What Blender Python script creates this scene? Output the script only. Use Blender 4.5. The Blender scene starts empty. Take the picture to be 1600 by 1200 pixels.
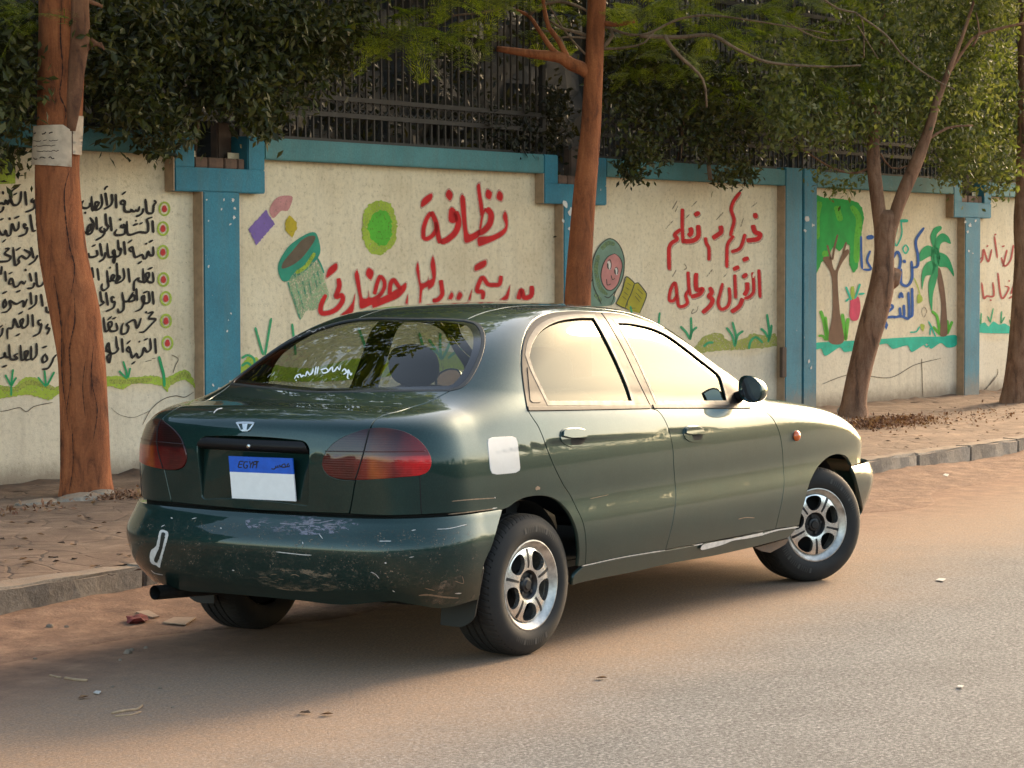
import bpy, bmesh, math, random
import numpy as np
from mathutils import Vector, Matrix
from mathutils.geometry import delaunay_2d_cdt

R = math.radians
sc = bpy.context.scene
COL = sc.collection
random.seed(7)
RNG = np.random.default_rng(7)

# ------------------------------------------------------------------ camera
F_PX = 3736.51
CAM = np.array([-8.300, -5.993, 1.592])
YAW, PIT, ROLL = 0.567880, 0.048130, -0.002648
_fw = np.array([math.cos(YAW)*math.cos(PIT), math.sin(YAW)*math.cos(PIT), -math.sin(PIT)])
_rt = np.array([math.sin(YAW), -math.cos(YAW), 0.0])
_up = np.cross(_rt, _fw)
_r2 = _rt*math.cos(ROLL) + _up*math.sin(ROLL)
_u2 = -_rt*math.sin(ROLL) + _up*math.cos(ROLL)
cam_d = bpy.data.cameras.new('camera')
cam_d.sensor_width = 36.0
cam_d.lens = F_PX*36.0/1600.0
cam_d.clip_start = 0.1
cam_d.clip_end = 2000
cam = bpy.data.objects.new('camera', cam_d)
COL.objects.link(cam)
cam.matrix_world = Matrix(((_r2[0], _u2[0], -_fw[0], CAM[0]), (_r2[1], _u2[1], -_fw[1], CAM[1]),
                           (_r2[2], _u2[2], -_fw[2], CAM[2]), (0, 0, 0, 1)))
cam_d.dof.use_dof = True
cam_d.dof.focus_distance = 11.0
cam_d.dof.aperture_fstop = 20.0
sc.camera = cam

# ------------------------------------------------------------------ sky, sun, exposure
SUN_EL, SUN_AZ = 24.0, -4.0        # azimuth measured from +X (along the street, to the right) towards +Y
w = bpy.data.worlds.new('World'); sc.world = w; w.use_nodes = True
nt = w.node_tree; nt.nodes.clear()
bg = nt.nodes.new('ShaderNodeBackground'); wo = nt.nodes.new('ShaderNodeOutputWorld')
sky = nt.nodes.new('ShaderNodeTexSky'); sky.sky_type = 'NISHITA'; sky.sun_disc = False
sky.sun_elevation = R(SUN_EL); sky.sun_rotation = R(90.0 - SUN_AZ)
sky.air_density = 1.0; sky.dust_density = 1.8; sky.ozone_density = 1.0
bg.inputs['Strength'].default_value = 0.15
hz = nt.nodes.new('ShaderNodeMix'); hz.data_type = 'RGBA'; hz.blend_type = 'MULTIPLY'; hz.inputs[0].default_value = 1.0     # dusty, warm air
hz.inputs[7].default_value = (1.10, 1.0, .84, 1)
nt.links.new(sky.outputs[0], hz.inputs[6]); nt.links.new(hz.outputs[2], bg.inputs[0]); nt.links.new(bg.outputs[0], wo.inputs[0])
sun_d = bpy.data.lights.new('sun', 'SUN'); sun_d.energy = 1.9; sun_d.angle = R(20); sun_d.color = (1.0, 0.74, 0.46)
sun = bpy.data.objects.new('sun', sun_d); COL.objects.link(sun)
_sd = Vector((math.cos(R(SUN_EL))*math.cos(R(SUN_AZ)), math.cos(R(SUN_EL))*math.sin(R(SUN_AZ)), math.sin(R(SUN_EL))))
sun.rotation_euler = _sd.to_track_quat('Z', 'Y').to_euler()
sc.view_settings.view_transform = 'Standard'; sc.view_settings.look = 'None'
sc.view_settings.exposure = 1.95; sc.view_settings.gamma = 1.0
sc.cycles.max_bounces = 10; sc.cycles.transparent_max_bounces = 24; sc.cycles.glossy_bounces = 6
sc.cycles.sample_clamp_indirect = 6.0

# ------------------------------------------------------------------ helpers
def ray(u, v):
    d = _fw + _r2*((u-800)/F_PX) + _u2*((600-v)/F_PX)
    return d/np.linalg.norm(d)
def on_plane(u, v, p0, n):
    d = ray(u, v); t = np.dot(np.asarray(p0)-CAM, n)/np.dot(d, n)
    return CAM + d*t
def at_z(u, v, z=0.0): return on_plane(u, v, (0, 0, z), np.array([0, 0, 1.0]))

class MB:
    """collects verts / faces (with material slots, optional normals) and links them as one mesh object"""
    def __init__(s): s.v = []; s.f = []; s.m = []; s.n = []
    def add(s, vs, fs, mi=0, ns=None):
        k = len(s.v); s.v += [tuple(map(float, p)) for p in vs]
        s.f += [tuple(i+k for i in f) for f in fs]; s.m += [mi]*len(fs)
        s.n += [tuple(map(float, q)) for q in ns] if ns is not None else [(0, 0, 0)]*len(vs)
        return k
    def box(s, c, size, mi=0, rot=None, bev=0.0):
        x, y, z = [q/2 for q in size]
        vs = []
        for sx, sy, sz in ((-1,-1,-1),(1,-1,-1),(1,1,-1),(-1,1,-1),(-1,-1,1),(1,-1,1),(1,1,1),(-1,1,1)):
            p = Vector((sx*x, sy*y, sz*z))
            if rot is not None: p = rot @ p
            vs.append((p.x+c[0], p.y+c[1], p.z+c[2]))
        s.add(vs, [(0,3,2,1),(4,5,6,7),(0,1,5,4),(1,2,6,5),(2,3,7,6),(3,0,4,7)], mi)
    def tube(s, pts, rad, n=8, mi=0, cap=True, rng=None, rough=0.0):
        pts = [Vector(p) for p in pts]
        rad = rad if hasattr(rad, '__len__') else [rad]*len(pts)
        k0 = len(s.v); vs = []; prev = None
        for i, p in enumerate(pts):
            t = (pts[min(i+1, len(pts)-1)] - pts[max(i-1, 0)]).normalized()
            a = prev if prev is not None else (Vector((0, 0, 1)) if abs(t.z) < .9 else Vector((1, 0, 0)))
            a = (a - t*a.dot(t)).normalized(); b = t.cross(a); prev = a
            for j in range(n):
                th = 2*math.pi*j/n
                rr = rad[i]*(1 + (rng.uniform(-rough, rough) if rng is not None else 0))
                vs.append(p + (a*math.cos(th) + b*math.sin(th))*rr)
        fs = []
        for i in range(len(pts)-1):
            for j in range(n):
                fs.append((i*n+j, i*n+(j+1) % n, (i+1)*n+(j+1) % n, (i+1)*n+j))
        if cap: fs += [tuple(range(n))[::-1], tuple((len(pts)-1)*n+j for j in range(n))]
        s.add(vs, fs, mi)
    def lathe(s, prof, n=48, c=(0,0,0), axis='y', mi=0, closed=False):
        """profile of (radius, along) about an axis"""
        vs = []
        for i in range(n):
            th = 2*math.pi*i/n; co, si = math.cos(th), math.sin(th)
            for r, a in prof:
                if axis == 'y': q = (r*co, a, r*si)
                elif axis == 'z': q = (r*co, r*si, a)
                else: q = (a, r*co, r*si)
                vs.append((q[0]+c[0], q[1]+c[1], q[2]+c[2]))
        m = len(prof); fs = []
        for i in range(n):
            for j in range(m if closed else m-1):
                j2 = (j+1) % m; i2 = (i+1) % n
                fs.append((i*m+j, i2*m+j, i2*m+j2, i*m+j2))
        s.add(vs, fs, mi)
    def build(s, name, mats, parent=None, smooth=True, autosmooth=None, loc=None):
        me = bpy.data.meshes.new(name); me.from_pydata(s.v, [], s.f)
        mats = mats if isinstance(mats, (list, tuple)) else [mats]
        for m in mats: me.materials.append(m)
        if len(mats) > 1: me.polygons.foreach_set('material_index', s.m)
        me.polygons.foreach_set('use_smooth', [smooth]*len(s.f))
        me.validate(); me.update()
        if autosmooth is not None: me.set_sharp_from_angle(angle=R(autosmooth))
        if any(q != (0, 0, 0) for q in s.n) and len(me.vertices) == len(s.n):
            me.normals_split_custom_set_from_vertices(s.n)
        o = bpy.data.objects.new(name, me); COL.objects.link(o)
        if parent is not None: o.parent = parent
        if loc is not None: o.location = loc
        return o

def empty(name, loc=(0, 0, 0), rz=0.0):
    o = bpy.data.objects.new(name, None); o.empty_display_size = .2; COL.objects.link(o)
    o.location = loc; o.rotation_euler = (0, 0, rz); return o
def tag(o, label=None, cat=None, group=None, kind=None):
    if label: o['label'] = label
    if cat: o['category'] = cat
    if group: o['group'] = group
    if kind: o['kind'] = kind
    return o

# ------------------------------------------------------------------ node helpers
def new_mat(name):
    m = bpy.data.materials.new(name); m.use_nodes = True; nt = m.node_tree
    b = nt.nodes['Principled BSDF']; return m, nt, b
def N(nt, t, **kw):
    n = nt.nodes.new(t)
    for k, v in kw.items():
        if k.startswith('i_'):
            key = k[2:]; key = int(key) if key.isdigit() else key.replace('_', ' ')
            n.inputs[key].default_value = v
        else: setattr(n, k, v)
    return n
def L(nt, a, b): nt.links.new(a, b)
def ramp(nt, fac, stops, interp='LINEAR'):
    r = N(nt, 'ShaderNodeValToRGB'); r.color_ramp.interpolation = interp
    e = r.color_ramp.elements
    while len(e) < len(stops): e.new(0.5)
    for i, (p, c) in enumerate(stops):
        e[i].position = p; e[i].color = (*c, 1) if len(c) == 3 else c
    L(nt, fac, r.inputs[0]); return r.outputs[0]
def noise(nt, scale, detail=4, rough=.55, vec=None, dist=0.0, out=0):
    n = N(nt, 'ShaderNodeTexNoise'); n.inputs['Scale'].default_value = scale
    n.inputs['Detail'].default_value = detail; n.inputs['Roughness'].default_value = rough
    n.inputs['Distortion'].default_value = dist
    if vec is not None: L(nt, vec, n.inputs['Vector'])
    return n.outputs[out]
def coords(nt, which='Object', scale=None):
    t = N(nt, 'ShaderNodeTexCoord').outputs[which]
    if scale is None: return t
    m = N(nt, 'ShaderNodeMapping'); m.inputs['Scale'].default_value = scale
    L(nt, t, m.inputs['Vector']); return m.outputs[0]
def mixc(nt, fac, a, b, mode='MIX'):
    m = N(nt, 'ShaderNodeMix', data_type='RGBA', blend_type=mode)
    for k, v in ((0, fac), (6, a), (7, b)):
        if hasattr(v, 'is_linked') or hasattr(v, 'links'): L(nt, v, m.inputs[k])
        else: m.inputs[k].default_value = v if k == 0 else ((*v, 1) if len(v) == 3 else v)
    return m.outputs[2]
def math_n(nt, op, a, b=None, clamp=False):
    m = N(nt, 'ShaderNodeMath', operation=op, use_clamp=clamp)
    for k, v in ((0, a), (1, b)):
        if v is None: continue
        if hasattr(v, 'links'): L(nt, v, m.inputs[k])
        else: m.inputs[k].default_value = v
    return m.outputs[0]
def bump(nt, bsdf, h, strength=.3, dist=.01):
    b = N(nt, 'ShaderNodeBump'); b.inputs['Strength'].default_value = strength; b.inputs['Distance'].default_value = dist
    L(nt, h, b.inputs['Height']); L(nt, b.outputs[0], bsdf.inputs['Normal'])
def plain(name, col, rough=.6, metal=0.0, var=0.0, vscale=30, spec=None):
    m, nt, b = new_mat(name)
    b.inputs['Roughness'].default_value = rough; b.inputs['Metallic'].default_value = metal
    if spec is not None: b.inputs['Specular IOR Level'].default_value = spec
    if var > 0:
        n = noise(nt, vscale, 5, .6, coords(nt))
        c = ramp(nt, n, [(.3, tuple(max(0, q*(1-var)) for q in col)), (.7, tuple(min(1, q*(1+var)) for q in col))])
        L(nt, c, b.inputs['Base Color'])
        r = ramp(nt, n, [(.3, (rough*.85,)*3), (.7, (min(1, rough*1.15),)*3)]); L(nt, r, b.inputs['Roughness'])
    else: b.inputs['Base Color'].default_value = (*col, 1)
    return m
# ------------------------------------------------------------------ ground, kerb, pavement
def kerb_y(x): return 1.790 - .0494*(x+.44)            # face of the kerb
def wall_y(x): return 5.384 - .0808*(x-3.21)           # face of the recessed wall panels
PAVE_Z = .15
def road_mat():
    m, nt, b = new_mat('dusty_asphalt'); co = coords(nt)
    sep = N(nt, 'ShaderNodeSeparateXYZ'); L(nt, co, sep.inputs[0])
    k = math_n(nt, 'ADD', sep.outputs[1], math_n(nt, 'MULTIPLY', sep.outputs[0], .0494))     # distance across the street
    wob = noise(nt, .55, 5, .6, co); k2 = math_n(nt, 'ADD', k, math_n(nt, 'MULTIPLY', math_n(nt, 'SUBTRACT', wob, .5), 1.3))
    big = noise(nt, 1.3, 6, .6, co)
    grain = noise(nt, 62, 5, .8, co); v = N(nt, 'ShaderNodeTexVoronoi'); v.inputs['Scale'].default_value = 70; L(nt, co, v.inputs['Vector'])
    vs = N(nt, 'ShaderNodeTexVoronoi'); vs.inputs['Scale'].default_value = 26; L(nt, co, vs.inputs['Vector'])
    asp = ramp(nt, grain, [(.32, (.030, .030, .030)), (.5, (.098, .096, .094)), (.68, (.265, .26, .255))])
    asp = mixc(nt, .5, asp, ramp(nt, v.outputs['Color'], [(.2, (.55,)*3), (.8, (1.45,)*3)]), 'MULTIPLY')
    asp = mixc(nt, 1.0, asp, ramp(nt, big, [(.3, (.80,)*3), (.7, (1.15,)*3)]), 'MULTIPLY')
    fine = noise(nt, 90, 5, .8, co)
    dust = ramp(nt, fine, [(.30, (.115, .066, .037)), (.5, (.245, .152, .090)), (.70, (.41, .275, .175))])
    dirt = ramp(nt, noise(nt, 7, 8, .68, co), [(.30, (.125, .056, .029)), (.55, (.225, .112, .060)), (.75, (.33, .185, .105))])
    a = N(nt, 'ShaderNodeMapRange', interpolation_type='SMOOTHSTEP'); L(nt, math_n(nt, 'SUBTRACT', k2, math_n(nt, 'MULTIPLY', sep.outputs[0], .11)), a.inputs[0]); a.inputs[1].default_value = -2.0; a.inputs[2].default_value = -.45
    mott = ramp(nt, noise(nt, 22, 6, .7, co), [(.30, (0,)*3), (.62, (1,)*3)])
    am = math_n(nt, 'MULTIPLY', a.outputs[0], math_n(nt, 'ADD', math_n(nt, 'MULTIPLY', mott, .35), .68), True)
    c = mixc(nt, am, asp, dust)
    bb = N(nt, 'ShaderNodeMapRange', interpolation_type='SMOOTHSTEP'); L(nt, k2, bb.inputs[0]); bb.inputs[1].default_value = -.25; bb.inputs[2].default_value = .95
    c = mixc(nt, bb.outputs[0], c, dirt)
    L(nt, c, b.inputs['Base Color']); b.inputs['Roughness'].default_value = .88
    h = math_n(nt, 'ADD', math_n(nt, 'MULTIPLY', grain, 1.0), math_n(nt, 'MULTIPLY', noise(nt, 5, 6, .6, co), .8))
    bump(nt, b, h, .55, .012); return m
gm = MB(); gm.add([(-300, -300, 0), (400, -300, 0), (400, 300, 0), (-300, 300, 0)], [(0, 1, 2, 3)])
road = gm.build('road', road_mat(), None, False); tag(road, kind='structure')

# drifted dirt against the kerb: a low uneven sheet
def drift():
    mb = MB(); nx, ny = 260, 26; xs = np.linspace(-4.5, 20, nx); vs = []
    r = np.random.default_rng(3)
    ph = r.uniform(0, 6.28, 12); fr = r.uniform(.6, 9, 12)
    for j in range(ny):
        t = j/(ny-1)
        for i, x in enumerate(xs):
            wd = .95+.22*math.sin(x*1.1+1)+.12*math.sin(x*3.1)
            y = kerb_y(x)+.02-wd*(1-t)
            n = sum(math.sin(x*fr[q]*1.7+t*fr[q]*2.1+ph[q])*(.5**(q % 4)) for q in range(12))/6
            z = .004+(.040+.012*math.sin(x*2.3))*t**1.6*(1+.45*n)+.006*t*r.uniform(-1, 1)-.012*(t < .02)
            vs.append((x, y, z))
    fs = [(j*nx+i, j*nx+i+1, (j+1)*nx+i+1, (j+1)*nx+i) for j in range(ny-1) for i in range(nx-1)]
    mb.add(vs, fs); global DRIFT; DRIFT = np.array(vs)
    m, nt, b = new_mat('kerbside_dirt'); co = coords(nt)
    n1 = noise(nt, 6, 9, .68, co); n2 = noise(nt, 60, 4, .7, co)
    c = ramp(nt, n1, [(.28, (.105, .050, .028)), (.52, (.20, .105, .060)), (.74, (.32, .19, .115))])
    c = mixc(nt, .6, c, ramp(nt, n2, [(.3, (.55,)*3), (.7, (1.4,)*3)]), 'MULTIPLY')
    L(nt, c, b.inputs['Base Color']); b.inputs['Roughness'].default_value = .95
    bump(nt, b, math_n(nt, 'ADD', n1, math_n(nt, 'MULTIPLY', n2, .4)), .8, .02)
    o = mb.build('dirt_verge', m, None); tag(o, kind='structure')
drift()

# kerb stones
def kerb_mat():
    m, nt, b = new_mat('kerb_concrete'); co = coords(nt)
    n1 = noise(nt, 3.2, 8, .65, co); n2 = noise(nt, 45, 5, .7, co)
    c = ramp(nt, n1, [(.28, (.13, .105, .08)), (.50, (.25, .21, .165)), (.72, (.37, .32, .26))])
    c = mixc(nt, .55, c, ramp(nt, n2, [(.3, (.5,)*3), (.7, (1.35,)*3)]), 'MULTIPLY')
    geo = N(nt, 'ShaderNodeNewGeometry'); sp = N(nt, 'ShaderNodeSeparateXYZ'); L(nt, geo.outputs['Normal'], sp.inputs[0])
    dst = math_n(nt, 'MULTIPLY', ramp(nt, sp.outputs[2], [(.5, (0,)*3), (.9, (1,)*3)]), ramp(nt, noise(nt, 8, 6, .7, co), [(.3, (.25,)*3), (.6, (.85,)*3)]))
    c = mixc(nt, dst, c, (.25, .165, .105))
    L(nt, c, b.inputs['Base Color']); b.inputs['Roughness'].default_value = .9; bump(nt, b, math_n(nt, 'ADD', n1, n2), .5, .012); return m
M_KERB = kerb_mat()
_ka = math.atan(-.0494)
def kerb_stone(x, ln, r):
    bm = bmesh.new(); bmesh.ops.create_cube(bm, size=1.0)
    bmesh.ops.scale(bm, vec=(ln-.002, .16, .30), verts=bm.verts)
    bmesh.ops.bevel(bm, geom=bm.edges[:], offset=.016, segments=2, affect='EDGES')
    bmesh.ops.subdivide_edges(bm, edges=[e for e in bm.edges if e.calc_length() > .3], cuts=5)
    for v in bm.verts: v.co += Vector((r.uniform(-1, 1)*.006, r.uniform(-1, 1)*.006, r.uniform(-1, 1)*.006))
    me = bpy.data.meshes.new('kerb_stone'); bm.to_mesh(me); bm.free(); me.materials.append(M_KERB)
    return me
r_ = random.Random(5); x = -5.2; ksm = [kerb_stone(0, .94, r_) for _ in range(5)]; ki = 0
kerb_root = empty('kerb'); tag(kerb_root, kind='structure')
while x < 50:
    o = bpy.data.objects.new('kerb_stone', ksm[ki % 5]); COL.objects.link(o); ki += 1; o.parent = kerb_root
    o.location = (x+.47, kerb_y(x+.47)+.08+r_.uniform(-.006, .006), .002+r_.uniform(-.005, .005)); o.rotation_euler = (r_.uniform(-.012, .012), 0, _ka+r_.uniform(-.006, .006))
    x += .95

def pave_mat():
    m, nt, b = new_mat('dusty_pavers'); co = coords(nt)
    mp = N(nt, 'ShaderNodeMapping'); mp.inputs['Rotation'].default_value = (0, 0, R(38)); L(nt, co, mp.inputs['Vector'])
    dn = noise(nt, 3, 3, .5, co, out=1); dv = N(nt, 'ShaderNodeMix', data_type='VECTOR'); dv.inputs[0].default_value = .06; L(nt, mp.outputs[0], dv.inputs[4]); L(nt, dn, dv.inputs[5])
    v = N(nt, 'ShaderNodeTexVoronoi', feature='DISTANCE_TO_EDGE'); v.inputs['Scale'].default_value = 4.2; v.inputs['Randomness'].default_value = .55; L(nt, dv.outputs[1], v.inputs['Vector'])
    vc = N(nt, 'ShaderNodeTexVoronoi'); vc.inputs['Scale'].default_value = 4.2; vc.inputs['Randomness'].default_value = .55; L(nt, dv.outputs[1], vc.inputs['Vector'])
    gap = ramp(nt, v.outputs['Distance'], [(.0, (0,)*3), (.05, (1,)*3)])
    hide = ramp(nt, noise(nt, 1.6, 6, .65, co), [(.40, (0,)*3), (.58, (1,)*3)])       # sand hides many joints
    n1 = noise(nt, 4, 8, .65, co); n2 = noise(nt, 60, 4, .7, co)
    c = ramp(nt, n1, [(.28, (.105, .058, .035)), (.52, (.185, .112, .070)), (.75, (.29, .19, .125))])
    c = mixc(nt, .25, c, ramp(nt, vc.outputs['Color'], [(.2, (.7,)*3), (.8, (1.25,)*3)]), 'MULTIPLY')
    c = mixc(nt, .5, c, ramp(nt, n2, [(.3, (.6,)*3), (.7, (1.3,)*3)]), 'MULTIPLY')
    g2 = math_n(nt, 'SUBTRACT', 1.0, gap); g2 = math_n(nt, 'MULTIPLY', g2, math_n(nt, 'ADD', math_n(nt, 'MULTIPLY', hide, -.85), 1.0), True)
    c = mixc(nt, math_n(nt, 'MULTIPLY', g2, .75), c, (.075, .042, .027))
    L(nt, c, b.inputs['Base Color']); b.inputs['Roughness'].default_value = .92
    bump(nt, b, math_n(nt, 'ADD', math_n(nt, 'MULTIPLY', g2, -1.2), math_n(nt, 'MULTIPLY', n2, .35)), .7, .012); return m
pv = MB(); nx, ny = 200, 24; r2_ = np.random.default_rng(9); vs = []
hz = r2_.normal(0, 1, (ny, nx))
for j in range(ny):
    for i in range(nx):
        x = -8+60*i/(nx-1); t = j/(ny-1); y = (kerb_y(x)+.155)*(1-t)+(wall_y(x)+.30)*t
        vs.append((x, y, PAVE_Z-.006+.006*hz[j, i]*(.3+.7*(0 < j < ny-1))+.010*math.sin(x*1.9+t*4)*math.sin(t*9+x)))
pv.add(vs, [(j*nx+i, j*nx+i+1, (j+1)*nx+i+1, (j+1)*nx+i) for j in range(ny-1) for i in range(nx-1)])
pvo = pv.build('pavement', pave_mat(), None); tag(pvo, kind='structure')

# ------------------------------------------------------------------ painted boundary wall
W0 = np.array([3.21, 5.384, 0.0]); UW = np.array([1, -.0808, 0]); UW /= np.linalg.norm(UW); NW = np.array([UW[1], -UW[0], 0.0])   # NW points to the street
ZV = np.array([0, 0, 1.0])
def wpx(u, v, off=0.0):
    """photo pixel -> (s, z) on the wall plane pushed out by off"""
    P = on_plane(u, v, W0+NW*off, NW); return np.array([(P-W0)@UW, P[2]])
def w3(s, z, off=0.0): return W0+UW*s+NW*off+ZV*z
WALL = tag(empty('boundary_wall', tuple(W0)), 'cream plastered boundary wall with blue frames and painted murals', 'wall')
WALL.rotation_euler = (0, 0, math.atan2(UW[1], UW[0]))
_wi = Matrix.Rotation(-math.atan2(UW[1], UW[0]), 4, 'Z') @ Matrix.Translation(-Vector(W0))
def wl(p): return tuple(_wi @ Vector(p))              # world -> wall's own frame (x along, -y out, z up)
def wloc(s, z, off=0.0): return (s, -off, z)
def plaster():
    m, nt, b = new_mat('cream_plaster'); co = coords(nt)
    sep = N(nt, 'ShaderNodeSeparateXYZ'); L(nt, co, sep.inputs[0])
    n1 = noise(nt, 1.3, 7, .62, co); n2 = noise(nt, 26, 5, .72, co); n3 = noise(nt, 110, 3, .7, co)
    c = ramp(nt, n1, [(.28, (.62, .49, .31)), (.50, (.73, .60, .40)), (.74, (.79, .67, .47))])
    c = mixc(nt, .65, c, ramp(nt, n2, [(.30, (.52, .47, .42)), (.46, (.97, .97, .97)), (.70, (1.12, 1.12, 1.12))]), 'MULTIPLY')
    c = mixc(nt, .45, c, ramp(nt, n3, [(.27, (.50, .47, .42)), (.42, (1, 1, 1))]), 'MULTIPLY')
    # whiter dado below the painted grass
    dz = N(nt, 'ShaderNodeMapRange', interpolation_type='SMOOTHSTEP'); L(nt, math_n(nt, 'ADD', sep.outputs[2], math_n(nt, 'MULTIPLY', noise(nt, 2.5, 4, .6, co), .12)), dz.inputs[0])
    dz.inputs[1].default_value = .84; dz.inputs[2].default_value = .78
    c = mixc(nt, math_n(nt, 'MULTIPLY', dz.outputs[0], .50), c, mixc(nt, .5, (.72, .63, .49), ramp(nt, n2, [(.3, (.58, .50, .38)), (.6, (.76, .68, .54))]), 'MIX'))
    # damp and dirt at the foot, streaks
    ft = N(nt, 'ShaderNodeMapRange', interpolation_type='SMOOTHSTEP'); L(nt, math_n(nt, 'ADD', sep.outputs[2], math_n(nt, 'MULTIPLY', noise(nt, 5, 6, .7, co), -.22)), ft.inputs[0])
    ft.inputs[1].default_value = .26; ft.inputs[2].default_value = .04
    c = mixc(nt, math_n(nt, 'MULTIPLY', ft.outputs[0], .8), c, (.17, .115, .075))
    mp = N(nt, 'ShaderNodeMapping'); mp.inputs['Scale'].default_value = (5, 1, .35); L(nt, co, mp.inputs['Vector'])
    st = ramp(nt, noise(nt, 1.6, 5, .65, mp.outputs[0]), [(.50, (0,)*3), (.75, (1,)*3)])
    c = mixc(nt, math_n(nt, 'MULTIPLY', st, .22), c, (.26, .20, .14))
    v = N(nt, 'ShaderNodeTexVoronoi'); v.inputs['Scale'].default_value = 13; L(nt, co, v.inputs['Vector'])
    sp = ramp(nt, v.outputs['Distance'], [(.035, (1,)*3), (.075, (0,)*3)]); c = mixc(nt, math_n(nt, 'MULTIPLY', sp, .6), c, (.16, .10, .06))
    L(nt, c, b.inputs['Base Color']); b.inputs['Roughness'].default_value = .93
    bump(nt, b, math_n(nt, 'ADD', n2, math_n(nt, 'MULTIPLY', n3, .5)), .45, .01); return m
def blue_paint(name, a, bb):
    m, nt, b = new_mat(name); co = coords(nt)
    n1 = noise(nt, 2.2, 6, .65, co); n2 = noise(nt, 14, 7, .72, co); n3 = noise(nt, 70, 4, .7, co)
    c = ramp(nt, n1, [(.3, a), (.7, bb)])
    c = mixc(nt, .5, c, ramp(nt, n3, [(.3, (.7,)*3), (.65, (1.2,)*3)]), 'MULTIPLY')
    mp = N(nt, 'ShaderNodeMapping'); mp.inputs['Scale'].default_value = (6, 1, .5); L(nt, co, mp.inputs['Vector'])
    st = ramp(nt, noise(nt, 1.5, 5, .65, mp.outputs[0]), [(.45, (0,)*3), (.7, (1,)*3)]); c = mixc(nt, math_n(nt, 'MULTIPLY', st, .30), c, (.10, .13, .105))
    ch = ramp(nt, n2, [(.69, (0,)*3), (.705, (1,)*3)]); c = mixc(nt, ch, c, (.50, .47, .40))
    sep = N(nt, 'ShaderNodeSeparateXYZ'); L(nt, co, sep.inputs[0])
    ft = N(nt, 'ShaderNodeMapRange', interpolation_type='SMOOTHSTEP'); L(nt, math_n(nt, 'ADD', sep.outputs[2], math_n(nt, 'MULTIPLY', n2, -.3)), ft.inputs[0]); ft.inputs[1].default_value = .30; ft.inputs[2].default_value = .05
    c = mixc(nt, math_n(nt, 'MULTIPLY', ft.outputs[0], .6), c, (.22, .16, .11))
    L(nt, c, b.inputs['Base Color']); b.inputs['Roughness'].default_value = .75
    bump(nt, b, math_n(nt, 'ADD', n2, n3), .35, .008); return m
M_PLAS = plaster(); M_BLUE = blue_paint('blue_wall_paint', (.010, .135, .195), (.024, .205, .275)); M_TEAL = blue_paint('teal_coping_paint', (.045, .165, .170), (.070, .215, .215))
M_BRICK = plain('old_brick', (.13, .075, .05), .95, var=.4, vscale=12); M_CONC = plain('brown_concrete', (.085, .055, .038), .95, var=.35, vscale=9)
D = .095
sS = lambda u, v=300: wpx(u, v, D)[0]
zZ = lambda u, v: wpx(u, v, D)[1]
Z_TOP = .5*(zZ(415, 212)+zZ(840, 243)); Z_CB = .5*(zZ(500, 251)+zZ(800, 270)); Z_CAP = .5*(zZ(300, 299)+zZ(400, 302)); Z_NOT = zZ(346, 263)
def wbox(mb, s0, s1, z0, z1, o0, o1, mi=0, bev=.008):
    bm = bmesh.new(); bmesh.ops.create_cube(bm, size=1.0)
    bmesh.ops.scale(bm, vec=(s1-s0, abs(o1-o0), z1-z0), verts=bm.verts)
    bmesh.ops.translate(bm, vec=((s0+s1)/2, -(o0+o1)/2, (z0+z1)/2), verts=bm.verts)
    if bev: bmesh.ops.bevel(bm, geom=bm.edges[:], offset=bev, segments=2, affect='EDGES')
    bm.verts.index_update(); mb.add([v.co[:] for v in bm.verts], [[v.index for v in f.verts] for f in bm.faces], mi); bm.free()
def pier(sl, sr, capl, capr, nl, nr):
    """blue pier with its stepped head round a notch"""
    mb = MB()
    wbox(mb, sl, sr, .05, Z_CAP+.004, -.10, D)
    wbox(mb, capl, capr, Z_CAP, Z_NOT, -.10, D)
    wbox(mb, capl, nl, Z_NOT-.006, Z_TOP+.002, -.10, D-.002)
    wbox(mb, nr, capr, Z_NOT-.006, Z_TOP+.002, -.10, D-.002)
    return mb.build('pier', M_BLUE, WALL, False)
def reveal(s0, s1, z0, z1):     # unpainted cheek of a pier, seen end-on
    mb = MB(); wbox(mb, s0-.012, s0, z0, z1, -.02, D-.006, bev=0); mb.build('pier_cheek', M_CHEEK, WALL, False)
M_CHEEK = plain('bare_tan_plaster', (.36, .245, .15), .92, var=.22, vscale=14)
p1 = dict(sl=sS(318), sr=sS(375), capl=sS(274), capr=sS(415), nl=sS(305, 230), nr=sS(388, 230))
off2 = sS(851)-p1['capl']; p2 = {k: v+off2 for k, v in p1.items()}
off4 = sS(1491)-p1['capl']; p4 = {k: v+off4 for k, v in p1.items()}
off0 = -(p2['sl']-p1['sl'])*1.55; p0 = {k: v+off0 for k, v in p1.items()}
piers = [p0, p1, p2, p4]
wid3 = (sS(1228), sS(1254)), (sS(1256.5), sS(1277))
for p in piers:
    pier(**p); reveal(p['sl'], 0, .05, Z_CAP); reveal(p['capl'], 0, Z_CAP, Z_CB)
for a, b_ in wid3:
    mb = MB(); wbox(mb, a, b_, .05, Z_TOP+.02, -.10, D); mb.build('pier', M_BLUE, WALL, False)
reveal(wid3[0][0], 0, .05, Z_CB)
jo = MB(); wbox(jo, sS(1254)-.004, sS(1256.5)+.004, .05, Z_TOP, -.08, D-.03, bev=0); jo.build('expansion_joint', M_DARK if 'M_DARK' in globals() else M_CONC, WALL, False)
def coping(s0, s1):
    mb = MB(); n = 14
    wbox(mb, s0, s1, Z_CB, Z_TOP, -.14, D-.004); mb.build('coping', M_TEAL, WALL, False)
spans = [(p0['capr'], p1['capl']), (p1['capr'], p2['capl']), (p2['capr'], wid3[0][0]), (wid3[1][1], p4['capl']), (p4['capr'], p4['capr']+16.0)]
panels = []
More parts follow.
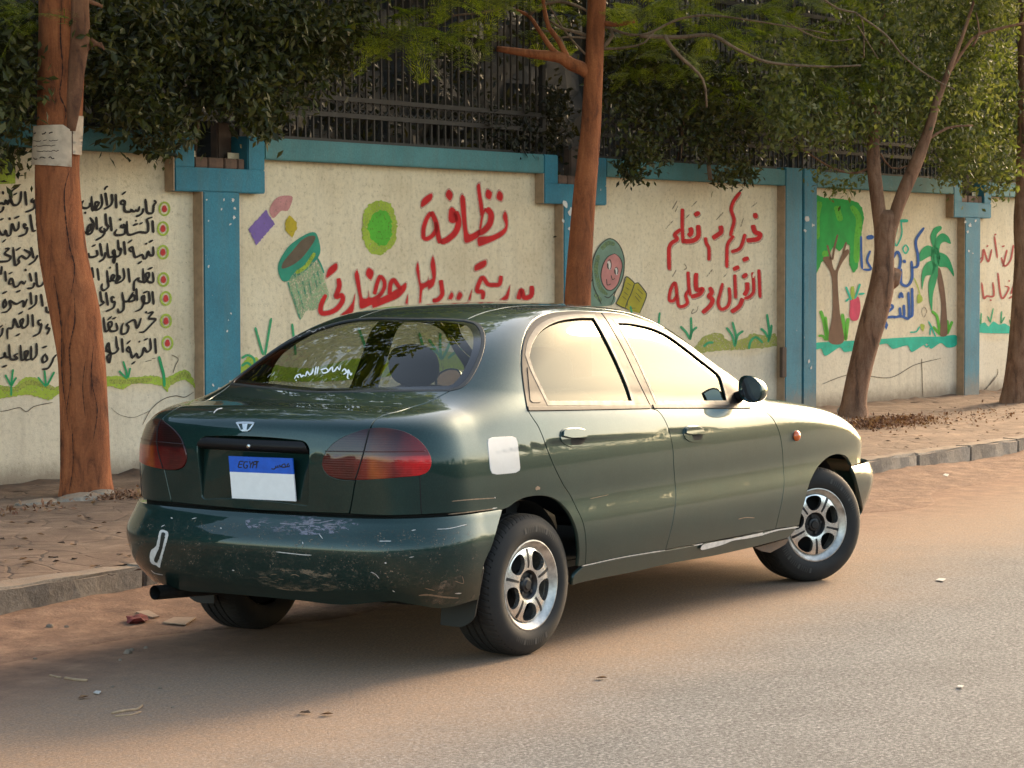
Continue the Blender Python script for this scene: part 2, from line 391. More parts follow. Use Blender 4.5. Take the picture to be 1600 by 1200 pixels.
for i, (a, b_) in enumerate(spans):
    coping(a+.001, b_-.001)
    mb = MB(); nx, nz = 40, 22; s0, s1 = a-.30, b_+.30; vs = []
    rr = np.random.default_rng(20+i)
    for jz in range(nz):
        for jx in range(nx): vs.append((s0+(s1-s0)*jx/(nx-1), .0025*rr.normal()*(jz % 2)*(jx % 2), .02+(Z_CB+.02)*jz/(nz-1)))
    mb.add(vs, [(jz*nx+jx, jz*nx+jx+1, (jz+1)*nx+jx+1, (jz+1)*nx+jx) for jz in range(nz-1) for jx in range(nx-1)])
    panels.append(mb.build('plaster_panel', M_PLAS, WALL))
core = MB(); wbox(core, p0['sl'], spans[-1][1], .02, Z_CAP-.01, -.14, -.06, bev=0); core.build('wall_core', M_CONC, WALL, False)
# brown damage on the pier cheek and loose bricks / stub posts in the notches
dm = MB(); q = wpx(1226, 566, D); wbox(dm, q[0]-.05, q[0]+.035, q[1]-.15, q[1]+.15, D-.03, D+.004, bev=.004); dm.build('damaged_corner', M_CONC, WALL, False)
rb = random.Random(11)
for i, p in enumerate((p1, p2, p4)):
    nw = p['nr']-p['nl']; x = p['nl']+.02; k = 0
    while x < p['nr']-.06:
        bl = rb.uniform(.11, .17); bl = min(bl, p['nr']-.01-x)
        mb = MB(); wbox(mb, -bl/2+.004, bl/2-.004, 0, .075, -.06, .05, bev=.006)
        o = mb.build('loose_brick', M_BRICK, None, False); c = w3(x+bl/2, Z_NOT+.001, 0.02); o.location = c; o.rotation_euler = (0, 0, math.atan2(UW[1], UW[0])+rb.uniform(-.06, .06))
        tag(o, 'brown brick in the notch of the '+('left pier' if i == 0 else 'pier behind the middle tree' if i == 1 else 'far right pier')+(', left end' if k == 0 else ', right end' if x+bl > p['nr']-.08 else ', mid row'), 'brick', 'bricks lying in the wall notches')
        x += bl; k += 1
    st = MB(); wbox(st, p['nr']-.17, p['nr']-.02, Z_NOT, Z_TOP+.10, -.13, -.05, bev=.01); st.build('stub_post', M_CONC, WALL, False)

# ------------------------------------------------------------------ iron railings on the wall
M_IRON = plain('brown_iron', (.028, .021, .016), .7, var=.4, vscale=25)
M_IRON_L = plain('dusty_brown_iron', (.040, .029, .021), .75, var=.35, vscale=25)
zr1 = zZ(640, 163); zr2 = zZ(640, 188)
zr1 = wpx(640, 163, -.03)[1]; zr2 = wpx(640, 188, -.03)[1]
FT = Z_TOP+1.75
fence_names = ['left-hand', 'second', 'third', 'fourth', 'right-hand']
fl_ = ['black iron railing above the panel of black writing', 'iron railing with a row of rings above the red lettering and bin', 'iron railing above the girl and book painting', 'iron railing above the painted tree and palm', 'iron railing at the right end behind the last tree']
for i, (a, b_) in enumerate(spans):
    s0 = a-(.14 if i in (1, 2, 4) else .0); s1 = b_+(.14 if i in (0, 1, 3) else 0)
    if i == 2: s1 = (wid3[0][1])
    if i == 3: s0 = wid3[1][0]
    f = tag(empty('iron_railing', tuple(w3(s0, Z_TOP, -.03))), fl_[i], 'railing', 'iron railings on top of the wall')
    f.rotation_euler = WALL.rotation_euler
    Lf = s1-s0; nb = max(3, int(Lf/.088)); mb = MB(); ring = MB(); r1 = zr1-Z_TOP; r2 = zr2-Z_TOP
    for k in range(nb+1):
        x = Lf*k/nb; mb.box((x, 0, (FT-Z_TOP)/2), (.016, .016, FT-Z_TOP))
        if k < nb:
            xc = Lf*(k+.5)/nb; rr_ = min((r1-r2)/2-.006, .04); pts = [(xc+rr_*math.cos(t), 0, (r1+r2)/2+rr_*math.sin(t)) for t in np.linspace(0, 2*math.pi, 15)]
            ring.tube(pts, .006, 5, cap=False)
    mb.build('bar_row', M_IRON_L, f, False); ring.build('ring_row', M_IRON, f, False)
    for z, t in ((r1, .018), (r2, .018), (.015, .014), (FT-Z_TOP-.18, .02)):
        q = MB(); q.box((Lf/2, -.003, z), (Lf, .03, t*2)); q.build('rail', M_IRON, f, False)
    for x in ([0.0, Lf] if i != 3 else [Lf]):
        q = MB(); q.box((x, .004, (FT-Z_TOP)/2), (.045, .045, FT-Z_TOP+.02)); q.build('post', M_IRON, f, False)
# ------------------------------------------------------------------ car body as an implicit surface
class Sp:
    """natural cubic spline with linear extrapolation"""
    def __init__(s,xs,ys):
        x=np.asarray(xs,float);y=np.asarray(ys,float);n=len(x);h=np.diff(x)
        A=np.zeros((n,n));b=np.zeros(n);A[0,0]=A[-1,-1]=1
        for i in range(1,n-1):
            A[i,i-1]=h[i-1];A[i,i]=2*(h[i-1]+h[i]);A[i,i+1]=h[i]
            b[i]=3*((y[i+1]-y[i])/h[i]-(y[i]-y[i-1])/h[i-1])
        c=np.linalg.solve(A,b);s.x,s.a=x,y
        s.b=(y[1:]-y[:-1])/h-h*(2*c[:-1]+c[1:])/3;s.c=c;s.d=(c[1:]-c[:-1])/(3*h)
        s.m1=s.b[-1]+2*c[-2]*h[-1]+3*s.d[-1]*h[-1]**2
    def __call__(s,t):
        t=np.asarray(t,float);i=np.clip(np.searchsorted(s.x,t)-1,0,len(s.x)-2);u=t-s.x[i]
        r=s.a[i]+u*(s.b[i]+u*(s.c[i]+u*s.d[i]))
        r=np.where(t<s.x[0],s.a[0]+s.b[0]*(t-s.x[0]),r)
        return np.where(t>s.x[-1],s.a[-1]+s.m1*(t-s.x[-1]),r)
    def d1(s,t): return (s(t+1e-4)-s(t-1e-4))/2e-4
def smax(a,b,r,p=2.4):
    u=np.maximum(a+r,0);v=np.maximum(b+r,0)
    return np.minimum(np.maximum(a,b),-r)+(u**p+v**p)**(1/p)
def smin(a,b,r,p=2.0): return -smax(-a,-b,r,p)
def sst(a,b,x):
    t=np.clip((x-a)/(b-a),0,1);return t*t*(3-2*t)
K={'H': ([-0.9, -0.7, -0.45, -0.2, 0.2, 1.0, 1.8, 2.0, 2.4, 2.8, 3.1, 3.35, 3.6],
       [1.022, 1.036, 1.060, 1.083, 1.09, 1.05, 0.998, 0.998, 0.970, 0.918, 0.853, 0.739, 0.6081]),
 'Hg': ([-0.6, -0.4, -0.2, 0, 0.2, 0.4, 0.7, 1.05, 1.4, 1.7, 2.0, 2.3, 2.5],
        [0.9741, 1.088, 1.192, 1.292, 1.3652, 1.4105, 1.437, 1.440, 1.4172, 1.3459, 1.2089, 1.0556, 0.9194]),
 'bkr': 0.1663,
 'br': 0.3646,
 'bw': ([0.2, 0.28, 0.36, 0.46, 0.54, 0.6, 0.66], [0.7866, 0.8143, 0.8501, 0.8732, 0.8727, 0.8548, 0.8452]),
 'bxr': ([0.2, 0.27, 0.34, 0.44, 0.52, 0.58, 0.62, 0.66], [-0.7745, -0.8059, -0.875, -0.9221, -0.9295, -0.9016, -0.8846, -0.8603]),
 'crown': 0.06,
 'fxf': ([0.2, 0.3, 0.4, 0.5, 0.56, 0.6], [3.5596, 3.6146, 3.6468, 3.6635, 3.6381, 3.6555]),
 'g': ([0.8, 0.95, 1.05, 1.15, 1.25, 1.35, 1.45], [0.802, 0.7886, 0.7588, 0.7123, 0.6632, 0.6085, 0.55]),
 'gcrown': 0.1,
 'gx': ([-0.8, -0.5, -0.2, 0.3, 1.0, 1.6, 2.2], [-0.1568, -0.0865, -0.0413, -0.0085, -0.0039, -0.0141, -0.0285]),
 'kf': 0.2158,
 'kr': 0.1742,
 'r_front': 0.2889,
 'r_green': 0.13,
 'r_rear': 0.2716,
 'r_top': 0.1,
 'wx': ([-0.95, -0.4, 0.4, 1.2, 2.0, 2.8, 3.3, 3.6], [-0.0619, -0.0389, -0.0147, -0.0043, 0.003, 0.0079, -0.0162, -0.052]),
 'wz': ([0.15, 0.25, 0.35, 0.46, 0.54, 0.62, 0.7, 0.78, 0.86, 0.94, 1.02],
        [0.795, 0.822, 0.8419, 0.8559, 0.8526, 0.8418, 0.8401, 0.8374, 0.8281, 0.8032, 0.7765]),
 'xf': ([0.45, 0.55, 0.62, 0.7, 0.8, 0.9], [3.5369, 3.5363, 3.5403, 3.5329, 3.381, 3.1054]),
 'xr': ([0.5, 0.62, 0.7, 0.8, 0.88, 0.94, 0.99, 1.03], [-0.8342, -0.8338, -0.8394, -0.8471, -0.8471, -0.8362, -0.8203, -0.7755])}
class Car:
    def __init__(s,K):
        s.K=K
        for k,v in K.items(): setattr(s,k,Sp(*v) if isinstance(v,tuple) else v)
    def lower(s,P):
        x,y,z=P[...,0],np.abs(P[...,1]),P[...,2]
        side=y-(s.wz(z)+s.wx(x))
        rear=s.xr(z)+s.kr*y*y-x
        front=x-s.xf(z)+s.kf*y*y
        top=z-s.H(x)+s.crown*y*y
        a=smax(side,rear,s.r_rear); a=smax(a,front,s.r_front); a=smax(a,top,s.r_top)
        return np.maximum(a,.16-z)
    def green(s,P):
        x,y,z=P[...,0],np.abs(P[...,1]),P[...,2]
        side=(y-(s.g(z)+s.gx(x)))*.92
        xe=x+y*y*(-.16+.44*sst(.2,1.8,x))
        sl=s.Hg.d1(xe)
        top=(z-s.Hg(xe)+s.gcrown*y*y)/np.sqrt(1+sl*sl)
        return np.maximum(smax(side,top,s.r_green),.90-z)
    def body(s,P): return smin(s.lower(P),s.green(P),.05)
    def rbump(s,P):
        x,y,z=P[...,0],np.abs(P[...,1]),P[...,2]
        side=y-(s.bw(z)+s.wx(np.maximum(x,-.4)*1.0))
        rear=s.bxr(z)+s.bkr*y*y-x
        a=smax(side,rear,s.br)
        return smax(a,z-.632-.0*x,.012)
    def fbump(s,P):
        x,y,z=P[...,0],np.abs(P[...,1]),P[...,2]
        side=y-(s.bw(z)+s.wx(np.minimum(x,3.2))-.012)
        fr=x-s.fxf(z)+.26*y*y
        a=smax(side,fr,.30)
        return smax(a,z-.575,.02)
def cast(fn,O,D,t0,t1,n=160):
    """first root of fn along rays; returns P, hit"""
    O=np.asarray(O,float);D=np.asarray(D,float)
    ts=np.linspace(t0,t1,n)
    N=len(O);lo=np.full(N,np.nan);hi=np.full(N,np.nan);prev=fn(O+D*ts[0]);done=np.zeros(N,bool)
    for i in range(1,n):
        cur=fn(O+D*ts[i]);m=(~done)&(cur<=0)&(prev>0)
        lo[m]=ts[i-1];hi[m]=ts[i];done|=m;prev=cur
    l=np.where(done,lo,0.);h=np.where(done,hi,0.)
    for _ in range(30):
        mid=.5*(l+h);v=fn(O+D*mid[:,None]);l=np.where(v>0,mid,l);h=np.where(v>0,h,mid)
    return O+D*h[:,None],done
def grad(fn,P,e=2e-3):
    G=np.stack([fn(P+np.eye(3)[i]*e)-fn(P-np.eye(3)[i]*e) for i in range(3)],-1)
    return G/np.maximum(np.linalg.norm(G,axis=-1,keepdims=True),1e-9)
CARF = Car(K)
fB, fRB, fFB = CARF.body, CARF.rbump, CARF.fbump

# ------------------------------------------------------------------ car materials
def car_paint(name, dirt=1.0):
    m, nt, b = new_mat(name)
    co = coords(nt)
    n1 = noise(nt, 3.0, 6, .6, co); n2 = noise(nt, 160, 3, .6, co)
    c = ramp(nt, n1, [(.30, (.0075, .028, .0245)), (.70, (.011, .037, .033))])
    fl = ramp(nt, n2, [(.45, (0, 0, 0)), (.80, (.006, .011, .009))])
    c = mixc(nt, 1.0, c, fl, 'ADD')
    # dust gathers low on the body
    sep = N(nt, 'ShaderNodeSeparateXYZ'); L(nt, co, sep.inputs[0])
    low = N(nt, 'ShaderNodeMapRange', clamp=True); L(nt, sep.outputs[2], low.inputs[0])
    low.inputs[1].default_value = .75; low.inputs[2].default_value = .22; low.inputs[3].default_value = .02; low.inputs[4].default_value = .20
    dn = noise(nt, 9, 7, .65, co)
    dm = math_n(nt, 'MULTIPLY', ramp(nt, dn, [(.35, (.25,)*3), (.75, (1,)*3)]), low.outputs[0])
    dm = math_n(nt, 'MULTIPLY', dm, dirt)
    c = mixc(nt, dm, c, (.055, .045, .032))
    L(nt, c, b.inputs['Base Color'])
    b.inputs['Metallic'].default_value = .5
    rr = N(nt, 'ShaderNodeMapRange'); L(nt, dm, rr.inputs[0])
    rr.inputs[3].default_value = .36; rr.inputs[4].default_value = .65
    L(nt, rr.outputs[0], b.inputs['Roughness'])
    b.inputs['Specular IOR Level'].default_value = .05
    b.inputs['Coat Weight'].default_value = 1.0
    b.inputs['Coat IOR'].default_value = 1.45
    cr = N(nt, 'ShaderNodeMapRange'); L(nt, dm, cr.inputs[0])
    cr.inputs[3].default_value = .015; cr.inputs[4].default_value = .05
    L(nt, cr.outputs[0], b.inputs['Coat Roughness'])
    nb = noise(nt, 5.5, 3, .5, co)
    bp = N(nt, 'ShaderNodeBump'); bp.inputs['Strength'].default_value = .035; bp.inputs['Distance'].default_value = .02
    L(nt, nb, bp.inputs['Height']); L(nt, bp.outputs[0], b.inputs['Coat Normal']); L(nt, bp.outputs[0], b.inputs['Normal'])
    return m
M_PAINT = car_paint('car_paint')
M_BUMP = car_paint('bumper_paint', 1.2)
M_RUBBER = plain('black_rubber', (.009, .012, .012), .5, var=.2)
M_TRIM = plain('satin_black_trim', (.012, .011, .011), .42, var=.15, spec=.16)
M_FRAME = plain('satin_window_frame', (.022, .019, .017), .42, var=.2, spec=.14)
M_DARK = plain('dark_cavity', (.006, .006, .006), .9)
M_SEAT = plain('dark_seat_cloth', (.020, .019, .018), .9, var=.3)
M_CHROME = plain('worn_chrome', (.62, .60, .56), .18, 1.0, var=.15, vscale=60)
M_TYRE = None

def glass_mat(name, tint, f0, rough=0.0, film=(1, .98, .94)):
    """tinted pane: mirror-like share set by Fresnel + film, the rest passes through the tint"""
    m = bpy.data.materials.new(name); m.use_nodes = True; nt = m.node_tree; nt.nodes.clear()
    o = N(nt, 'ShaderNodeOutputMaterial'); mx = N(nt, 'ShaderNodeMixShader')
    t = N(nt, 'ShaderNodeBsdfTransparent'); t.inputs[0].default_value = (*tint, 1)
    g = N(nt, 'ShaderNodeBsdfGlossy'); g.inputs['Roughness'].default_value = rough; g.inputs[0].default_value = (*film, 1)
    ge = N(nt, 'ShaderNodeNewGeometry'); dt = N(nt, 'ShaderNodeVectorMath', operation='DOT_PRODUCT')
    L(nt, ge.outputs['Normal'], dt.inputs[0]); L(nt, ge.outputs['Incoming'], dt.inputs[1])
    sch = math_n(nt, 'POWER', math_n(nt, 'SUBTRACT', 1.0, math_n(nt, 'ABSOLUTE', dt.outputs['Value'])), 5.0)
    mr = N(nt, 'ShaderNodeMapRange'); L(nt, sch, mr.inputs[0])
    mr.inputs[3].default_value = f0; mr.inputs[4].default_value = 1.0
    nn = noise(nt, 2.2, 2, .5, coords(nt))
    bp = N(nt, 'ShaderNodeBump'); bp.inputs['Strength'].default_value = .02; bp.inputs['Distance'].default_value = .02
    L(nt, nn, bp.inputs['Height']); L(nt, bp.outputs[0], g.inputs['Normal'])
    L(nt, mr.outputs[0], mx.inputs[0]); L(nt, t.outputs[0], mx.inputs[1]); L(nt, g.outputs[0], mx.inputs[2]); L(nt, mx.outputs[0], o.inputs[0])
    return m
M_SIDE_GLASS = glass_mat('side_window_glass', (.34, .36, .34), .078, 0.0, (1.0, .97, .80))
M_CLEAR_GLASS = glass_mat('far_window_glass', (.86, .87, .84), .04)
M_REAR_GLASS = glass_mat('rear_window_glass', (.36, .39, .34), .022)
M_FILM = plain('black_glass_edge', (.005, .005, .005), .12)

# ------------------------------------------------------------------ panel tools
def smooth_px(pts, closed=True, step=4.0):
    """Catmull-Rom through outline points; a third item marks a corner"""
    n = len(pts); P = [np.array(p[:2], float) for p in pts]; cor = [len(p) > 2 for p in pts]; out = []
    for i in range(n if closed else n-1):
        p1, p2 = P[i], P[(i+1) % n]
        p0 = P[i-1] if (closed or i > 0) else p1; p3 = P[(i+2) % n] if (closed or i+2 < n) else p2
        if cor[i]: p0 = p1 - (p2-p1)
        if cor[(i+1) % n]: p3 = p2 + (p2-p1)
        if cor[i] and cor[(i+1) % n]: p0, p3 = 2*p1-p2, 2*p2-p1
        d = np.linalg.norm(p2-p1); k = max(1, int(d/step))
        for j in range(k):
            t = j/k
            m1, m2 = (p2-p0)*.5, (p3-p1)*.5
            l1, l2 = np.linalg.norm(m1), np.linalg.norm(m2)
            if l1 > d: m1 = m1*d/l1
            if l2 > d: m2 = m2*d/l2
            h = (2*t**3-3*t**2+1)*p1 + (t**3-2*t**2+t)*m1 + (-2*t**3+3*t**2)*p2 + (t**3-t**2)*m2
            out.append(h)
    if not closed: out.append(P[-1])
    return np.array(out)
def px3(pts, fn, raw=False, closed=True, step=4.0, t0=6.0, t1=14.0):
    uv = np.array([p[:2] for p in pts], float) if raw else smooth_px(pts, closed, step)
    D = np.array([ray(*a) for a in uv]); O = np.repeat(CAM[None], len(D), 0)
    P, hit = cast(fn, O, D, t0, t1, 500)
    if (~hit).any():
        ts = np.linspace(t0, t1, 500); Q = CAM + D[~hit][:, None]*ts[None, :, None]
        v = fn(Q); i = v.argmin(1); P[~hit] = Q[np.arange(len(i)), i]
    return P
class Flat:
    def __init__(s, ax, up=(0, 0, 1)):
        s.ax = np.array(ax, float); s.ax /= np.linalg.norm(s.ax)
        e1 = np.cross(up, s.ax); s.e1 = e1/np.linalg.norm(e1); s.e2 = np.cross(s.ax, s.e1)
    def to2(s, P): return np.stack([P@s.e1, P@s.e2], -1)
    def rays(s, q, T): return q[:, :1]*s.e1 + q[:, 1:]*s.e2 + s.ax*T, np.repeat(-s.ax[None], len(q), 0)
    def T(s, P): return (P@s.ax).max() + .5
class Cyl:
    """chart round a vertical axis; a0 is the middle direction"""
    def __init__(s, c, a0): s.c = np.array(c, float); s.a0 = a0; s.Rn = .8
    def to2(s, P):
        d = P[:, :2]-s.c; a = (np.arctan2(d[:, 1], d[:, 0])-s.a0+math.pi) % (2*math.pi)-math.pi
        return np.stack([a*s.Rn, P[:, 2]], -1)
    def rays(s, q, T):
        a = q[:, 0]/s.Rn+s.a0; d = np.stack([np.cos(a), np.sin(a), 0*a], -1)
        O = d*2.2; O[:, :2] += s.c; O[:, 2] = q[:, 1]; return O, -d
    def T(s, P): return 0
def inside(poly, q):
    x, y = q[:, 0], q[:, 1]; r = np.zeros(len(q), bool); n = len(poly)
    for i in range(n):
        x1, y1 = poly[i]; x2, y2 = poly[(i+1) % n]
        if y1 == y2: continue
        r ^= ((y1 > y) != (y2 > y)) & (x < (x2-x1)*(y-y1)/(y2-y1)+x1)
    return r
def dist_poly(poly, q):
    d = np.full(len(q), 1e9)
    for i in range(len(poly)):
        a, b = poly[i], poly[(i+1) % len(poly)]; ab = b-a; L2 = ab@ab+1e-12
        t = np.clip(((q-a)@ab)/L2, 0, 1); d = np.minimum(d, np.hypot(*(q-a-t[:, None]*ab).T))
    return d
def resamp(p, step):
    out = []
    for i in range(len(p)):
        a, b = p[i], p[(i+1) % len(p)]; d = np.linalg.norm(b-a)
        if d < 1e-6: continue
        k = max(1, int(math.ceil(d/step)))
        out += [a+(b-a)*j/k for j in range(k)]
    return np.array(out)
def area2(p): return .5*np.sum(p[:, 0]*np.roll(p[:, 1], -1)-np.roll(p[:, 0], -1)*p[:, 1])
def offset2(p, d):
    """shrinks a ccw outline by d (grows with d < 0)"""
    if area2(p) < 0: p = p[::-1]
    e = np.roll(p, -1, 0)-p; e /= np.linalg.norm(e, axis=1, keepdims=True)+1e-12
    nrm = np.stack([-e[:, 1], e[:, 0]], -1); m = nrm+np.roll(nrm, 1, 0); l = np.linalg.norm(m, axis=1, keepdims=True)
    m = m/np.maximum(l, .3); k = 1/np.maximum((m*nrm).sum(1, keepdims=True), .5)
    return p+m*d*k
def tri_surface(poly, holes, res):
    """constrained triangulation of a 2-D outline with an inner grid"""
    lo, hi = poly.min(0), poly.max(0)
    gx = np.arange(lo[0], hi[0], res); gy = np.arange(lo[1], hi[1], res*.9)
    g = np.array([(x+(res/2 if j % 2 else 0), y) for j, y in enumerate(gy) for x in gx])
    if len(g):
        ok = inside(poly, g) & (dist_poly(poly, g) > res*.55)
        for h in holes: ok &= ~inside(h, g) & (dist_poly(h, g) > res*.55)
        g = g[ok]
    vs = [Vector(p) for p in poly]; ed = [(i, (i+1) % len(poly)) for i in range(len(poly))]
    for h in holes:
        k = len(vs); vs += [Vector(p) for p in h]; ed += [(k+i, k+(i+1) % len(h)) for i in range(len(h))]
    vs += [Vector(p) for p in g]
    ov, oe, of, *_ = delaunay_2d_cdt(vs, ed, [], 0, 1e-6)
    V = np.array([tuple(v) for v in ov]); Fc = np.array([f for f in of if len(f) == 3])
    c = V[Fc].mean(1); ok = inside(poly, c)
    for h in holes: ok &= ~inside(h, c)
    Fc = Fc[ok]; a = np.cross(V[Fc[:, 1]]-V[Fc[:, 0]], V[Fc[:, 2]]-V[Fc[:, 0]])
    Fc[a < 0] = Fc[a < 0][:, ::-1]; Fc = Fc[np.abs(a) > 1e-10]
    used = np.unique(Fc); mp = -np.ones(len(V), int); mp[used] = np.arange(len(used))
    return V[used], mp[Fc]
def shell(fn, chart, outline, holes=(), res=.022, shrink=.0032, flange=.016, lift=0.0, holeshrink=None, fl_in=None):
    """a body panel: the outline (3-D points) laid on the implicit surface, with a folded-in rim; returns (V, F, Nrm)"""
    T = chart.T(outline)
    p = resamp(chart.to2(outline), res)
    p = offset2(p, shrink)
    hs = []
    for h in holes:
        q = resamp(chart.to2(h), res); hs.append(offset2(q, -(shrink if holeshrink is None else holeshrink)))
    q2, Fc = tri_surface(p, hs, res)
    O, D = chart.rays(q2, T)
    P, hit = cast(fn, O, D, 0.0, 3.2, 420)
    if (~hit).any():
        good = np.where(hit)[0]
        for i in np.where(~hit)[0]:
            j = good[np.argmin(((q2[good]-q2[i])**2).sum(1))]; P[i] = P[j]
    Nn = grad(fn, P); P = P+Nn*lift
    # orientation
    fc = Fc[len(Fc)//2]; nf = np.cross(P[fc[1]]-P[fc[0]], P[fc[2]]-P[fc[0]])
    if nf@Nn[fc[0]] < 0: Fc = Fc[:, ::-1]
    V = [P]; NN = [Nn]; FF = [tuple(f) for f in Fc]
    if flange:
        cnt = {}
        for f in Fc:
            for a, b in ((f[0], f[1]), (f[1], f[2]), (f[2], f[0])):
                cnt[(a, b)] = 1
        be = [(a, b) for (a, b) in cnt if (b, a) not in cnt]
        k = len(P); idx = {}
        A = []; NA = []
        for a, b in be:
            t = P[b]-P[a]; out = np.cross(t, Nn[a]); out /= np.linalg.norm(out)+1e-12
            for v in (a, b):
                idx.setdefault(v, []).append(out)
        order = list(idx)
        pos = {v: i for i, v in enumerate(order)}
        outs = np.array([np.mean(idx[v], 0) for v in order]); outs /= np.linalg.norm(outs, axis=1, keepdims=True)+1e-12
        Pb = P[order]; Nb = Nn[order]
        inn = -Nb*flange if fl_in is None else fl_in(Pb, Nb, outs)
        r = .0025
        ring0 = Pb; ring1 = Pb+outs*r*.7-Nb*r*.6; ring2 = Pb+outs*r*.7+inn
        nn0 = Nb; nn1 = outs*.8+Nb*.6; nn2 = outs
        V += [ring0, ring1, ring2]; NN += [nn0, nn1/np.linalg.norm(nn1, axis=1, keepdims=True), nn2]
        m = len(order)
        for a, b in be:
            i, j = pos[a], pos[b]
            FF.append((k+j, k+i, k+m+i, k+m+j)); FF.append((k+m+j, k+m+i, k+2*m+i, k+2*m+j))
    return np.concatenate(V), FF, np.concatenate(NN)
def mir(P): P = np.array(P); P[..., 1] *= -1; return P
class Geo:
    def __init__(s, V, F, Nn): s.V, s.F, s.N = V, F, Nn
    def mirror(s): return Geo(mir(s.V), [tuple(reversed(f)) for f in s.F], mir(s.N))
    def obj(s, name, mat, parent):
        mb = MB(); mb.add(s.V, s.F, 0, s.N); return mb.build(name, mat, parent)
def both(name, geo, mat, parents, label=None):
    """right-hand part and its mirrored twin"""
    out = []
    for g, p in ((geo, parents[0]), (geo.mirror(), parents[1])):
        o = g.obj(name, mat, p); out.append(o)
        if label: o['label'] = label
    return out

car = tag(empty('parked_car'), 'dusty dark green four-door saloon parked by the kerb with scraped rear bumper', 'car')
SIDE = Flat((-.1, -.96, .25)); QUART = Flat((-.5, -.8, .33)); TOPC = Flat((0, 0, 1), (1, 0, 0)); REARC = Flat((-.72, 0, .69)); BACK = Flat((-1, 0, .12))

# ------------------------------------------------------------------ traced outlines on the right-hand side
cut_rear = [(822.8, 638, 1), (833, 654), (840.6, 665.3), (848, 682), (854, 699), (865.6, 727.7), (881, 759), (890, 772), (901, 794), (910.6, 815), (915, 837), (915.8, 862), (914.4, 883, 1)]
cut_mid = [(1018, 638.5, 1), (1028, 642), (1037.5, 654), (1045.4, 672.6), (1051.4, 701.4), (1053, 730), (1055, 757), (1056, 780), (1051, 816.7), (1040, 859.5, 1)]
cut_front = [(1184.4, 632.8, 1), (1195.6, 642), (1208.7, 656), (1218, 677), (1222.4, 703), (1224, 733), (1225.2, 755), (1221.5, 784), (1211.6, 827, 1)]
top_rear = [(822.8, 638, 1), (817, 600.6), (814, 567), (816, 538.8), (823.8, 514.4), (835, 499.2), (850, 491.2), (868.8, 487.4), (896.9, 485.8), (938, 487.6, 1)]
top_front = [(938, 487.6, 1), (960, 489), (983.7, 493.6), (1023, 510.6), (1062.5, 534.2), (1088.7, 552.6), (1122.8, 575.5), (1156, 602), (1184.4, 632.8, 1)]
bpil = [(938, 487.6, 1), (950, 505), (972.5, 545), (995, 592.5), (1012, 627), (1018, 638.5, 1)]
win_rear = [(855.6, 631.2, 1), (844.4, 608), (831, 580), (822.8, 556, 1), (825.6, 540.6), (831, 527.5), (842.5, 512.5), (859.4, 502), (878, 496.8), (902.5, 494), (927.8, 494, 1), (943.8, 522), (962.5, 559.4), (981, 602.5), (989.7, 630.5, 1)]
win_front = [(960, 501.6, 1), (983.8, 503), (1015.6, 510), (1040, 520.8), (1062.5, 536), (1090.6, 557.8), (1118.8, 580), (1127, 590.6), (1132, 607.5), (1137.5, 630, 1), (1025, 631, 1), (1012, 600), (993, 558.8), (974.4, 524)]
def rev(l): return l[::-1]
rear_door_px = top_rear + bpil[1:-1] + cut_mid + rev(cut_rear)[:-1]
front_door_px = rev(bpil)[:-1] + top_front + cut_front[1:] + rev(cut_mid)[:-1]
arch_rear = [(784, 797, 1), (796, 792.5), (808, 783.5), (825.5, 776.8), (851.7, 775.3), (872, 783), (889.6, 802), (901, 828), (905, 860), (903, 886, 1)]

def door(px, winpx, frame_px, name='door'):
    o3 = px3(px, fB); w3 = px3(winpx, fB)
    d = both(name, Geo(*shell(fB, SIDE, o3, [w3], holeshrink=.0)), M_PAINT, (car, car))
    f3 = px3(frame_px, fB)
    both('window_frame', Geo(*shell(fB, SIDE, f3, [w3], shrink=.005, holeshrink=.002, lift=.0022, flange=.003, res=.018)), M_FRAME, d)
    both('window_seal', Geo(*shell(fB, SIDE, w3, [shrink3(w3, .011)], shrink=-.008, holeshrink=0, flange=.004, lift=.0034, res=.015)), M_RUBBER, d)
    both('window', Geo(*shell(fB, SIDE, w3, lift=-.006, shrink=.001, flange=0, res=.02)), M_SIDE_GLASS, d)[1].data.materials[0] = M_CLEAR_GLASS
    return d
def shrink3(P, d, ch=SIDE):
    """shrinks a 3-D outline within its chart"""
    q = ch.to2(P); q2 = offset2(q, d)
    if area2(q) < 0: q2 = q2[::-1]
    s = q2-q
    return P+s[:, :1]*ch.e1+s[:, 1:]*ch.e2
rdoor = door(rear_door_px, win_rear, top_rear+bpil[1:]+[(900, 640.5), (824, 641.5, 1)])
fdoor = door(front_door_px, win_front, rev(bpil)[:-1]+top_front[:-1]+[(1150, 637.5, 1), (1080, 637.5)])

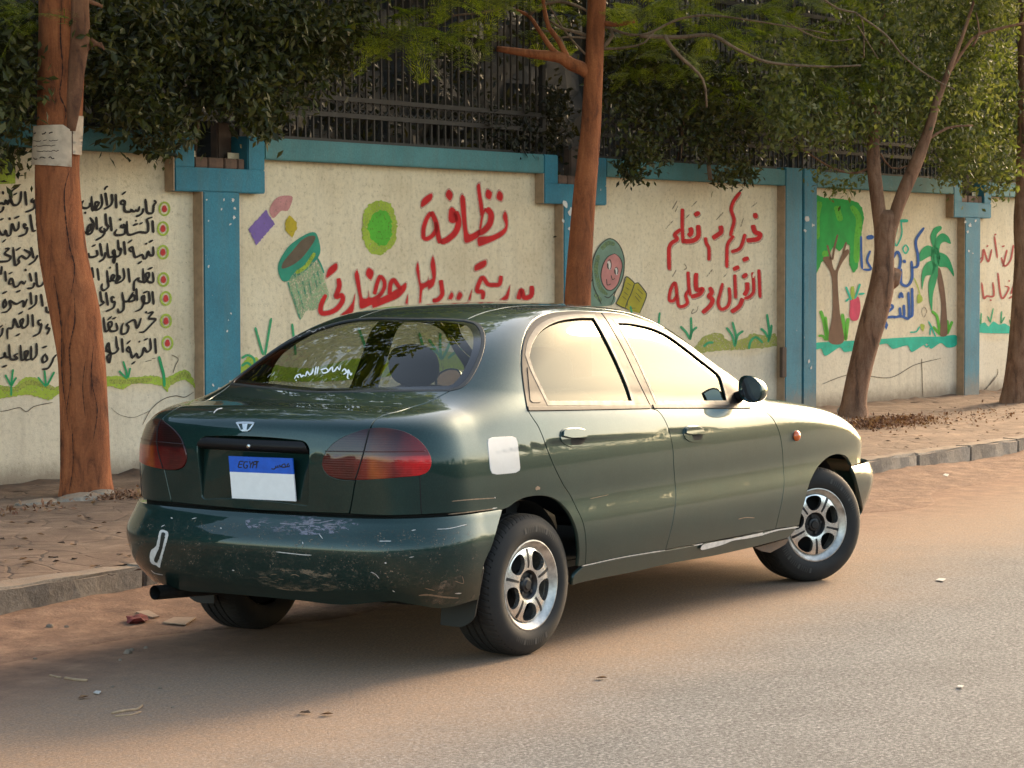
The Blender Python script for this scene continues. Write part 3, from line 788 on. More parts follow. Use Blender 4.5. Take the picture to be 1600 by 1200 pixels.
# quarter panel, roof rail and pillars: one pressed side
lid_edge = [(702, 611, 1), (683, 621), (665, 629.6), (640, 637), (622, 642.6), (604, 647), (596, 650), (588, 654.5), (584, 658), (579, 667), (577, 676), (570, 704), (562, 730), (555, 752), (550, 780), (545.6, 803.5, 1)]
glass_side = [(702, 611, 1), (720, 606), (733, 595), (746, 573), (755, 549), (757.5, 530), (755, 515.5), (746, 504.5), (728, 499.5, 1)]
lamp_px = [(504, 723), (508, 710), (519.4, 695), (540, 682), (562.5, 673.4), (577.5, 670), (596, 669), (615, 671), (633.8, 676), (652.5, 686.6), (665.6, 700.6), (672.8, 715.6), (673, 727), (667.5, 737), (656, 742), (628, 745), (590.6, 748), (555, 749.4), (528.8, 747.5), (513.8, 742), (506, 732.5)]
roof_seam = [(728, 499.5, 1), (745, 492), (765, 485.5), (800, 479), (850, 477), (895, 479), (945, 483), (985, 489.5), (1025, 505), (1065, 530), (1095, 552), (1124, 573.2), (1150, 594), (1166, 606, 1)]
fuel_px = [(762, 692), (763, 686), (769, 683.5), (800, 682), (806, 684), (808.5, 690), (812.5, 727), (812, 735), (806, 738.5), (776, 741.5), (769, 740), (766, 734)]
seam_bot = [(545.6, 803.5, 1), (600, 806), (655, 804.5), (700, 802), (740, 799.5), (784, 797, 1)]
def c3(px, fn=fB, **kw): return px3(px, fn, closed=False, **kw)
lidR, glR, rfR = c3(lid_edge), c3(glass_side), c3(roof_seam)
cutR3, topR3, topF3 = c3(cut_rear), c3(top_rear), c3(top_front)
archR3, seamR3 = c3(arch_rear), c3(seam_bot)
side_out = np.concatenate([glR[:-1], rfR[:-1], topF3[::-1][6:], topR3[::-1][1:], cutR3[1:], archR3[::-1], seamR3[::-1][1:-1], lidR[::-1][:-1]])
fuel3, lamp3 = px3(fuel_px, fB), px3(lamp_px, fB)
lampR = lamp3
# part of the lamp that sits on the side panel: cut the panel with the whole lamp outline where it lies outside the lid edge
def clip_outline_with_lamp():
    ch = QUART; po, lp = ch.to2(side_out), ch.to2(lampR)
    ins = inside(lp, po)
    k = np.where(ins)[0]
    if not len(k): return side_out
    # the lid edge enters and leaves the lamp: replace that run with the lamp's outer arc
    a, b = k.min()-1, k.max()+1
    pa, pb = po[a], po[b % len(po)]
    ia = np.argmin(((lp-pa)**2).sum(1)); ib = np.argmin(((lp-pb)**2).sum(1))
    n = len(lp)
    arc1 = [(ia+j) % n for j in range((ib-ia) % n+1)]; arc2 = [(ia-j) % n for j in range((ia-ib) % n+1)]
    side = arc1 if lampR[arc1][:, 1].min() < lampR[arc2][:, 1].min() else arc2
    return np.concatenate([side_out[:a+1], lampR[side], side_out[b:]])
side2 = clip_outline_with_lamp()
body = MB()
g = Geo(*shell(fB, QUART, side2, [fuel3], res=.02, holeshrink=.001))
for q in (g, g.mirror()): body.add(q.V, q.F, 0, q.N)
# roof between the two seams
roof_top = c3([(728, 499.5, 1), (700, 497.6), (665, 497), (636, 497)])          # rear header, right corner to the centre line
roof_top = roof_top[roof_top[:, 1] < -.02]
xs = np.linspace(rfR[-1][0], rfR[-1][0]+.0, 1)
ws_y = np.linspace(-.60, 0, 8)
def on_top(x, y, fn=fB):
    P, h = cast(fn, np.array([[a, b, 2.0] for a, b in zip(x, y)]), np.repeat([[0, 0, -1.0]], len(x), 0), 0, 1.6, 400); return P
seamx = rfR[(rfR[:, 0] < 1.52)]
ws_top = on_top(1.52+.09*(1-(np.linspace(-.52, 0, 7)/.52)**2), np.linspace(-.535, -.02, 7))
halfR = np.concatenate([roof_top[::-1], seamx, ws_top])
roof_out = np.concatenate([halfR, mir(halfR[::-1])])
g = Geo(*shell(fB, TOPC, roof_out, res=.03)); body.add(g.V, g.F, 0, g.N)
body_o = body.build('body', M_PAINT, car)

# rear window
gh = np.concatenate([c3([(496, 613.5, 1), (545, 613), (600, 612.3), (660, 611.5), (702, 611, 1)])[:-1], glR, roof_top[1:]])
gh = gh[np.abs(gh[:, 1]) > .012]; gh[:, 1] = np.minimum(gh[:, 1], -.012)
rw_out = np.concatenate([gh, mir(gh[::-1])])
g = Geo(*shell(fB, REARC, rw_out, res=.03, lift=-.004, shrink=.008, flange=0)); rw = g.obj('rear_window', M_REAR_GLASS, car)
inner = shrink3(rw_out, .045, REARC)
g = Geo(*shell(fB, REARC, rw_out, [inner], res=.02, lift=-.0025, shrink=.006, holeshrink=0, flange=0)); g.obj('window_edge_band', M_FILM, rw)
g = Geo(*shell(fB, REARC, rw_out, [shrink3(rw_out, .013, REARC)], res=.02, lift=.0015, shrink=.0, holeshrink=0, flange=.006)); g.obj('window_seal', M_RUBBER, rw)
for k in range(9):      # heating wires
    pass

# windscreen and its seal
wsx = on_top(1.53+.09*(1-(np.linspace(-.50, 0, 7)/.52)**2), np.linspace(-.525, -.02, 7))
wlow = on_top(2.22+.20*(1-(np.linspace(-.66, 0, 7)/.66)**2), np.linspace(-.66, -.02, 7))
hw = np.concatenate([wsx[::-1], wlow])
g = Geo(*shell(fB, Flat((.6, 0, .8)), np.concatenate([hw, mir(hw[::-1])]), res=.04, lift=-.003, shrink=.004, flange=0)); g.obj('windscreen', M_SIDE_GLASS, car)

# boot lid
lidc = c3([(545.6, 803.5, 1), (500, 802), (450, 800), (400, 797.8)]); lidc = lidc[lidc[:, 1] < -.02]
glb = gh[:8] if False else c3([(496, 613.5, 1), (545, 613), (600, 612.3), (660, 611.5), (702, 611, 1)])
glb = glb[glb[:, 1] < -.02]
lh = np.concatenate([glb[:-1], lidR, lidc[1:]])
lid_out = np.concatenate([lh, mir(lh[::-1])])
def clip_lid():
    """takes the two lamp shapes out of the lid outline"""
    ch = REARC; lp3 = lampR; po, lp = ch.to2(lh), ch.to2(lp3)
    ins = inside(lp, po); k = np.where(ins)[0]; a, b = k.min()-1, k.max()+1
    ia = np.argmin(((lp-po[a])**2).sum(1)); ib = np.argmin(((lp-po[b])**2).sum(1)); n = len(lp)
    arc1 = [(ia+j) % n for j in range((ib-ia) % n+1)]; arc2 = [(ia-j) % n for j in range((ia-ib) % n+1)]
    side = arc1 if lp3[arc1][:, 1].max() > lp3[arc2][:, 1].max() else arc2
    return np.concatenate([lh[:a+1], lp3[side], lh[b:]])
lh2 = clip_lid(); lid_out = np.concatenate([lh2, mir(lh2[::-1])])
rec_px = [(304, 704), (306, 695), (311, 689.5), (323.8, 686), (387.5, 684.7), (462.5, 688), (473.8, 692), (479.4, 701), (479.5, 714), (477, 760), (475, 787, 1), (390, 785), (311, 780, 1), (307, 745)]
rec3 = px3(rec_px, fB)
# make the recess symmetric about the centre line
ry = (rec3[:, 1].max()-rec3[:, 1].min())/2; rz1, rz0 = rec3[:, 2].max(), rec3[:, 2].min()
def rrect(hw, z0, z1, r, k=6, r0=.02):
    pts = []
    for (cy, cz, a0, rr) in ((hw-r, z1-r, 0, r), (-hw+r, z1-r, 90, r), (-hw+r0, z0+r0, 180, r0), (hw-r0, z0+r0, 270, r0)):
        for j in range(k+1):
            a = R(a0+90*j/k); pts.append((cy+rr*math.cos(a), cz+rr*math.sin(a)))
    return np.array(pts)
def onback(yz, fn=fB):
    P, h = cast(fn, np.array([[-1.6, a, b] for a, b in yz]), np.repeat([[1.0, 0, 0]], len(yz), 0), 0, 1.6, 400); return P
rec_yz = rrect(ry, rz0, rz1, .05)
rec_yz[:, 0] *= np.where(rec_yz[:, 1] < rz0+.1, .955, 1.0)
rec_back = onback(rec_yz)
def lid_fl(Pb, Nb, outs): return -Nb*.014
g = Geo(*shell(fB, REARC, lid_out, [rec_back], res=.02, holeshrink=0)); lid = g.obj('boot_lid', M_PAINT, car)
# number-plate recess: a tray that is deepest under the grip bar
tray = MB(); q2, Fc = tri_surface(rec_yz, [], .018)
Pb = onback(q2); dep = .006+.052*np.clip((q2[:, 1]-rz0)/(rz1-rz0), 0, 1)**1.2
Pt = Pb.copy(); Pt[:, 0] += dep
no = np.array([[-1.0, 0, -.12]]); no /= np.linalg.norm(no)
k = tray.add(Pt, [tuple(f[::-1]) for f in Fc], 0, np.repeat(no, len(Pt), 0))
Pe = onback(rec_yz); n = len(rec_yz); de = .006+.052*np.clip((rec_yz[:, 1]-rz0)/(rz1-rz0), 0, 1)**1.2
cen = np.array([0, (rz0+rz1)/2]); nd = cen-rec_yz; nd /= np.linalg.norm(nd, axis=1, keepdims=True)
Pi = Pe.copy(); Pi[:, 0] += de; nn = np.stack([0*nd[:, 0], nd[:, 0], nd[:, 1]], -1)
tray.add(np.concatenate([Pe, Pi]), [(i, n+i, n+(i+1) % n, (i+1) % n) for i in range(n)], 0, np.concatenate([nn, nn]))
tray.build('plate_recess', M_PAINT, lid)
# grip bar over the plate
gb = MB(); zt = rz1-.006
bar_yz = np.array([(math.cos(a)*(ry-.012)*(abs(math.cos(a))**-.7 if abs(math.cos(a)) > .05 else 1), zt-.024+math.sin(a)*.020) for a in np.linspace(0, 2*math.pi, 1)])
bar = rrect(ry-.004, zt-.05, zt, .045, r0=.022)
bo = onback(bar); q2, Fc = tri_surface(bar, [], .012); Pq = onback(q2)
Pq[:, 0] += .002-.012*np.clip(1-((q2[:, 1]-(zt-.022))/.026)**2, 0, 1)+np.where(q2[:, 1] < zt-.03, .030*np.clip((zt-.03-q2[:, 1])/.02, 0, 1)**2, 0)
gb.add(Pq, [tuple(f[::-1]) for f in Fc]); gb.build('grip_bar', M_TRIM, lid)
lk = MB(); P = onback(np.array([[0.0, zt-.026]]))[0]; lk.lathe([(.001, -.006), (.008, -.006), (.009, 0), (.009, .01)], 20, (P[0]-.010, P[1], P[2]), 'x'); lk.build('lock_barrel', M_CHROME, lid)

# number plate: blue band above, white below
M_PL_W = plain('plate_white', (.80, .80, .79), .45, var=.04); M_PL_B = plain('plate_blue', (.010, .10, .52), .4, var=.12); M_INK = plain('plate_ink', (.010, .012, .02), .5)
def plate_pt(y, z, x=0):    # plate frame: a slightly tilted plane
    return (-.862+.06*(z-.70)*0-x+.022, y, z)
pq = [on_plane(u, v, (-.838, 0, 0), np.array([1.0, 0, .10])/math.hypot(1, .1)) for u, v in ((348, 715.5), (447.5, 717.5), (437.5, 786), (337, 779.5))]
pq = np.array(pq); pw = (pq[0, 1]-pq[1, 1]+pq[3, 1]-pq[2, 1])/2; pcy = pq[:, 1].mean(); pcz = pq[:, 2].mean(); ph = (pq[0, 2]+pq[1, 2]-pq[2, 2]-pq[3, 2])/2
slope = (pq[0, 2]-pq[1, 2]+pq[3, 2]-pq[2, 2])/2/pw
pl = empty('number_plate', (-.842, pcy, pcz)); pl.parent = car
pl.rotation_euler = (math.atan(slope), R(-6), 0)
b = MB(); b.box((0, 0, -ph*.185), (.006, pw, ph*.63), 0); b.build('plate_field', M_PL_W, pl, False)
b = MB(); b.box((0, 0, ph*.316), (.006, pw, ph*.368), 0); b.build('plate_band', M_PL_B, pl, False)
def strokes(lines, to3, wd, name, mat, parent, lift=.0006, nrm=None, taper=True):
    """brush strokes: lists of 2-D points (optionally with a width factor) turned into flat ribbons"""
    mb = MB()
    for ln in lines:
        P = smooth_px([(p[0], p[1]) for p in ln], closed=False, step=wd*.9) if len(ln) > 2 else np.array([p[:2] for p in ln], float)
        mb_ribbon(mb, P, wd, to3)
    return mb.build(name, mat, parent, False)
def mb_ribbon(mb, P, wd, to3, mi=0):
    P = np.asarray(P, float); n = len(P)
    wd = np.asarray(wd, float)*np.ones(n)
    t = np.gradient(P, axis=0) if n > 2 else np.repeat((P[-1:]-P[:1]), n, 0)
    t /= np.linalg.norm(t, axis=1, keepdims=True)+1e-9; nn = np.stack([-t[:, 1], t[:, 0]], -1)
    A = P+nn*wd[:, None]/2; B = P-nn*wd[:, None]/2
    vs = [to3(*p) for p in np.concatenate([A, B])]
    k = mb.add(vs, [(i, i+1, n+i+1, n+i) for i in range(n-1)], mi)
def pl_to3(u, v):   # pixel -> plate's local frame (photo corners to plate corners)
    a = np.linalg.solve(np.array([pq[0, 1:]*0+[0, 0]]*2)+np.eye(2), np.zeros(2))
    d = on_plane(u, v, (-.838, 0, 0), np.array([1.0, 0, .10])/math.hypot(1, .1))
    y, z = d[1]-pcy, d[2]-pcz; cs, sn = math.cos(math.atan(slope)), math.sin(math.atan(slope))
    return (-.0036, y*cs+z*sn, -y*sn+z*cs)
Z1 = lambda x, y: (200+x/5.333, 620+y/5.333)
EG = [[(840, 545), (832, 570), (826, 595)], [(842, 545), (872, 548)], [(836, 570), (862, 572)], [(828, 597), (858, 598)],
      [(908, 552), (884, 550), (872, 575), (878, 600), (898, 602), (904, 580), (890, 578)], [(922, 545), (932, 572), (950, 548)], [(932, 572), (926, 603)],
      [(958, 548), (946, 604)], [(958, 548), (978, 550), (980, 568), (952, 576)], [(968, 547), (1000, 549)], [(988, 550), (976, 605)],
      [(1252, 565), (1240, 572), (1238, 590), (1252, 592), (1256, 578)], [(1240, 592), (1205, 596), (1178, 590)], [(1222, 592), (1216, 568), (1196, 576), (1188, 592)], [(1178, 592), (1172, 575)], [(1172, 594), (1160, 596), (1156, 580)], [(1156, 596), (1142, 600), (1140, 585)], [(1140, 600), (1128, 612), (1104, 608)]]
strokes([[Z1(*p) for p in s] for s in EG[:11]], pl_to3, 1.8, 'plate_lettering', M_INK, pl); strokes([[Z1(*p) for p in s] for s in EG[11:]], pl_to3, 1.8, 'plate_lettering', M_INK, pl)
tag(pl, 'blue and white number plate lettered EGYPT with its number blanked out')

# badge on the boot lid
bd = MB()
BP = lambda u, v, l: (lambda P: P[0]+grad(fB, P)[0]*l)(px3([(u, v)], fB, raw=True))
def plate_px(mb, pts, l0, l1, mi=0):
    a = [BP(u, v, l0) for u, v in pts]; b_ = [BP(u, v, l1) for u, v in pts]; n = len(pts)
    k = mb.add(list(a)+list(b_), [tuple(range(n, 2*n))[::-1]]+[(i, (i+1) % n, n+(i+1) % n, n+i)[::-1] for i in range(n)], mi)
rim = [(369, 661), (372, 660), (383, 659.6), (395, 660), (398.5, 661), (397, 663.5), (391, 663), (383, 662.6), (375, 663), (370.5, 663.5)]
plate_px(bd, rim, 0, .004)
for pts in ([(370.5, 663), (373, 663), (377.5, 672), (379, 673.5), (376, 672.5)], [(379, 662.8), (387.5, 662.8), (385.5, 673.8), (381, 673.8)], [(395, 663.5), (397.5, 663), (391, 672.5), (387, 673.8)]):
    plate_px(bd, pts, 0, .0035)
plate_px(bd, [(376, 671.6), (391, 671.6), (387.5, 674.3), (379.5, 674.3)], 0, .004)
bd.build('badge', M_CHROME, lid, False)

# tail lamps
def lamp_glass(name):
    m, nt, b = new_mat(name); co = coords(nt)
    wv = N(nt, 'ShaderNodeTexWave', wave_type='BANDS', bands_direction='Z'); wv.inputs['Scale'].default_value = 34; wv.inputs['Distortion'].default_value = .3; L(nt, co, wv.inputs[0])
    sep = N(nt, 'ShaderNodeSeparateXYZ'); L(nt, co, sep.inputs[0])
    yy = math_n(nt, 'ABSOLUTE', sep.outputs[1])
    amb = ramp(nt, yy, [(.0, (.035, .003, .003)), (.48, (.05, .003, .003)), (.535, (.10, .006, .003)), (.56, (.19, .045, .005)), (.60, (.16, .028, .004)), (.64, (.12, .003, .003)), (.70, (.36, .003, .005)), (.76, (.46, .004, .008))])
    up = ramp(nt, sep.outputs[2], [(.0, (1.5, 1.2, 1.2)), (.862, (1.5, 1.2, 1.2)), (.872, (.35, .25, .25)), (1, (.25, .18, .19))])
    c = mixc(nt, 1.0, amb, up, 'MULTIPLY')
    n = noise(nt, 14, 4, .6, co); c = mixc(nt, .5, c, ramp(nt, n, [(.35, (.25,)*3), (.65, (1.25,)*3)]), 'MULTIPLY')
    L(nt, c, b.inputs['Base Color']); b.inputs['Roughness'].default_value = .35
    b.inputs['Specular IOR Level'].default_value = .2; b.inputs['Coat Weight'].default_value = .8; b.inputs['Coat Roughness'].default_value = .02
    bump(nt, b, wv.outputs[0], .15, .004); return m
M_LAMP = lamp_glass('tail_lamp_lens')
LAMPC = Flat((-.80, -.57, .2))
g = Geo(*shell(fB, LAMPC, lamp3, res=.015, lift=.004, shrink=.001, flange=.016))
lamps = both('tail_lamp', g, M_LAMP, (car, car))
# lid gap running over the lamp
gapl = [c3([(577.5, 671.5, 1), (573, 690), (569, 706), (562, 730), (556, 748, 1)])]
for s, lp in ((1, lamps[0]), (-1, lamps[1])):
    P = gapl[0].copy(); Nn = grad(fB, P); P = P+Nn*.0045
    if s < 0: P = mir(P)
    mb = MB(); mb.tube(P, .0028, 6); mb.build('lamp_gap', M_DARK, lp)
    # lower red/upper smoked divider
    P = px3([(509, 705), (540, 705.5), (580, 706), (620, 706), (664, 705)], fB, closed=False); P = P+grad(fB, P)*.004
    if s < 0: P = mir(P)
    mb = MB(); mb.tube(P, .0022, 6); mb.build('lens_divider', M_LAMP, lp)
# joint below the lamp
P = c3([(656, 743, 1), (657, 775), (658.5, 803, 1)]); P = P+grad(fB, P)*.0002
for s in (1, -1):
    mb = MB(); Q = P if s > 0 else mir(P); mb.tube(Q, .002, 6); mb.build('body_joint', M_DARK, body_o)

# filler flap (white primer on the right-hand side)
M_FLAP = plain('white_primer', (.50, .51, .51), .55, var=.06, vscale=18)
g = Geo(*shell(fB, QUART, fuel3, res=.012, lift=.0015, shrink=.0015, flange=.012)); fl = g.obj('fuel_flap', M_FLAP, car); tag(fl, 'white primed fuel flap')
g.mirror().obj('fuel_flap', M_PAINT, car) if False else None
fm = Geo(*shell(fB, QUART, fuel3, res=.03, lift=-.001, shrink=-.003, flange=0)).mirror(); fm.obj('blank_panel', M_PAINT, car)

# rear bumper
CB = Cyl((.15, 0), math.pi)
bb = px3([(395, 931), (467, 938), (536, 945), (611, 939), (639, 943), (692, 950), (748, 936, 1)], fRB, closed=False)
bs = px3([(748, 936, 1), (754, 890), (757.5, 877), (769, 851), (780, 812), (784.5, 798, 1)], fRB, closed=False)
a_ = CB.to2(np.concatenate([bb, bs[1:]])); a_ = a_[a_[:, 0] > .02] if a_[-1, 0] > 0 else a_[a_[:, 0] < -.02]
sgn = 1 if a_[-1, 0] > 0 else -1
amax = a_[-1, 0]
topz = .626
half = [tuple(p) for p in a_[:-1]]+[(amax, topz)]+[(amax*t, topz) for t in np.linspace(.97, .03, 40)]
half = np.array(half); full = np.concatenate([half, np.stack([-half[::-1, 0], half[::-1, 1]], -1)])
class PreCyl(Cyl):
    def to2(s, P): return P[:, :2]
PC = PreCyl((.15, 0), math.pi)
def bfl(Pb, Nb, outs):
    d = -Nb*.02
    up_ = outs[:, 2] > .7; c = np.array([.15, 0])-Pb[:, :2]; c /= np.linalg.norm(c, axis=1, keepdims=True)
    d[up_] = np.concatenate([c*.06, np.full((len(c), 1), .004)], 1)[up_]; return d
PC.T = lambda P: 0
g = Geo(*shell(fRB, PC, np.concatenate([full, full[:, :1]*0], 1), res=.024, fl_in=bfl, shrink=.0))
rbump = g.obj('rear_bumper', M_BUMP, car); tag(rbump, 'rear bumper with scuffed and scraped paint')

# dark panel added behind the tail shut lines to stop light leaking through
q = np.array([(t, .50) for t in np.linspace(-.76, .76, 30)]+[(t, .74) for t in np.linspace(.76, -.76, 30)])*np.array([sgn*1.0, 1])
g = Geo(*shell(fB, PC, np.concatenate([q, q[:, :1]*0], 1), res=.04, lift=-.022, flange=0, shrink=0)); g.obj('leak_blocking_panel', M_DARK, car)
# ------------------------------------------------------------------ front wings, bonnet, front bumper, sills
arch_f = [(1248.4, 822, 1), (1253, 800), (1258.4, 781), (1264, 758.7), (1270, 744), (1278, 730), (1292.4, 716), (1306.5, 710.3), (1320.7, 712.5), (1327, 720), (1330.5, 728, 1)]
wing_px = cut_front[:-1]+[(1211.6, 827, 1), (1230, 824)]+arch_f
tail = c3([(1330.5, 728, 1), (1344, 723.5, 1)])
w1 = c3(wing_px)
# upper edge (bonnet shut line) is given in car space
bx = np.linspace(3.33, 2.1, 14); by = np.interp(bx, [2.1, 2.4, 2.8, 3.1, 3.33], [-.70, -.685, -.665, -.635, -.60])
btop = on_top(bx, by)
wing_out = np.concatenate([w1, tail[1:], btop])
WINGC = Flat((.30, -.78, .55))
g = Geo(*shell(fB, WINGC, wing_out, res=.02)); wings = both('front_wing', g, M_PAINT, (car, car))
bxc = np.linspace(2.24, 2.42, 6); cow = on_top(2.24+.20*(1-(np.linspace(-.69, -.02, 7)/.69)**2), np.linspace(-.69, -.02, 7))
nose = on_top(3.33+.17*(1-(np.linspace(-.60, -.02, 7)/.60)**2), np.linspace(-.60, -.02, 7))
kk = (bx > 2.26)
hb = np.concatenate([nose[::-1], btop[kk], cow])
g = Geo(*shell(fB, Flat((.25, 0, .97)), np.concatenate([hb, mir(hb[::-1])]), res=.035)); g.obj('bonnet', M_PAINT, car)
# front bumper
CF = Cyl((2.6, 0), 0.0)
fb1 = px3([(1331, 729, 1), (1337.7, 747), (1346, 781), (1350, 800, 1)], fFB, closed=False)
af = CF.to2(fb1); a0 = af[:, 0].min()
half = [(0-.02, .22), (a0*.5, .22), (a0*.86, .23)]+[tuple(p) for p in af[::-1]]+[(a0*t, .572) for t in np.linspace(.98, .03, 30)]
half = np.array(half); full = np.concatenate([half, np.stack([-half[::-1, 0], half[::-1, 1]], -1)])
PF = PreCyl((2.6, 0), 0.0)
def ffl(Pb, Nb, outs):
    d = -Nb*.02; up_ = outs[:, 2] > .7; c = np.array([2.6, 0])-Pb[:, :2]; c /= np.linalg.norm(c, axis=1, keepdims=True)
    d[up_] = np.concatenate([c*.05, np.full((len(c), 1), .003)], 1)[up_]; return d
g = Geo(*shell(fFB, PF, np.concatenate([full, full[:, :1]*0], 1), res=.028, fl_in=ffl, shrink=0)); g.obj('front_bumper', M_BUMP, car)
# nose panel with head lamps
M_HEAD = glass_mat('head_lamp_glass', (.8, .8, .78), .25); M_REFL = plain('lamp_reflector', (.7, .7, .68), .15, 1.0)
xs_, zs_ = [], []
hl = MB()
def onfront(yz, fn=fB):
    P, h = cast(fn, np.array([[4.4, a, b] for a, b in yz]), np.repeat([[-1.0, 0, 0]], len(yz), 0), 0, 1.6, 400); return P
npz = onfront(np.array([(a, b) for a, b in [(-.70, .56), (-.35, .56), (0, .56), (.35, .56), (.70, .56), (.66, .69), (.35, .72), (0, .73), (-.35, .72), (-.66, .69)]]))
g = Geo(*shell(fB, Flat((1, 0, .2)), npz, res=.03)); g.obj('nose_panel', M_PAINT, car)
hl3 = onfront(np.array([(-.70, .59), (-.66, .575), (-.40, .575), (-.36, .62), (-.40, .66), (-.60, .69), (-.69, .66)]))
both('head_lamp', Geo(*shell(fB, Flat((1, -.3, .2)), hl3, res=.02, lift=.004, flange=.02)), M_REFL, (car, car))

# sills
sill_px = [(914.4, 884.5, 1), (975, 872.5), (1040, 861), (1100, 850), (1150, 841.5), (1211, 828.5), (1248.4, 822, 1), (1241, 833), (1232, 841.5, 1), (1182, 855, 1), (1116.7, 869.5), (1050, 881.5), (991.8, 895), (945, 904), (910, 911.5), (896, 916, 1), (899, 900)]
g = Geo(*shell(fB, Flat((0, -1, -.1)), px3(sill_px, fB), res=.02, lift=-.006)); sills = both('sill', g, M_BUMP, (car, car))

# black trims: quarter triangle, mirror sail, belt strips
tri_px = [(821.5, 556, 1), (831, 580), (844.4, 608), (855.6, 631, 1), (856, 635, 1), (823.5, 635.5, 1), (818.5, 601), (816.8, 566)]
tri3 = px3(tri_px, fB)
tris = both('quarter_trim', Geo(*shell(fB, SIDE, tri3, res=.012, lift=.002, shrink=.001, flange=.006)), M_TRIM, rdoor)
ins_px = [(823.5, 575, 1), (845, 626), (843, 629), (831, 629), (828, 626)]
both('trim_inset', Geo(*shell(fB, SIDE, px3(ins_px, fB), res=.012, lift=.0045, shrink=.0, flange=.003)), M_TRIM, tris)
sail_px = [(1123.5, 575, 1), (1140, 586), (1156, 600), (1160, 620), (1158, 634.5, 1), (1137.5, 630.5, 1), (1132, 607.5), (1127, 590.6)]
sail3 = px3(sail_px, fB)
sails = both('mirror_sail', Geo(*shell(fB, SIDE, sail3, res=.012, lift=.003, shrink=.0, flange=.008)), M_TRIM, fdoor)
for pts, dd in (([(824, 636.2, 1), (900, 635.5), (1014, 633, 1), (1016.5, 638.3, 1), (900, 640.8), (825, 641.8, 1)], rdoor), ([(1019, 633, 1), (1080, 632.5), (1150, 633, 1), (1176, 634.5, 1), (1172, 637.8), (1080, 637.8), (1021, 638, 1)], fdoor)):
    both('belt_strip', Geo(*shell(fB, SIDE, px3(pts, fB), res=.012, lift=.006, shrink=0, flange=.008)), M_TRIM, dd)

# door handles: bezel, flap and a flat dark patch painted for the pocket's shade
def handle(pts_bezel, flap, pocket, dd):
    hs = both('door_handle', Geo(*shell(fB, SIDE, px3(pts_bezel, fB), res=.008, lift=.004, shrink=0, flange=.005)), M_PAINT, dd)
    both('pocket_shade_patch', Geo(*shell(fB, SIDE, px3(pocket, fB), res=.006, lift=.0046, shrink=0, flange=0)), M_DARK, hs)
    both('handle_flap', Geo(*shell(fB, SIDE, px3(flap, fB), res=.006, lift=.013, shrink=0, flange=.010)), M_PAINT, hs)
handle([(875.5, 684), (876, 675), (880, 671), (890, 669.5), (905, 669.5), (912, 671), (915.5, 676), (915.8, 685), (913, 693), (906, 697.5), (892, 698), (882, 694), (877, 689)],
       [(877.5, 681.5, 1), (878, 675), (882, 672), (892, 671), (905, 671), (911, 673), (913.5, 677), (913.8, 684, 1), (890, 684.5, 1)],
       [(890, 683.8, 1), (914, 683.5, 1), (912.5, 690), (906, 695), (892, 695.5, 1)], rdoor)
handle([(1068, 679), (1069, 670), (1073, 666.5), (1082, 665.3), (1092, 666), (1097, 669.5), (1099, 676), (1098, 684), (1094, 689), (1086, 690.5), (1077, 689.5), (1070.5, 685)],
       [(1069.5, 677, 1), (1070.5, 670), (1074, 667.8), (1082, 666.8), (1091.5, 667.5), (1096, 671), (1097.3, 678, 1), (1080, 679, 1)],
       [(1080, 678.2, 1), (1097.3, 677.5, 1), (1096.5, 683.5), (1093, 687), (1083, 688.3, 1)], fdoor)

# amber repeater on the wing
M_AMBER = plain('amber_lens', (.75, .13, .02), .2, var=.1); M_AMBER.node_tree.nodes['Principled BSDF'].inputs['Coat Weight'].default_value = 1
rp = px3([(1244, 681)], fB, raw=True)[0]; rn = grad(fB, rp[None])[0]
for s in (1, -1):
    mb = MB(); rot = Vector(rn).to_track_quat('Y', 'Z').to_matrix().to_4x4()
    mb.lathe([(.026, -.002), (.026, .006), (.022, .014), (.012, .019), (.0005, .020)], 24)
    o = mb.build('side_repeater', M_AMBER, wings[0 if s > 0 else 1]); 
    M4 = Matrix.Translation(rp) @ rot
    for v in o.data.vertices:
        v.co = M4 @ v.co
        if s < 0: v.co.y *= -1
    if s < 0: o.data.flip_normals()

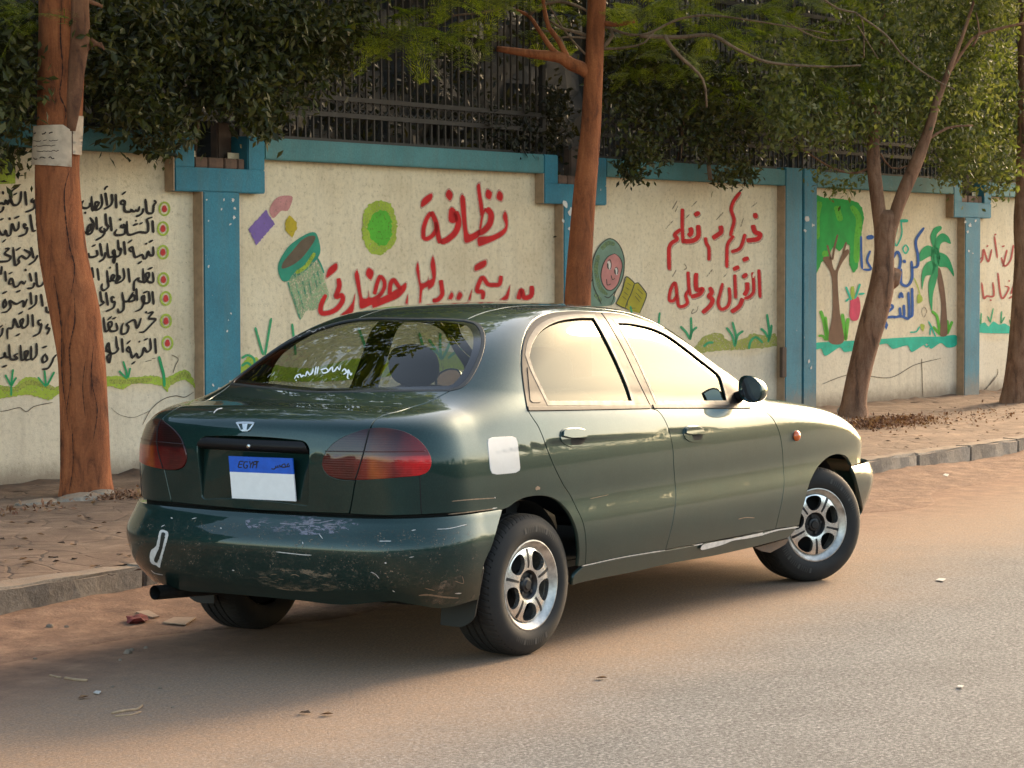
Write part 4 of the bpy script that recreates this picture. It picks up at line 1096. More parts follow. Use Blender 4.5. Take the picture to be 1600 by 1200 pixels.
# door mirrors
M_MIRR = plain('mirror_glass', (.55, .62, .64), .02, 1.0)
mir_c = on_plane(1172, 608.5, (0, -.862, 0), np.array([0, 1.0, 0]))
def mirror(s, dd):
    mb = MB(); W, H, Dp = .074, .064, .09; nu, nv = 24, 12
    # closed shell: rim facing back (-x), bulging forward; narrower at the outer end
    vs = []; fs = []
    def rimpt(a):
        c, q = math.cos(a), math.sin(a)
        e = 2.6; rr = (abs(c)**e+abs(q)**e)**(-1/e)
        y, z = c*rr, q*rr
        return -y*W, z*H*(1-.16*max(0, y))-.010*y
    for j in range(nv+1):
        t = j/nv; sc_ = math.cos(t*math.pi/2)**.62; dx = math.sin(t*math.pi/2)*Dp
        for i in range(nu):
            y, z = rimpt(2*math.pi*i/nu); vs.append((dx+.02*(-y/W)*0, y*sc_+.012*t, z*sc_))
    for j in range(nv):
        for i in range(nu): fs.append((j*nu+i, j*nu+(i+1) % nu, (j+1)*nu+(i+1) % nu, (j+1)*nu+i))
    ring = [(-.004, y*.93, z*.91) for y, z in (rimpt(2*math.pi*i/nu) for i in range(nu))]
    ring2 = [(.010, y*.90, z*.87) for y, z in (rimpt(2*math.pi*i/nu) for i in range(nu))]
    k = len(vs); vs += ring+ring2
    for i in range(nu):
        i2 = (i+1) % nu
        fs += [(i, k+i, k+i2, i2), (k+i, k+nu+i, k+nu+i2, k+i2)]
    mb.add(vs, [f[::-1] for f in fs])
    yaw = R(-14)
    rot = Matrix.Rotation(yaw, 3, 'Z')
    def place(v, s=s):
        p = rot @ Vector(v); return (p.x+mir_c[0], s*(p.y+mir_c[1]), p.z+mir_c[2])
    mb.v = [place(v) for v in mb.v]
    if s < 0: mb.f = [f[::-1] for f in mb.f]
    o = mb.build('door_mirror', M_PAINT, dd, autosmooth=40)
    g = MB(); pts = [rimpt(2*math.pi*i/nu) for i in range(nu)]
    g.add([place((.009, y*.90, z*.87)) for y, z in pts], [tuple(range(nu))[::s]]); g.build('mirror_glass', M_MIRR, o, False)
    st = MB(); a = place((.03, .05, -.02)); e = (mir_c[0]+.05, s*(-.765), mir_c[2]-.045)
    st.tube([a, ((a[0]+e[0])/2, (a[1]+e[1])/2, a[2]-.012), e], [.030, .026, .030], 12); st.build('mirror_foot', M_TRIM, o)
mirror(1, fdoor[0]); mirror(-1, fdoor[1])

# ------------------------------------------------------------------ cabin: floor, seats, shelf, wheel
cb = MB()
cb.box((1.1, 0, .30), (3.0, 1.46, .04)); cb.build('floor_pan', M_DARK, car, False)
us = MB(); us.box((1.4, 0, .275), (3.5, 1.24, .10)); us.box((-.50, .1, .40), (.46, 1.0, .20)); us.box((3.05, 0, .36), (.6, 1.0, .2)); us.tube([(-.05, -.7, .27), (-.05, .7, .27)], .045); us.build('underbody', M_DARK, car, False)
sh = MB(); sh.box((-.20, 0, .985), (.52, 1.24, .03)); sh.build('parcel_shelf', M_SEAT, car, False)
bh = MB(); bh.box((.02, 0, .70), (.08, 1.36, .62)); bh.build('rear_bulkhead', M_DARK, car, False)
da = MB(); da.tube([(2.0, -.70, .86), (2.0, 0, .89), (2.0, .70, .86)], [.15, .17, .15], 14); da.build('dashboard', M_SEAT, car)
def cushion(mb, c, size, rot=0, p=4):
    n, m = 20, 12; vs = []; fs = []
    for j in range(m+1):
        ph = -math.pi/2+math.pi*j/m
        for i in range(n):
            th = 2*math.pi*i/n
            f_ = lambda v: math.copysign(abs(v)**(2/p), v)
            q = Vector((f_(math.cos(ph))*f_(math.cos(th))*size[0]/2, f_(math.cos(ph))*f_(math.sin(th))*size[1]/2, f_(math.sin(ph))*size[2]/2))
            q = Matrix.Rotation(rot, 3, 'Y') @ q; vs.append((q.x+c[0], q.y+c[1], q.z+c[2]))
    for j in range(m):
        for i in range(n): fs.append((j*n+i, j*n+(i+1) % n, (j+1)*n+(i+1) % n, (j+1)*n+i))
    mb.add(vs, fs)
for s in (-1, 1):
    mb = MB(); cushion(mb, (1.22, .36*s, .50), (.52, .50, .18)); cushion(mb, (.93, .36*s, .76), (.16, .48, .60), R(-16))
    se = mb.build('front_seat', M_SEAT, car)
    mb = MB(); cushion(mb, (.81, .36*s, 1.145), (.10, .27, .20), R(-12), 2.6); mb.tube([(.83, .36*s-.05, 1.0), (.82, .36*s-.05, 1.1)], .008); mb.tube([(.83, .36*s+.05, 1.0), (.82, .36*s+.05, 1.1)], .008); mb.build('headrest', M_SEAT, se)
mb = MB(); cushion(mb, (.32, 0, .48), (.50, 1.30, .20)); cushion(mb, (.10, 0, .74), (.16, 1.30, .56), R(-18)); mb.build('rear_seat', M_SEAT, car)
sw = MB(); ring = [(1.70+.10*math.sin(a)*.5, .36+.185*math.cos(a), .93+.185*math.sin(a)*.9) for a in np.linspace(0, 2*math.pi, 40)]
sw.tube(ring, .014, 8, cap=False); sw.tube([(1.70, .18, .93), (1.73, .36, .92), (1.70, .54, .93)], [.014, .03, .014]); sw.tube([(1.73, .36, .92), (2.0, .36, .80)], .03); sw.build('steering_wheel', M_SEAT, car)
# ------------------------------------------------------------------ wheel arches (dark liners)
def liner(cx, rad, y0, y1, s):
    mb = MB(); n = 28; vs = []
    for i in range(n+1):
        a = R(2)+R(176)*i/n
        for y in (y0, y1): vs.append((cx+rad*math.cos(a), s*y, .29+rad*math.sin(a)))
    fs = [(2*i, 2*i+1, 2*i+3, 2*i+2) for i in range(n)]
    vs += [(cx+rad*math.cos(R(2)+R(176)*i/n), s*y1, .29+rad*math.sin(R(2)+R(176)*i/n)) for i in range(n+1)]
    fs.append(tuple(range(2*n+2, 3*n+3)))
    mb.add(vs, fs); mb.build('arch_liner', M_DARK, car)
for s in (-1, 1):
    liner(.03, .345, .72, .42, s); liner(2.78, .36, .73, .40, s)

# ------------------------------------------------------------------ wheels
def tyre_mat():
    m, nt, b = new_mat('dusty_tyre'); co = coords(nt)
    n = noise(nt, 10, 6, .6, co); c = ramp(nt, n, [(.3, (.010, .0095, .009)), (.75, (.026, .022, .018))])
    L(nt, c, b.inputs['Base Color']); b.inputs['Roughness'].default_value = .78
    sep = N(nt, 'ShaderNodeSeparateXYZ'); L(nt, co, sep.inputs[0])
    ang = math_n(nt, 'ARCTAN2', sep.outputs[2], sep.outputs[0])
    rr = N(nt, 'ShaderNodeVectorMath', operation='LENGTH'); cmb = N(nt, 'ShaderNodeCombineXYZ'); L(nt, sep.outputs[0], cmb.inputs[0]); L(nt, sep.outputs[2], cmb.inputs[2]); L(nt, cmb.outputs[0], rr.inputs[0])
    saw = math_n(nt, 'PINGPONG', math_n(nt, 'ADD', math_n(nt, 'MULTIPLY', ang, 10.0), math_n(nt, 'MULTIPLY', sep.outputs[1], 14.0)), .5)
    gr = ramp(nt, saw, [(.0, (0, 0, 0)), (.10, (0, 0, 0)), (.16, (1, 1, 1))])
    onT = ramp(nt, rr.outputs['Value'], [(.2785, (1, 1, 1)), (.2805, (0, 0, 0))])   # only on the tread
    h = mixc(nt, onT, gr, (1, 1, 1)); bump(nt, b, h, 1.0, .008); return m
M_TYRE = tyre_mat()
M_ALLOY = plain('brushed_alloy', (.78, .76, .72), .24, .92, var=.16, vscale=22)
M_ALLOY_D = plain('dull_rim_lip', (.56, .53, .48), .42, .75, var=.35, vscale=26)
M_CAP = plain('black_hub_cap', (.016, .015, .015), .4, var=.25)
Rt = .293; Rr = .188
M_TYLET = plain('raised_tyre_lettering', (.050, .046, .040), .7, var=.2)
def make_wheel():
    w = empty('wheel'); w.parent = car
    ty = MB(); hw = .104
    prof = [(Rr-.006, -hw+.006), (Rr+.004, -hw-.004), (Rr+.030, -hw-.012), (Rr+.055, -hw-.010), (Rt-.022, -hw+.004), (Rt-.009, -hw+.014), (Rt-.002, -hw+.028)]
    for gy in (-.036, .0, .036):
        prof += [(Rt, gy-.005), (Rt-.007, gy-.0035), (Rt-.007, gy+.0035), (Rt, gy+.005)]
    prof += [(Rt-.002, hw-.028), (Rt-.009, hw-.014), (Rt-.022, hw-.004), (Rt-.05, hw+.008), (Rr+.01, hw), (Rr-.006, hw-.008)]
    ty.lathe(prof, 96); o = ty.build('tyre', M_TYRE, w, autosmooth=38)
    for a0, txt in ((72, 9), (262, 9)):     # raised lettering on the sidewall
        lt = MB()
        for k in range(txt):
            a = R(a0-(k-txt/2)*6.2); r0, r1 = Rr+.033, Rr+.058
            for dx in ((-.008, .003), (.004, .003)) if k % 3 else ((-.006, .012),):
                vs = []
                for rr_, yy in ((r0, -hw-.0128), (r1, -hw-.0112)):
                    for q in (dx[0], dx[0]+dx[1]): vs.append((rr_*math.cos(a)-q*math.sin(a), yy, rr_*math.sin(a)+q*math.cos(a)))
                lt.add(vs, [(0, 1, 3, 2)])
        lt.build('sidewall_lettering', M_TYLET, w, False)
    lip = MB(); lip.lathe([(.150, -.066), (.156, -.082), (.168, -.090), (Rr-.006, -.107), (Rr-.001, -.106), (Rr+.001, -.100), (Rr-.004, -.076), (Rr-.006, .05)], 72); lip.build('rim_lip', M_ALLOY_D, w, autosmooth=50)
    # spoked face: a disc with five oval windows, one between each pair of split spokes
    n = 90; outer = np.array([(.153*math.cos(a), .153*math.sin(a)) for a in np.linspace(0, 2*math.pi, n, endpoint=False)])
    holes = [np.array([(.062*math.cos(a), .062*math.sin(a)) for a in np.linspace(0, 2*math.pi, 44, endpoint=False)])]
    for k in range(5):
        a0 = R(90+36+72*k); ca, sa = math.cos(a0), math.sin(a0); h = []
        for t in np.linspace(0, 2*math.pi, 36, endpoint=False):
            rx, tx = math.cos(t), math.sin(t)
            rx = math.copysign(abs(rx)**.85, rx); tx = math.copysign(abs(tx)**.9, tx)
            r_ = .1105+.038*rx; tt = (.045+.012*rx)*tx*1.0; h.append((r_*ca-tt*sa, r_*sa+tt*ca))
        holes.append(np.array(h))
    V2, F2 = tri_surface(outer, holes, .014); fc = MB()
    rr = np.hypot(V2[:, 0], V2[:, 1]); y = -.084-.012*np.clip(1-((rr-.10)/.06)**2, 0, 1)
    k1 = fc.add([(p[0], q, p[1]) for p, q in zip(V2, y)], [tuple(f) for f in F2])
    k2 = fc.add([(p[0], q+.02, p[1]) for p, q in zip(V2, y)], [tuple(f[::-1]) for f in F2])
    es = {(f[i], f[(i+1) % 3]) for f in F2 for i in range(3)}
    for a, b_ in es:
        if (b_, a) not in es: fc.f.append((k1+b_, k1+a, k2+a, k2+b_)); fc.m.append(0)
    if True:
        me_face = fc.build('spoked_face', M_ALLOY, w, autosmooth=32)
    for k in range(5):
        gv = MB(); a = R(90+72*k); ca, sa = math.cos(a), math.sin(a)
        rs = np.linspace(.072, .152, 8)
        for i in range(7):
            q = []
            for r_ in (rs[i], rs[i+1]):
                yy = -.0856-.012*max(0, 1-((r_-.10)/.06)**2)
                hwid = .0045+.002*(r_-.07)/.08
                for t in (-hwid, hwid): q.append((r_*ca-t*sa, yy, r_*sa+t*ca))
            gv.add(q, [(0, 1, 3, 2)])
        gv.build('spoke_groove', M_CAP, w, False)
    hub = MB(); hub.lathe([(.0005, -.092), (.018, -.092), (.022, -.086), (.030, -.084), (.036, -.074), (.052, -.074), (.058, -.088), (.0625, -.092), (.066, -.086), (.066, -.05)], 48)
    for k in range(4):
        a = R(45+90*k); hub.lathe([(.0005, -.084), (.008, -.084), (.009, -.070)], 8, (.043*math.cos(a), 0, .043*math.sin(a)))
    hub.build('hub_cap', M_CAP, w, autosmooth=40)
    dr = MB(); dr.lathe([(.001, -.015), (.13, -.015), (.135, .01), (.178, .01), (.178, .07), (.001, .07)], 40); dr.build('brake_drum', M_DARK, w)
    return w
def copy_tree(o, parent=None):
    c = o.copy(); COL.objects.link(c); c.parent = parent
    for ch in list(o.children): copy_tree(ch, c)
    return c
wh = make_wheel()
wy = -.80+.104+.012-.006
STEER = R(-29)
spots = [((.004, wy+.004, Rt-.002), R(-3), R(-4)), ((2.765, -.705, Rt-.002), R(31), STEER), ((0, -wy, Rt-.002), R(20), math.pi), ((2.765, .72, Rt-.002), R(50), math.pi+STEER)]
for i, (p, spin, st) in enumerate(spots):
    o = wh if i == 0 else copy_tree(wh, car)
    o.location = p; o.rotation_mode = 'XYZ'
    o.rotation_euler = (Matrix.Rotation(st, 3, 'Z') @ Matrix.Rotation(spin, 3, 'Y')).to_euler()

# mud flaps, exhaust
def slab_px(pts, p0, n, th, name, mat, parent):
    P = np.array([on_plane(u, v, p0, n) for u, v in smooth_px(pts)]); k = len(P); mb = MB()
    mb.add(list(P)+list(P+n*th), [tuple(range(k)), tuple(range(k, 2*k))[::-1]]+[(i, k+i, k+(i+1) % k, (i+1) % k) for i in range(k)])
    return mb.build(name, mat, parent, False), P
fo, P = slab_px([(690, 940, 1), (752, 880, 1), (754.5, 889), (750, 915), (744, 949), (741, 964), (734, 973), (720, 979.5), (700, 978), (688, 976, 1)], (-.37, 0, 0), np.array([1.0, 0, 0]), .008, 'mud_flap', M_RUBBER, car)
mb = MB(); Q = mir(P); k = len(Q); mb.add(list(Q)+list(Q+np.array([.008, 0, 0])), [tuple(range(k))[::-1], tuple(range(k, 2*k))]+[(i, (i+1) % k, k+(i+1) % k, k+i) for i in range(k)]); mb.build('mud_flap', M_RUBBER, car, False)
e0 = on_plane(242, 926, (-.86, 0, 0), np.array([1.0, 0, 0])); e1 = on_plane(303, 921, (-.62, 0, 0), np.array([1.0, 0, 0]))
M_PIPE = plain('sooty_exhaust', (.035, .033, .031), .5, .6, var=.3)
ex = MB(); ex.tube([e0, e1, e1+(e1-e0)*.6], .030, 20, cap=False); ex.tube([e0, e1], .026, 20, cap=False); ex.tube([e0+(e1-e0)*.5, e0+(e1-e0)*.52], .026, 20)
ex.build('exhaust_pipe', M_PIPE, car)
# torn plastic flap hanging behind the front wheel
M_TORN = plain('mud_stained_plastic', (.075, .045, .030), .8, var=.4)
slab_px([(1180, 856, 1), (1232, 842, 1), (1228, 850), (1204, 863.5, 1), (1190, 861)], (0, -.80, 0), np.array([0, 1.0, 0]), .01, 'torn_liner', M_TORN, car)
# ------------------------------------------------------------------ scrapes, scratches, dents in the paint, stickers
M_SCR = plain('bare_scrape_and_highlight', (.55, .53, .50), .7, var=.2); M_SCR_G = plain('grey_scuff', (.17, .165, .19), .7, var=.35, vscale=60); M_SCR_T = plain('tan_scuff', (.24, .17, .11), .8, var=.3); M_STK = plain('white_sticker', (.72, .72, .70), .5)
def on_car(fn, lift):
    def f(u, v):
        P = px3([(u, v)], fn, raw=True); return P[0]+grad(fn, P)[0]*lift
    return f
def marks(name, mat, fn, lines, parent, lift=.0012, wd=1.5, fills=()):
    mb = MB()
    for ln in lines:
        w_ = wd; pts = ln
        if isinstance(ln, tuple): pts, w_ = ln
        q = smooth_px(pts, False, 2.0) if len(pts) > 2 else np.linspace(pts[0], pts[1], max(3, int(math.hypot(pts[1][0]-pts[0][0], pts[1][1]-pts[0][1])/2)))
        n = len(q); t = np.linspace(0, 1, n); ww = w_*np.minimum(1, np.minimum(.35+t*6, .25+(1-t)*6))*RNG.uniform(.75, 1.2, n)
        d = np.gradient(q, axis=0); d /= np.linalg.norm(d, axis=1, keepdims=True)+1e-9; nn = np.stack([-d[:, 1], d[:, 0]], -1)
        uv = np.concatenate([q+nn*ww[:, None]/2, q-nn*ww[:, None]/2]); P = px3([tuple(a) for a in uv], fn, raw=True); P = P+grad(fn, P)*lift
        mb.add(P, [(i, n+i, n+i+1, i+1) for i in range(n-1)])
    for fl_px in fills:
        q = smooth_px(fl_px, True, 2.0); q = q if area2(q) > 0 else q[::-1]; V2, F2 = tri_surface(q, [], 4)
        P = px3([tuple(a) for a in V2], fn, raw=True); P = P+grad(fn, P)*lift; mb.add(P, [tuple(f) for f in F2])
    return mb.build(name, mat, parent, False)
S1 = lambda l: [(180+x/5.333, 780+y/5.333) for x, y in l]
S2 = lambda l: [(480+x/5.333, 780+y/5.333) for x, y in l]
S3 = lambda l: [(190+x/3, 600+y/3) for x, y in l]
S4 = lambda l: [(700+x/3.4275, 700+y/3.4275) for x, y in l]
S5 = lambda l: [(1060+x/3.529, 600+y/3.529) for x, y in l]
def rag(l, k): return [(x+RNG.normal(0, k), y+RNG.normal(0, k)) for x, y in smooth_px(l, True, 2.2)]
def scuff_mat(name, col, cover, sx=(1, 1, 1), sc_=60):
    m = bpy.data.materials.new(name); m.use_nodes = True; nt = m.node_tree; b = nt.nodes['Principled BSDF']; co = coords(nt, 'Object', sx)
    n = noise(nt, sc_, 7, .75, co); n2 = noise(nt, sc_*.18, 4, .6, co); lo = .72-.4*cover
    b.inputs['Base Color'].default_value = (*col, 1); b.inputs['Roughness'].default_value = .75
    a = ramp(nt, n, [(lo, (0,)*3), (lo+.06, (1,)*3)]); a2 = ramp(nt, n2, [(.42, (0,)*3), (.60, (1,)*3)])
    L(nt, math_n(nt, 'MULTIPLY', math_n(nt, 'MULTIPLY', a, a2), .85), b.inputs['Alpha']); return m
marks('white_scrape', M_SCR, fRB, [(S1([(300,590),(330,615),(400,630)]), 1.0), (S1([(385,230),(415,215)]), 1.2)], rbump, fills=[rag(S1([(380,258),(432,266),(445,300),(428,370),(408,430),(394,480),(380,535),(372,572),(345,552),(298,528),(290,470),(302,425),(342,388),(356,340),(364,295)]), .25)])
marks('scrape_core', plain('exposed_black_plastic', (.012, .016, .012), .6, var=.3), fRB, [], rbump, .0022, fills=[rag(S1([(388,284),(416,284),(416,320),(398,400),(386,440),(370,492),(352,528),(326,515),(343,460),(368,400),(376,340)]), .35)])
marks('scuff_patch', scuff_mat('grey_scuffed_paint', (.20, .20, .25), .52, (1, .35, 1)), fRB, [], rbump, .0010, fills=[[(385, 812), (420, 807), (480, 806), (545, 810), (560, 820), (530, 832), (470, 836), (420, 834), (390, 826)]])
marks('scuff_patch', scuff_mat('tan_scuffed_paint', (.20, .15, .10), .6, (1, .35, 1)), fRB, [], rbump, .0010, fills=[[(400, 895), (440, 888), (500, 892), (540, 905), (520, 922), (450, 922), (410, 912)]])
marks('scuff_patch', scuff_mat('dusty_bumper_corner', (.17, .13, .09), .7, (1, .4, 1)), fRB, [], rbump, .0010, fills=[[(655, 925), (700, 905), (742, 895), (744, 915), (735, 940), (690, 944), (660, 938)]])
marks('dust_speckle', scuff_mat('speckled_road_dirt', (.22, .18, .13), .42, (1, 1, 1), 130), fRB, [], rbump, .0008, fills=[[(215, 815), (300, 812), (420, 822), (560, 828), (680, 826), (740, 820), (745, 890), (660, 915), (520, 922), (380, 912), (290, 895), (222, 872)]])
marks('scratch', M_SCR, fRB, [(S1([(1340,438),(1450,450),(1560,462),(1640,466)]), 1.2), (S2([(600,350),(700,350)]), 1.2), (S2([(870,262),(905,255)]), 1.2), (S2([(0,464),(40,466)]), 1.1), (S2([(850,485),(890,478)]), 1.3), (S2([(645,530),(662,532)]), 2.2), (S2([(530,605),(570,625),(600,660)]), 1.0), (S2([(710,760),(730,770)]), 1.4), (S2([(1230,785),(1285,782)]), 1.6), (S2([(1080,250),(1180,245),(1330,210)]), .9), (S1([(465,155),(480,160)]), 2.2), (S1([(875,240),(890,244)]), 2.0), (S1([(1560,355),(1568,375)]), 1.8), (S1([(975,590),(995,594)]), 1.8), (S2([(100,290),(130,330)]), 1.1), (S1([(640,165),(680,155)]), 1.2)], rbump)
rs = random.Random(8); gl = []
for k in range(16):
    x = rs.gauss(0, 1)*38+468; y = 817+rs.gauss(0, 1)*5.5; a = rs.uniform(-.6, .6); l = rs.uniform(3, 13)
    if y < 806 or y > 834: continue
    gl.append(([(x-l*math.cos(a), y-l*math.sin(a)*.5), (x, y+rs.uniform(-1, 1)), (x+l*math.cos(a), y+l*math.sin(a)*.5)], rs.uniform(.6, 1.7)))
marks('grey_scuff', M_SCR_G, fRB, gl, rbump)
gl = []
for k in range(9):
    x = rs.gauss(0, 1)*26+452; y = 903+rs.gauss(0, 1)*7; l = rs.uniform(2, 8); gl.append(([(x-l, y), (x, y+rs.uniform(-1.5, 1.5)), (x+l, y+rs.uniform(-1, 2))], rs.uniform(.5, 1.1)))
gl += [(S2([(930,800),(1000,795),(1080,805),(1150,815),(1260,822)]), 2.6), (S2([(980,740),(1060,760)]), 1.0), (S2([(1230,680),(1300,700),(1290,640)]), 1.2)]
marks('tan_scuff', M_SCR_T, fRB, gl, rbump)
# body-side marks
marks('scratch', M_SCR_T, fB, [(S4([(20,285),(130,275),(250,268)]), 1.5), (S4([(470,225),(480,212),(490,222)]), 5.0), (S4([(0,355),(120,342),(255,324)]), 1.6)], body_o)
marks('scratch', M_SCR, fB, [(S4([(235,325),(262,320)]), 1.6), (S4([(250,262),(252,270)]), 1.5)], body_o)
marks('door_scratch', M_SCR_T, fB, [(S5([(330,745),(370,736),(420,738)]), 1.1)], fdoor[0]); marks('door_scratch', M_SCR_T, fB, [(S4([(760,272),(860,250)]), .8)], rdoor[0])
marks('sill_scrape_highlight', M_SCR, fB, [(S4([(712,632),(800,612),(900,590),(1000,572),(1160,546)]), 1.3), (S5([(80,890),(130,880)]), 1.6), (S5([(430,838),(540,805),(660,788)]), 2.4)], sills[0], .004, fills=[S5([(122,913),(132,885),(240,862),(330,845),(420,826),(462,818),(445,835),(380,850),(300,862),(240,885),(180,902)])])  # sill scrapes, plus a highlight painted along the lower door edge
# the lower door edge highlight is painted among the sill marks
marks('lid_chip', M_SCR, fB, [([(334, 646), (337, 642), (341, 640)], 1.6), ([(338, 640), (348, 638)], 1.4)], lid, .0015)
# rear window writing, on the outside of the glass
WF = lambda l: [(340+x/3.478, 460+y/3.478) for x, y in l]
STK = [[(418,460),(430,440),(440,455),(432,440),(450,435),(455,450),(465,440),(478,446)], [(478,446),(488,420),(500,438),(514,425),(520,400)], [(536,392),(528,440)], [(548,392),(540,436)], [(430,465),(424,470)],
       [(560,412),(590,402),(600,420),(575,428),(565,415)], [(600,422),(622,395),(626,420),(640,412),(650,395),(662,410),(670,385)], [(676,420),(690,405),(700,425),(682,435)], [(702,428),(712,410),(724,440),(730,425)], [(712,412),(706,455),(716,460)]]
marks('window_sticker', M_STK, fB, [(WF(l), 2.3) for l in STK], rw, .0005)
marks('window_sticker', plain('faded_sticker', (.25, .25, .25), .6), fB, [(WF(l), 1.2) for l in ([(400,240),(430,222),(440,232),(470,212)], [(480,208),(500,196),(520,205),(540,190)], [(550,190),(570,178),(585,186)])], rw, .0005)
# ------------------------------------------------------------------ murals, traced and laid on the plaster
def paint(name, col, cover=1.0, sc_=40, rough=.9, var=.18):
    """wall paint; cover < 1 leaves the plaster showing through in chalky patches"""
    m = bpy.data.materials.new(name); m.use_nodes = True; nt = m.node_tree; b = nt.nodes['Principled BSDF']; co = coords(nt)
    n = noise(nt, sc_, 6, .7, co); n2 = noise(nt, 7, 4, .6, co)
    c = ramp(nt, n2, [(.3, tuple(q*(1-var) for q in col)), (.7, tuple(min(1, q*(1+var)) for q in col))])
    L(nt, c, b.inputs['Base Color']); b.inputs['Roughness'].default_value = rough
    lo = .70-.46*cover
    a = ramp(nt, n, [(max(0, lo-.06), (0,)*3), (lo+.10, (1,)*3)])
    L(nt, math_n(nt, 'MULTIPLY', a, min(1, .55+.5*cover), True), b.inputs['Alpha']); return m
PM = dict(
 black=paint('black_wall_paint', (.022, .016, .012), .95), red=paint('red_wall_paint', (.52, .010, .010), 1.0), redthin=paint('faded_red_paint', (.42, .06, .045), .8),
 halo=paint('pale_pink_halo', (.62, .36, .27), .6), ghost=paint('pencil_shadow', (.20, .15, .11), .55),
 dot=paint('red_dot_paint', (.52, .04, .035), 1), olive=paint('olive_chalk', (.36, .38, .07), .62, 60), lime=paint('lime_chalk', (.36, .46, .045), .72, 60),
 green=paint('green_wall_paint', (.02, .30, .10), .9), grass=paint('grass_green_paint', (.04, .32, .13), .82, 60), teal=paint('turquoise_paint', (.015, .42, .27), .84, 50),
 leaf=paint('leaf_green_paint', (.010, .30, .045), .95), leafl=paint('fresh_green_paint', (.10, .42, .03), .8), trunk=paint('brown_mural_paint', (.17, .085, .045), .97),
 blue=paint('blue_lettering', (.012, .085, .30), .95), purple=paint('purple_chalk', (.20, .12, .34), .82, 55), pink=paint('pink_chalk', (.55, .24, .22), .80, 55),
 yellow=paint('yellow_chalk', (.50, .36, .02), .82, 55), brown=paint('bin_inside_brown', (.13, .09, .055), .95), bin=paint('bin_green', (.03, .26, .16), .85, 60), binl=paint('bin_pale_green', (.30, .42, .22), .55, 60),
 dk=paint('dark_outline', (.045, .05, .035), .85), scarf=paint('scarf_green', (.16, .24, .17), .93), scarfd=paint('scarf_shade_green', (.17, .24, .10), .6), face=paint('face_pink', (.50, .20, .17), .97),
 white=paint('eye_white', (.62, .56, .48), 1), book=paint('book_mustard', (.36, .30, .025), .95), radish=paint('radish_pink', (.58, .05, .10), .92), crack=paint('plaster_crack', (.055, .035, .022), .9),
 white2=paint('white_flakes', (.58, .56, .50), .85, 70))
FR = dict(A=(0, 280, 8), B=(120, 290, 9.233), C=(0, 410, 6.664), D=(135, 410, 6.664), E=(640, 270, 7.273), F=(490, 390, 8), G=(640, 390, 7.273), H=(380, 290, 5.714), I=(1030, 290, 8.889), J=(1030, 385, 8.889),
 K=(900, 360, 8.571), L=(1260, 280, 4.286), M=(1360, 320, 5), N=(1480, 270, 3.333), O=(1040, 480, 8.42), P=(0, 540, 4.848), Q=(340, 460, 3.478), X=(0, 0, 1))
_lay = [0]
class Mural:
    """one painted figure or line of writing: fills and brush strokes given in a zoom frame of the photograph"""
    def __init__(s, name, mat, lift=.004, off=0.0): s.mb = MB(); s.name = name; s.mat = mat; s.lift = lift+off; _lay[0] += 1; s.lift += (_lay[0] % 40)*.00003
    def P(s, fr, pts):
        ox, oy, k = FR[fr]; return [(ox+p[0]/k, oy+p[1]/k) for p in pts]
    def w(s, u, v):
        q = wpx(u, v, s.lift); return wloc(q[0], q[1], s.lift)
    def fill(s, fr, pts, corner=False, wob=0.0):
        px = s.P(fr, pts); q = smooth_px([p+((1,) if corner else ()) for p in px], True, 2.5)
        if wob: q = q+RNG.normal(0, wob, q.shape)
        V2, F2 = tri_surface(q if area2(q) > 0 else q[::-1], [], 8)
        vs = [s.w(*p) for p in V2]; s.mb.add(vs, [tuple(f) for f in F2]); return s
    def stroke(s, fr, pts, wd, taper=(.55, .45)):
        k = FR[fr][2]; px = s.P(fr, pts); q = smooth_px(px, False, 1.6) if len(px) > 2 else np.linspace(px[0], px[1], max(3, int(math.hypot(px[1][0]-px[0][0], px[1][1]-px[0][1])/2)))
        n = len(q); t = np.linspace(0, 1, n); wdv = wd/k*np.minimum(1, np.minimum(taper[0]+t*5, taper[1]+(1-t)*5))
        # a broad-nib pen: thick across one diagonal, thin along the other
        d = np.gradient(q, axis=0); a = np.arctan2(d[:, 1], d[:, 0]); wdv = wdv*(.66+.40*np.abs(np.sin(a-R(-38)))) if nib[0] else wdv
        mb_ribbon(s.mb, q, wdv, s.w); return s
    def strokes(s, fr, wd, *ls):
        for l in ls: s.stroke(fr, l, wd)
        return s
    def done(s): 
        o = s.mb.build(s.name, PM[s.mat], WALL, False)
        return o
nib = [True]
def text(mat, fr, wd, *ls, name='painted_line', **kw): return Mural(name, mat, **kw).strokes(fr, wd, *ls)
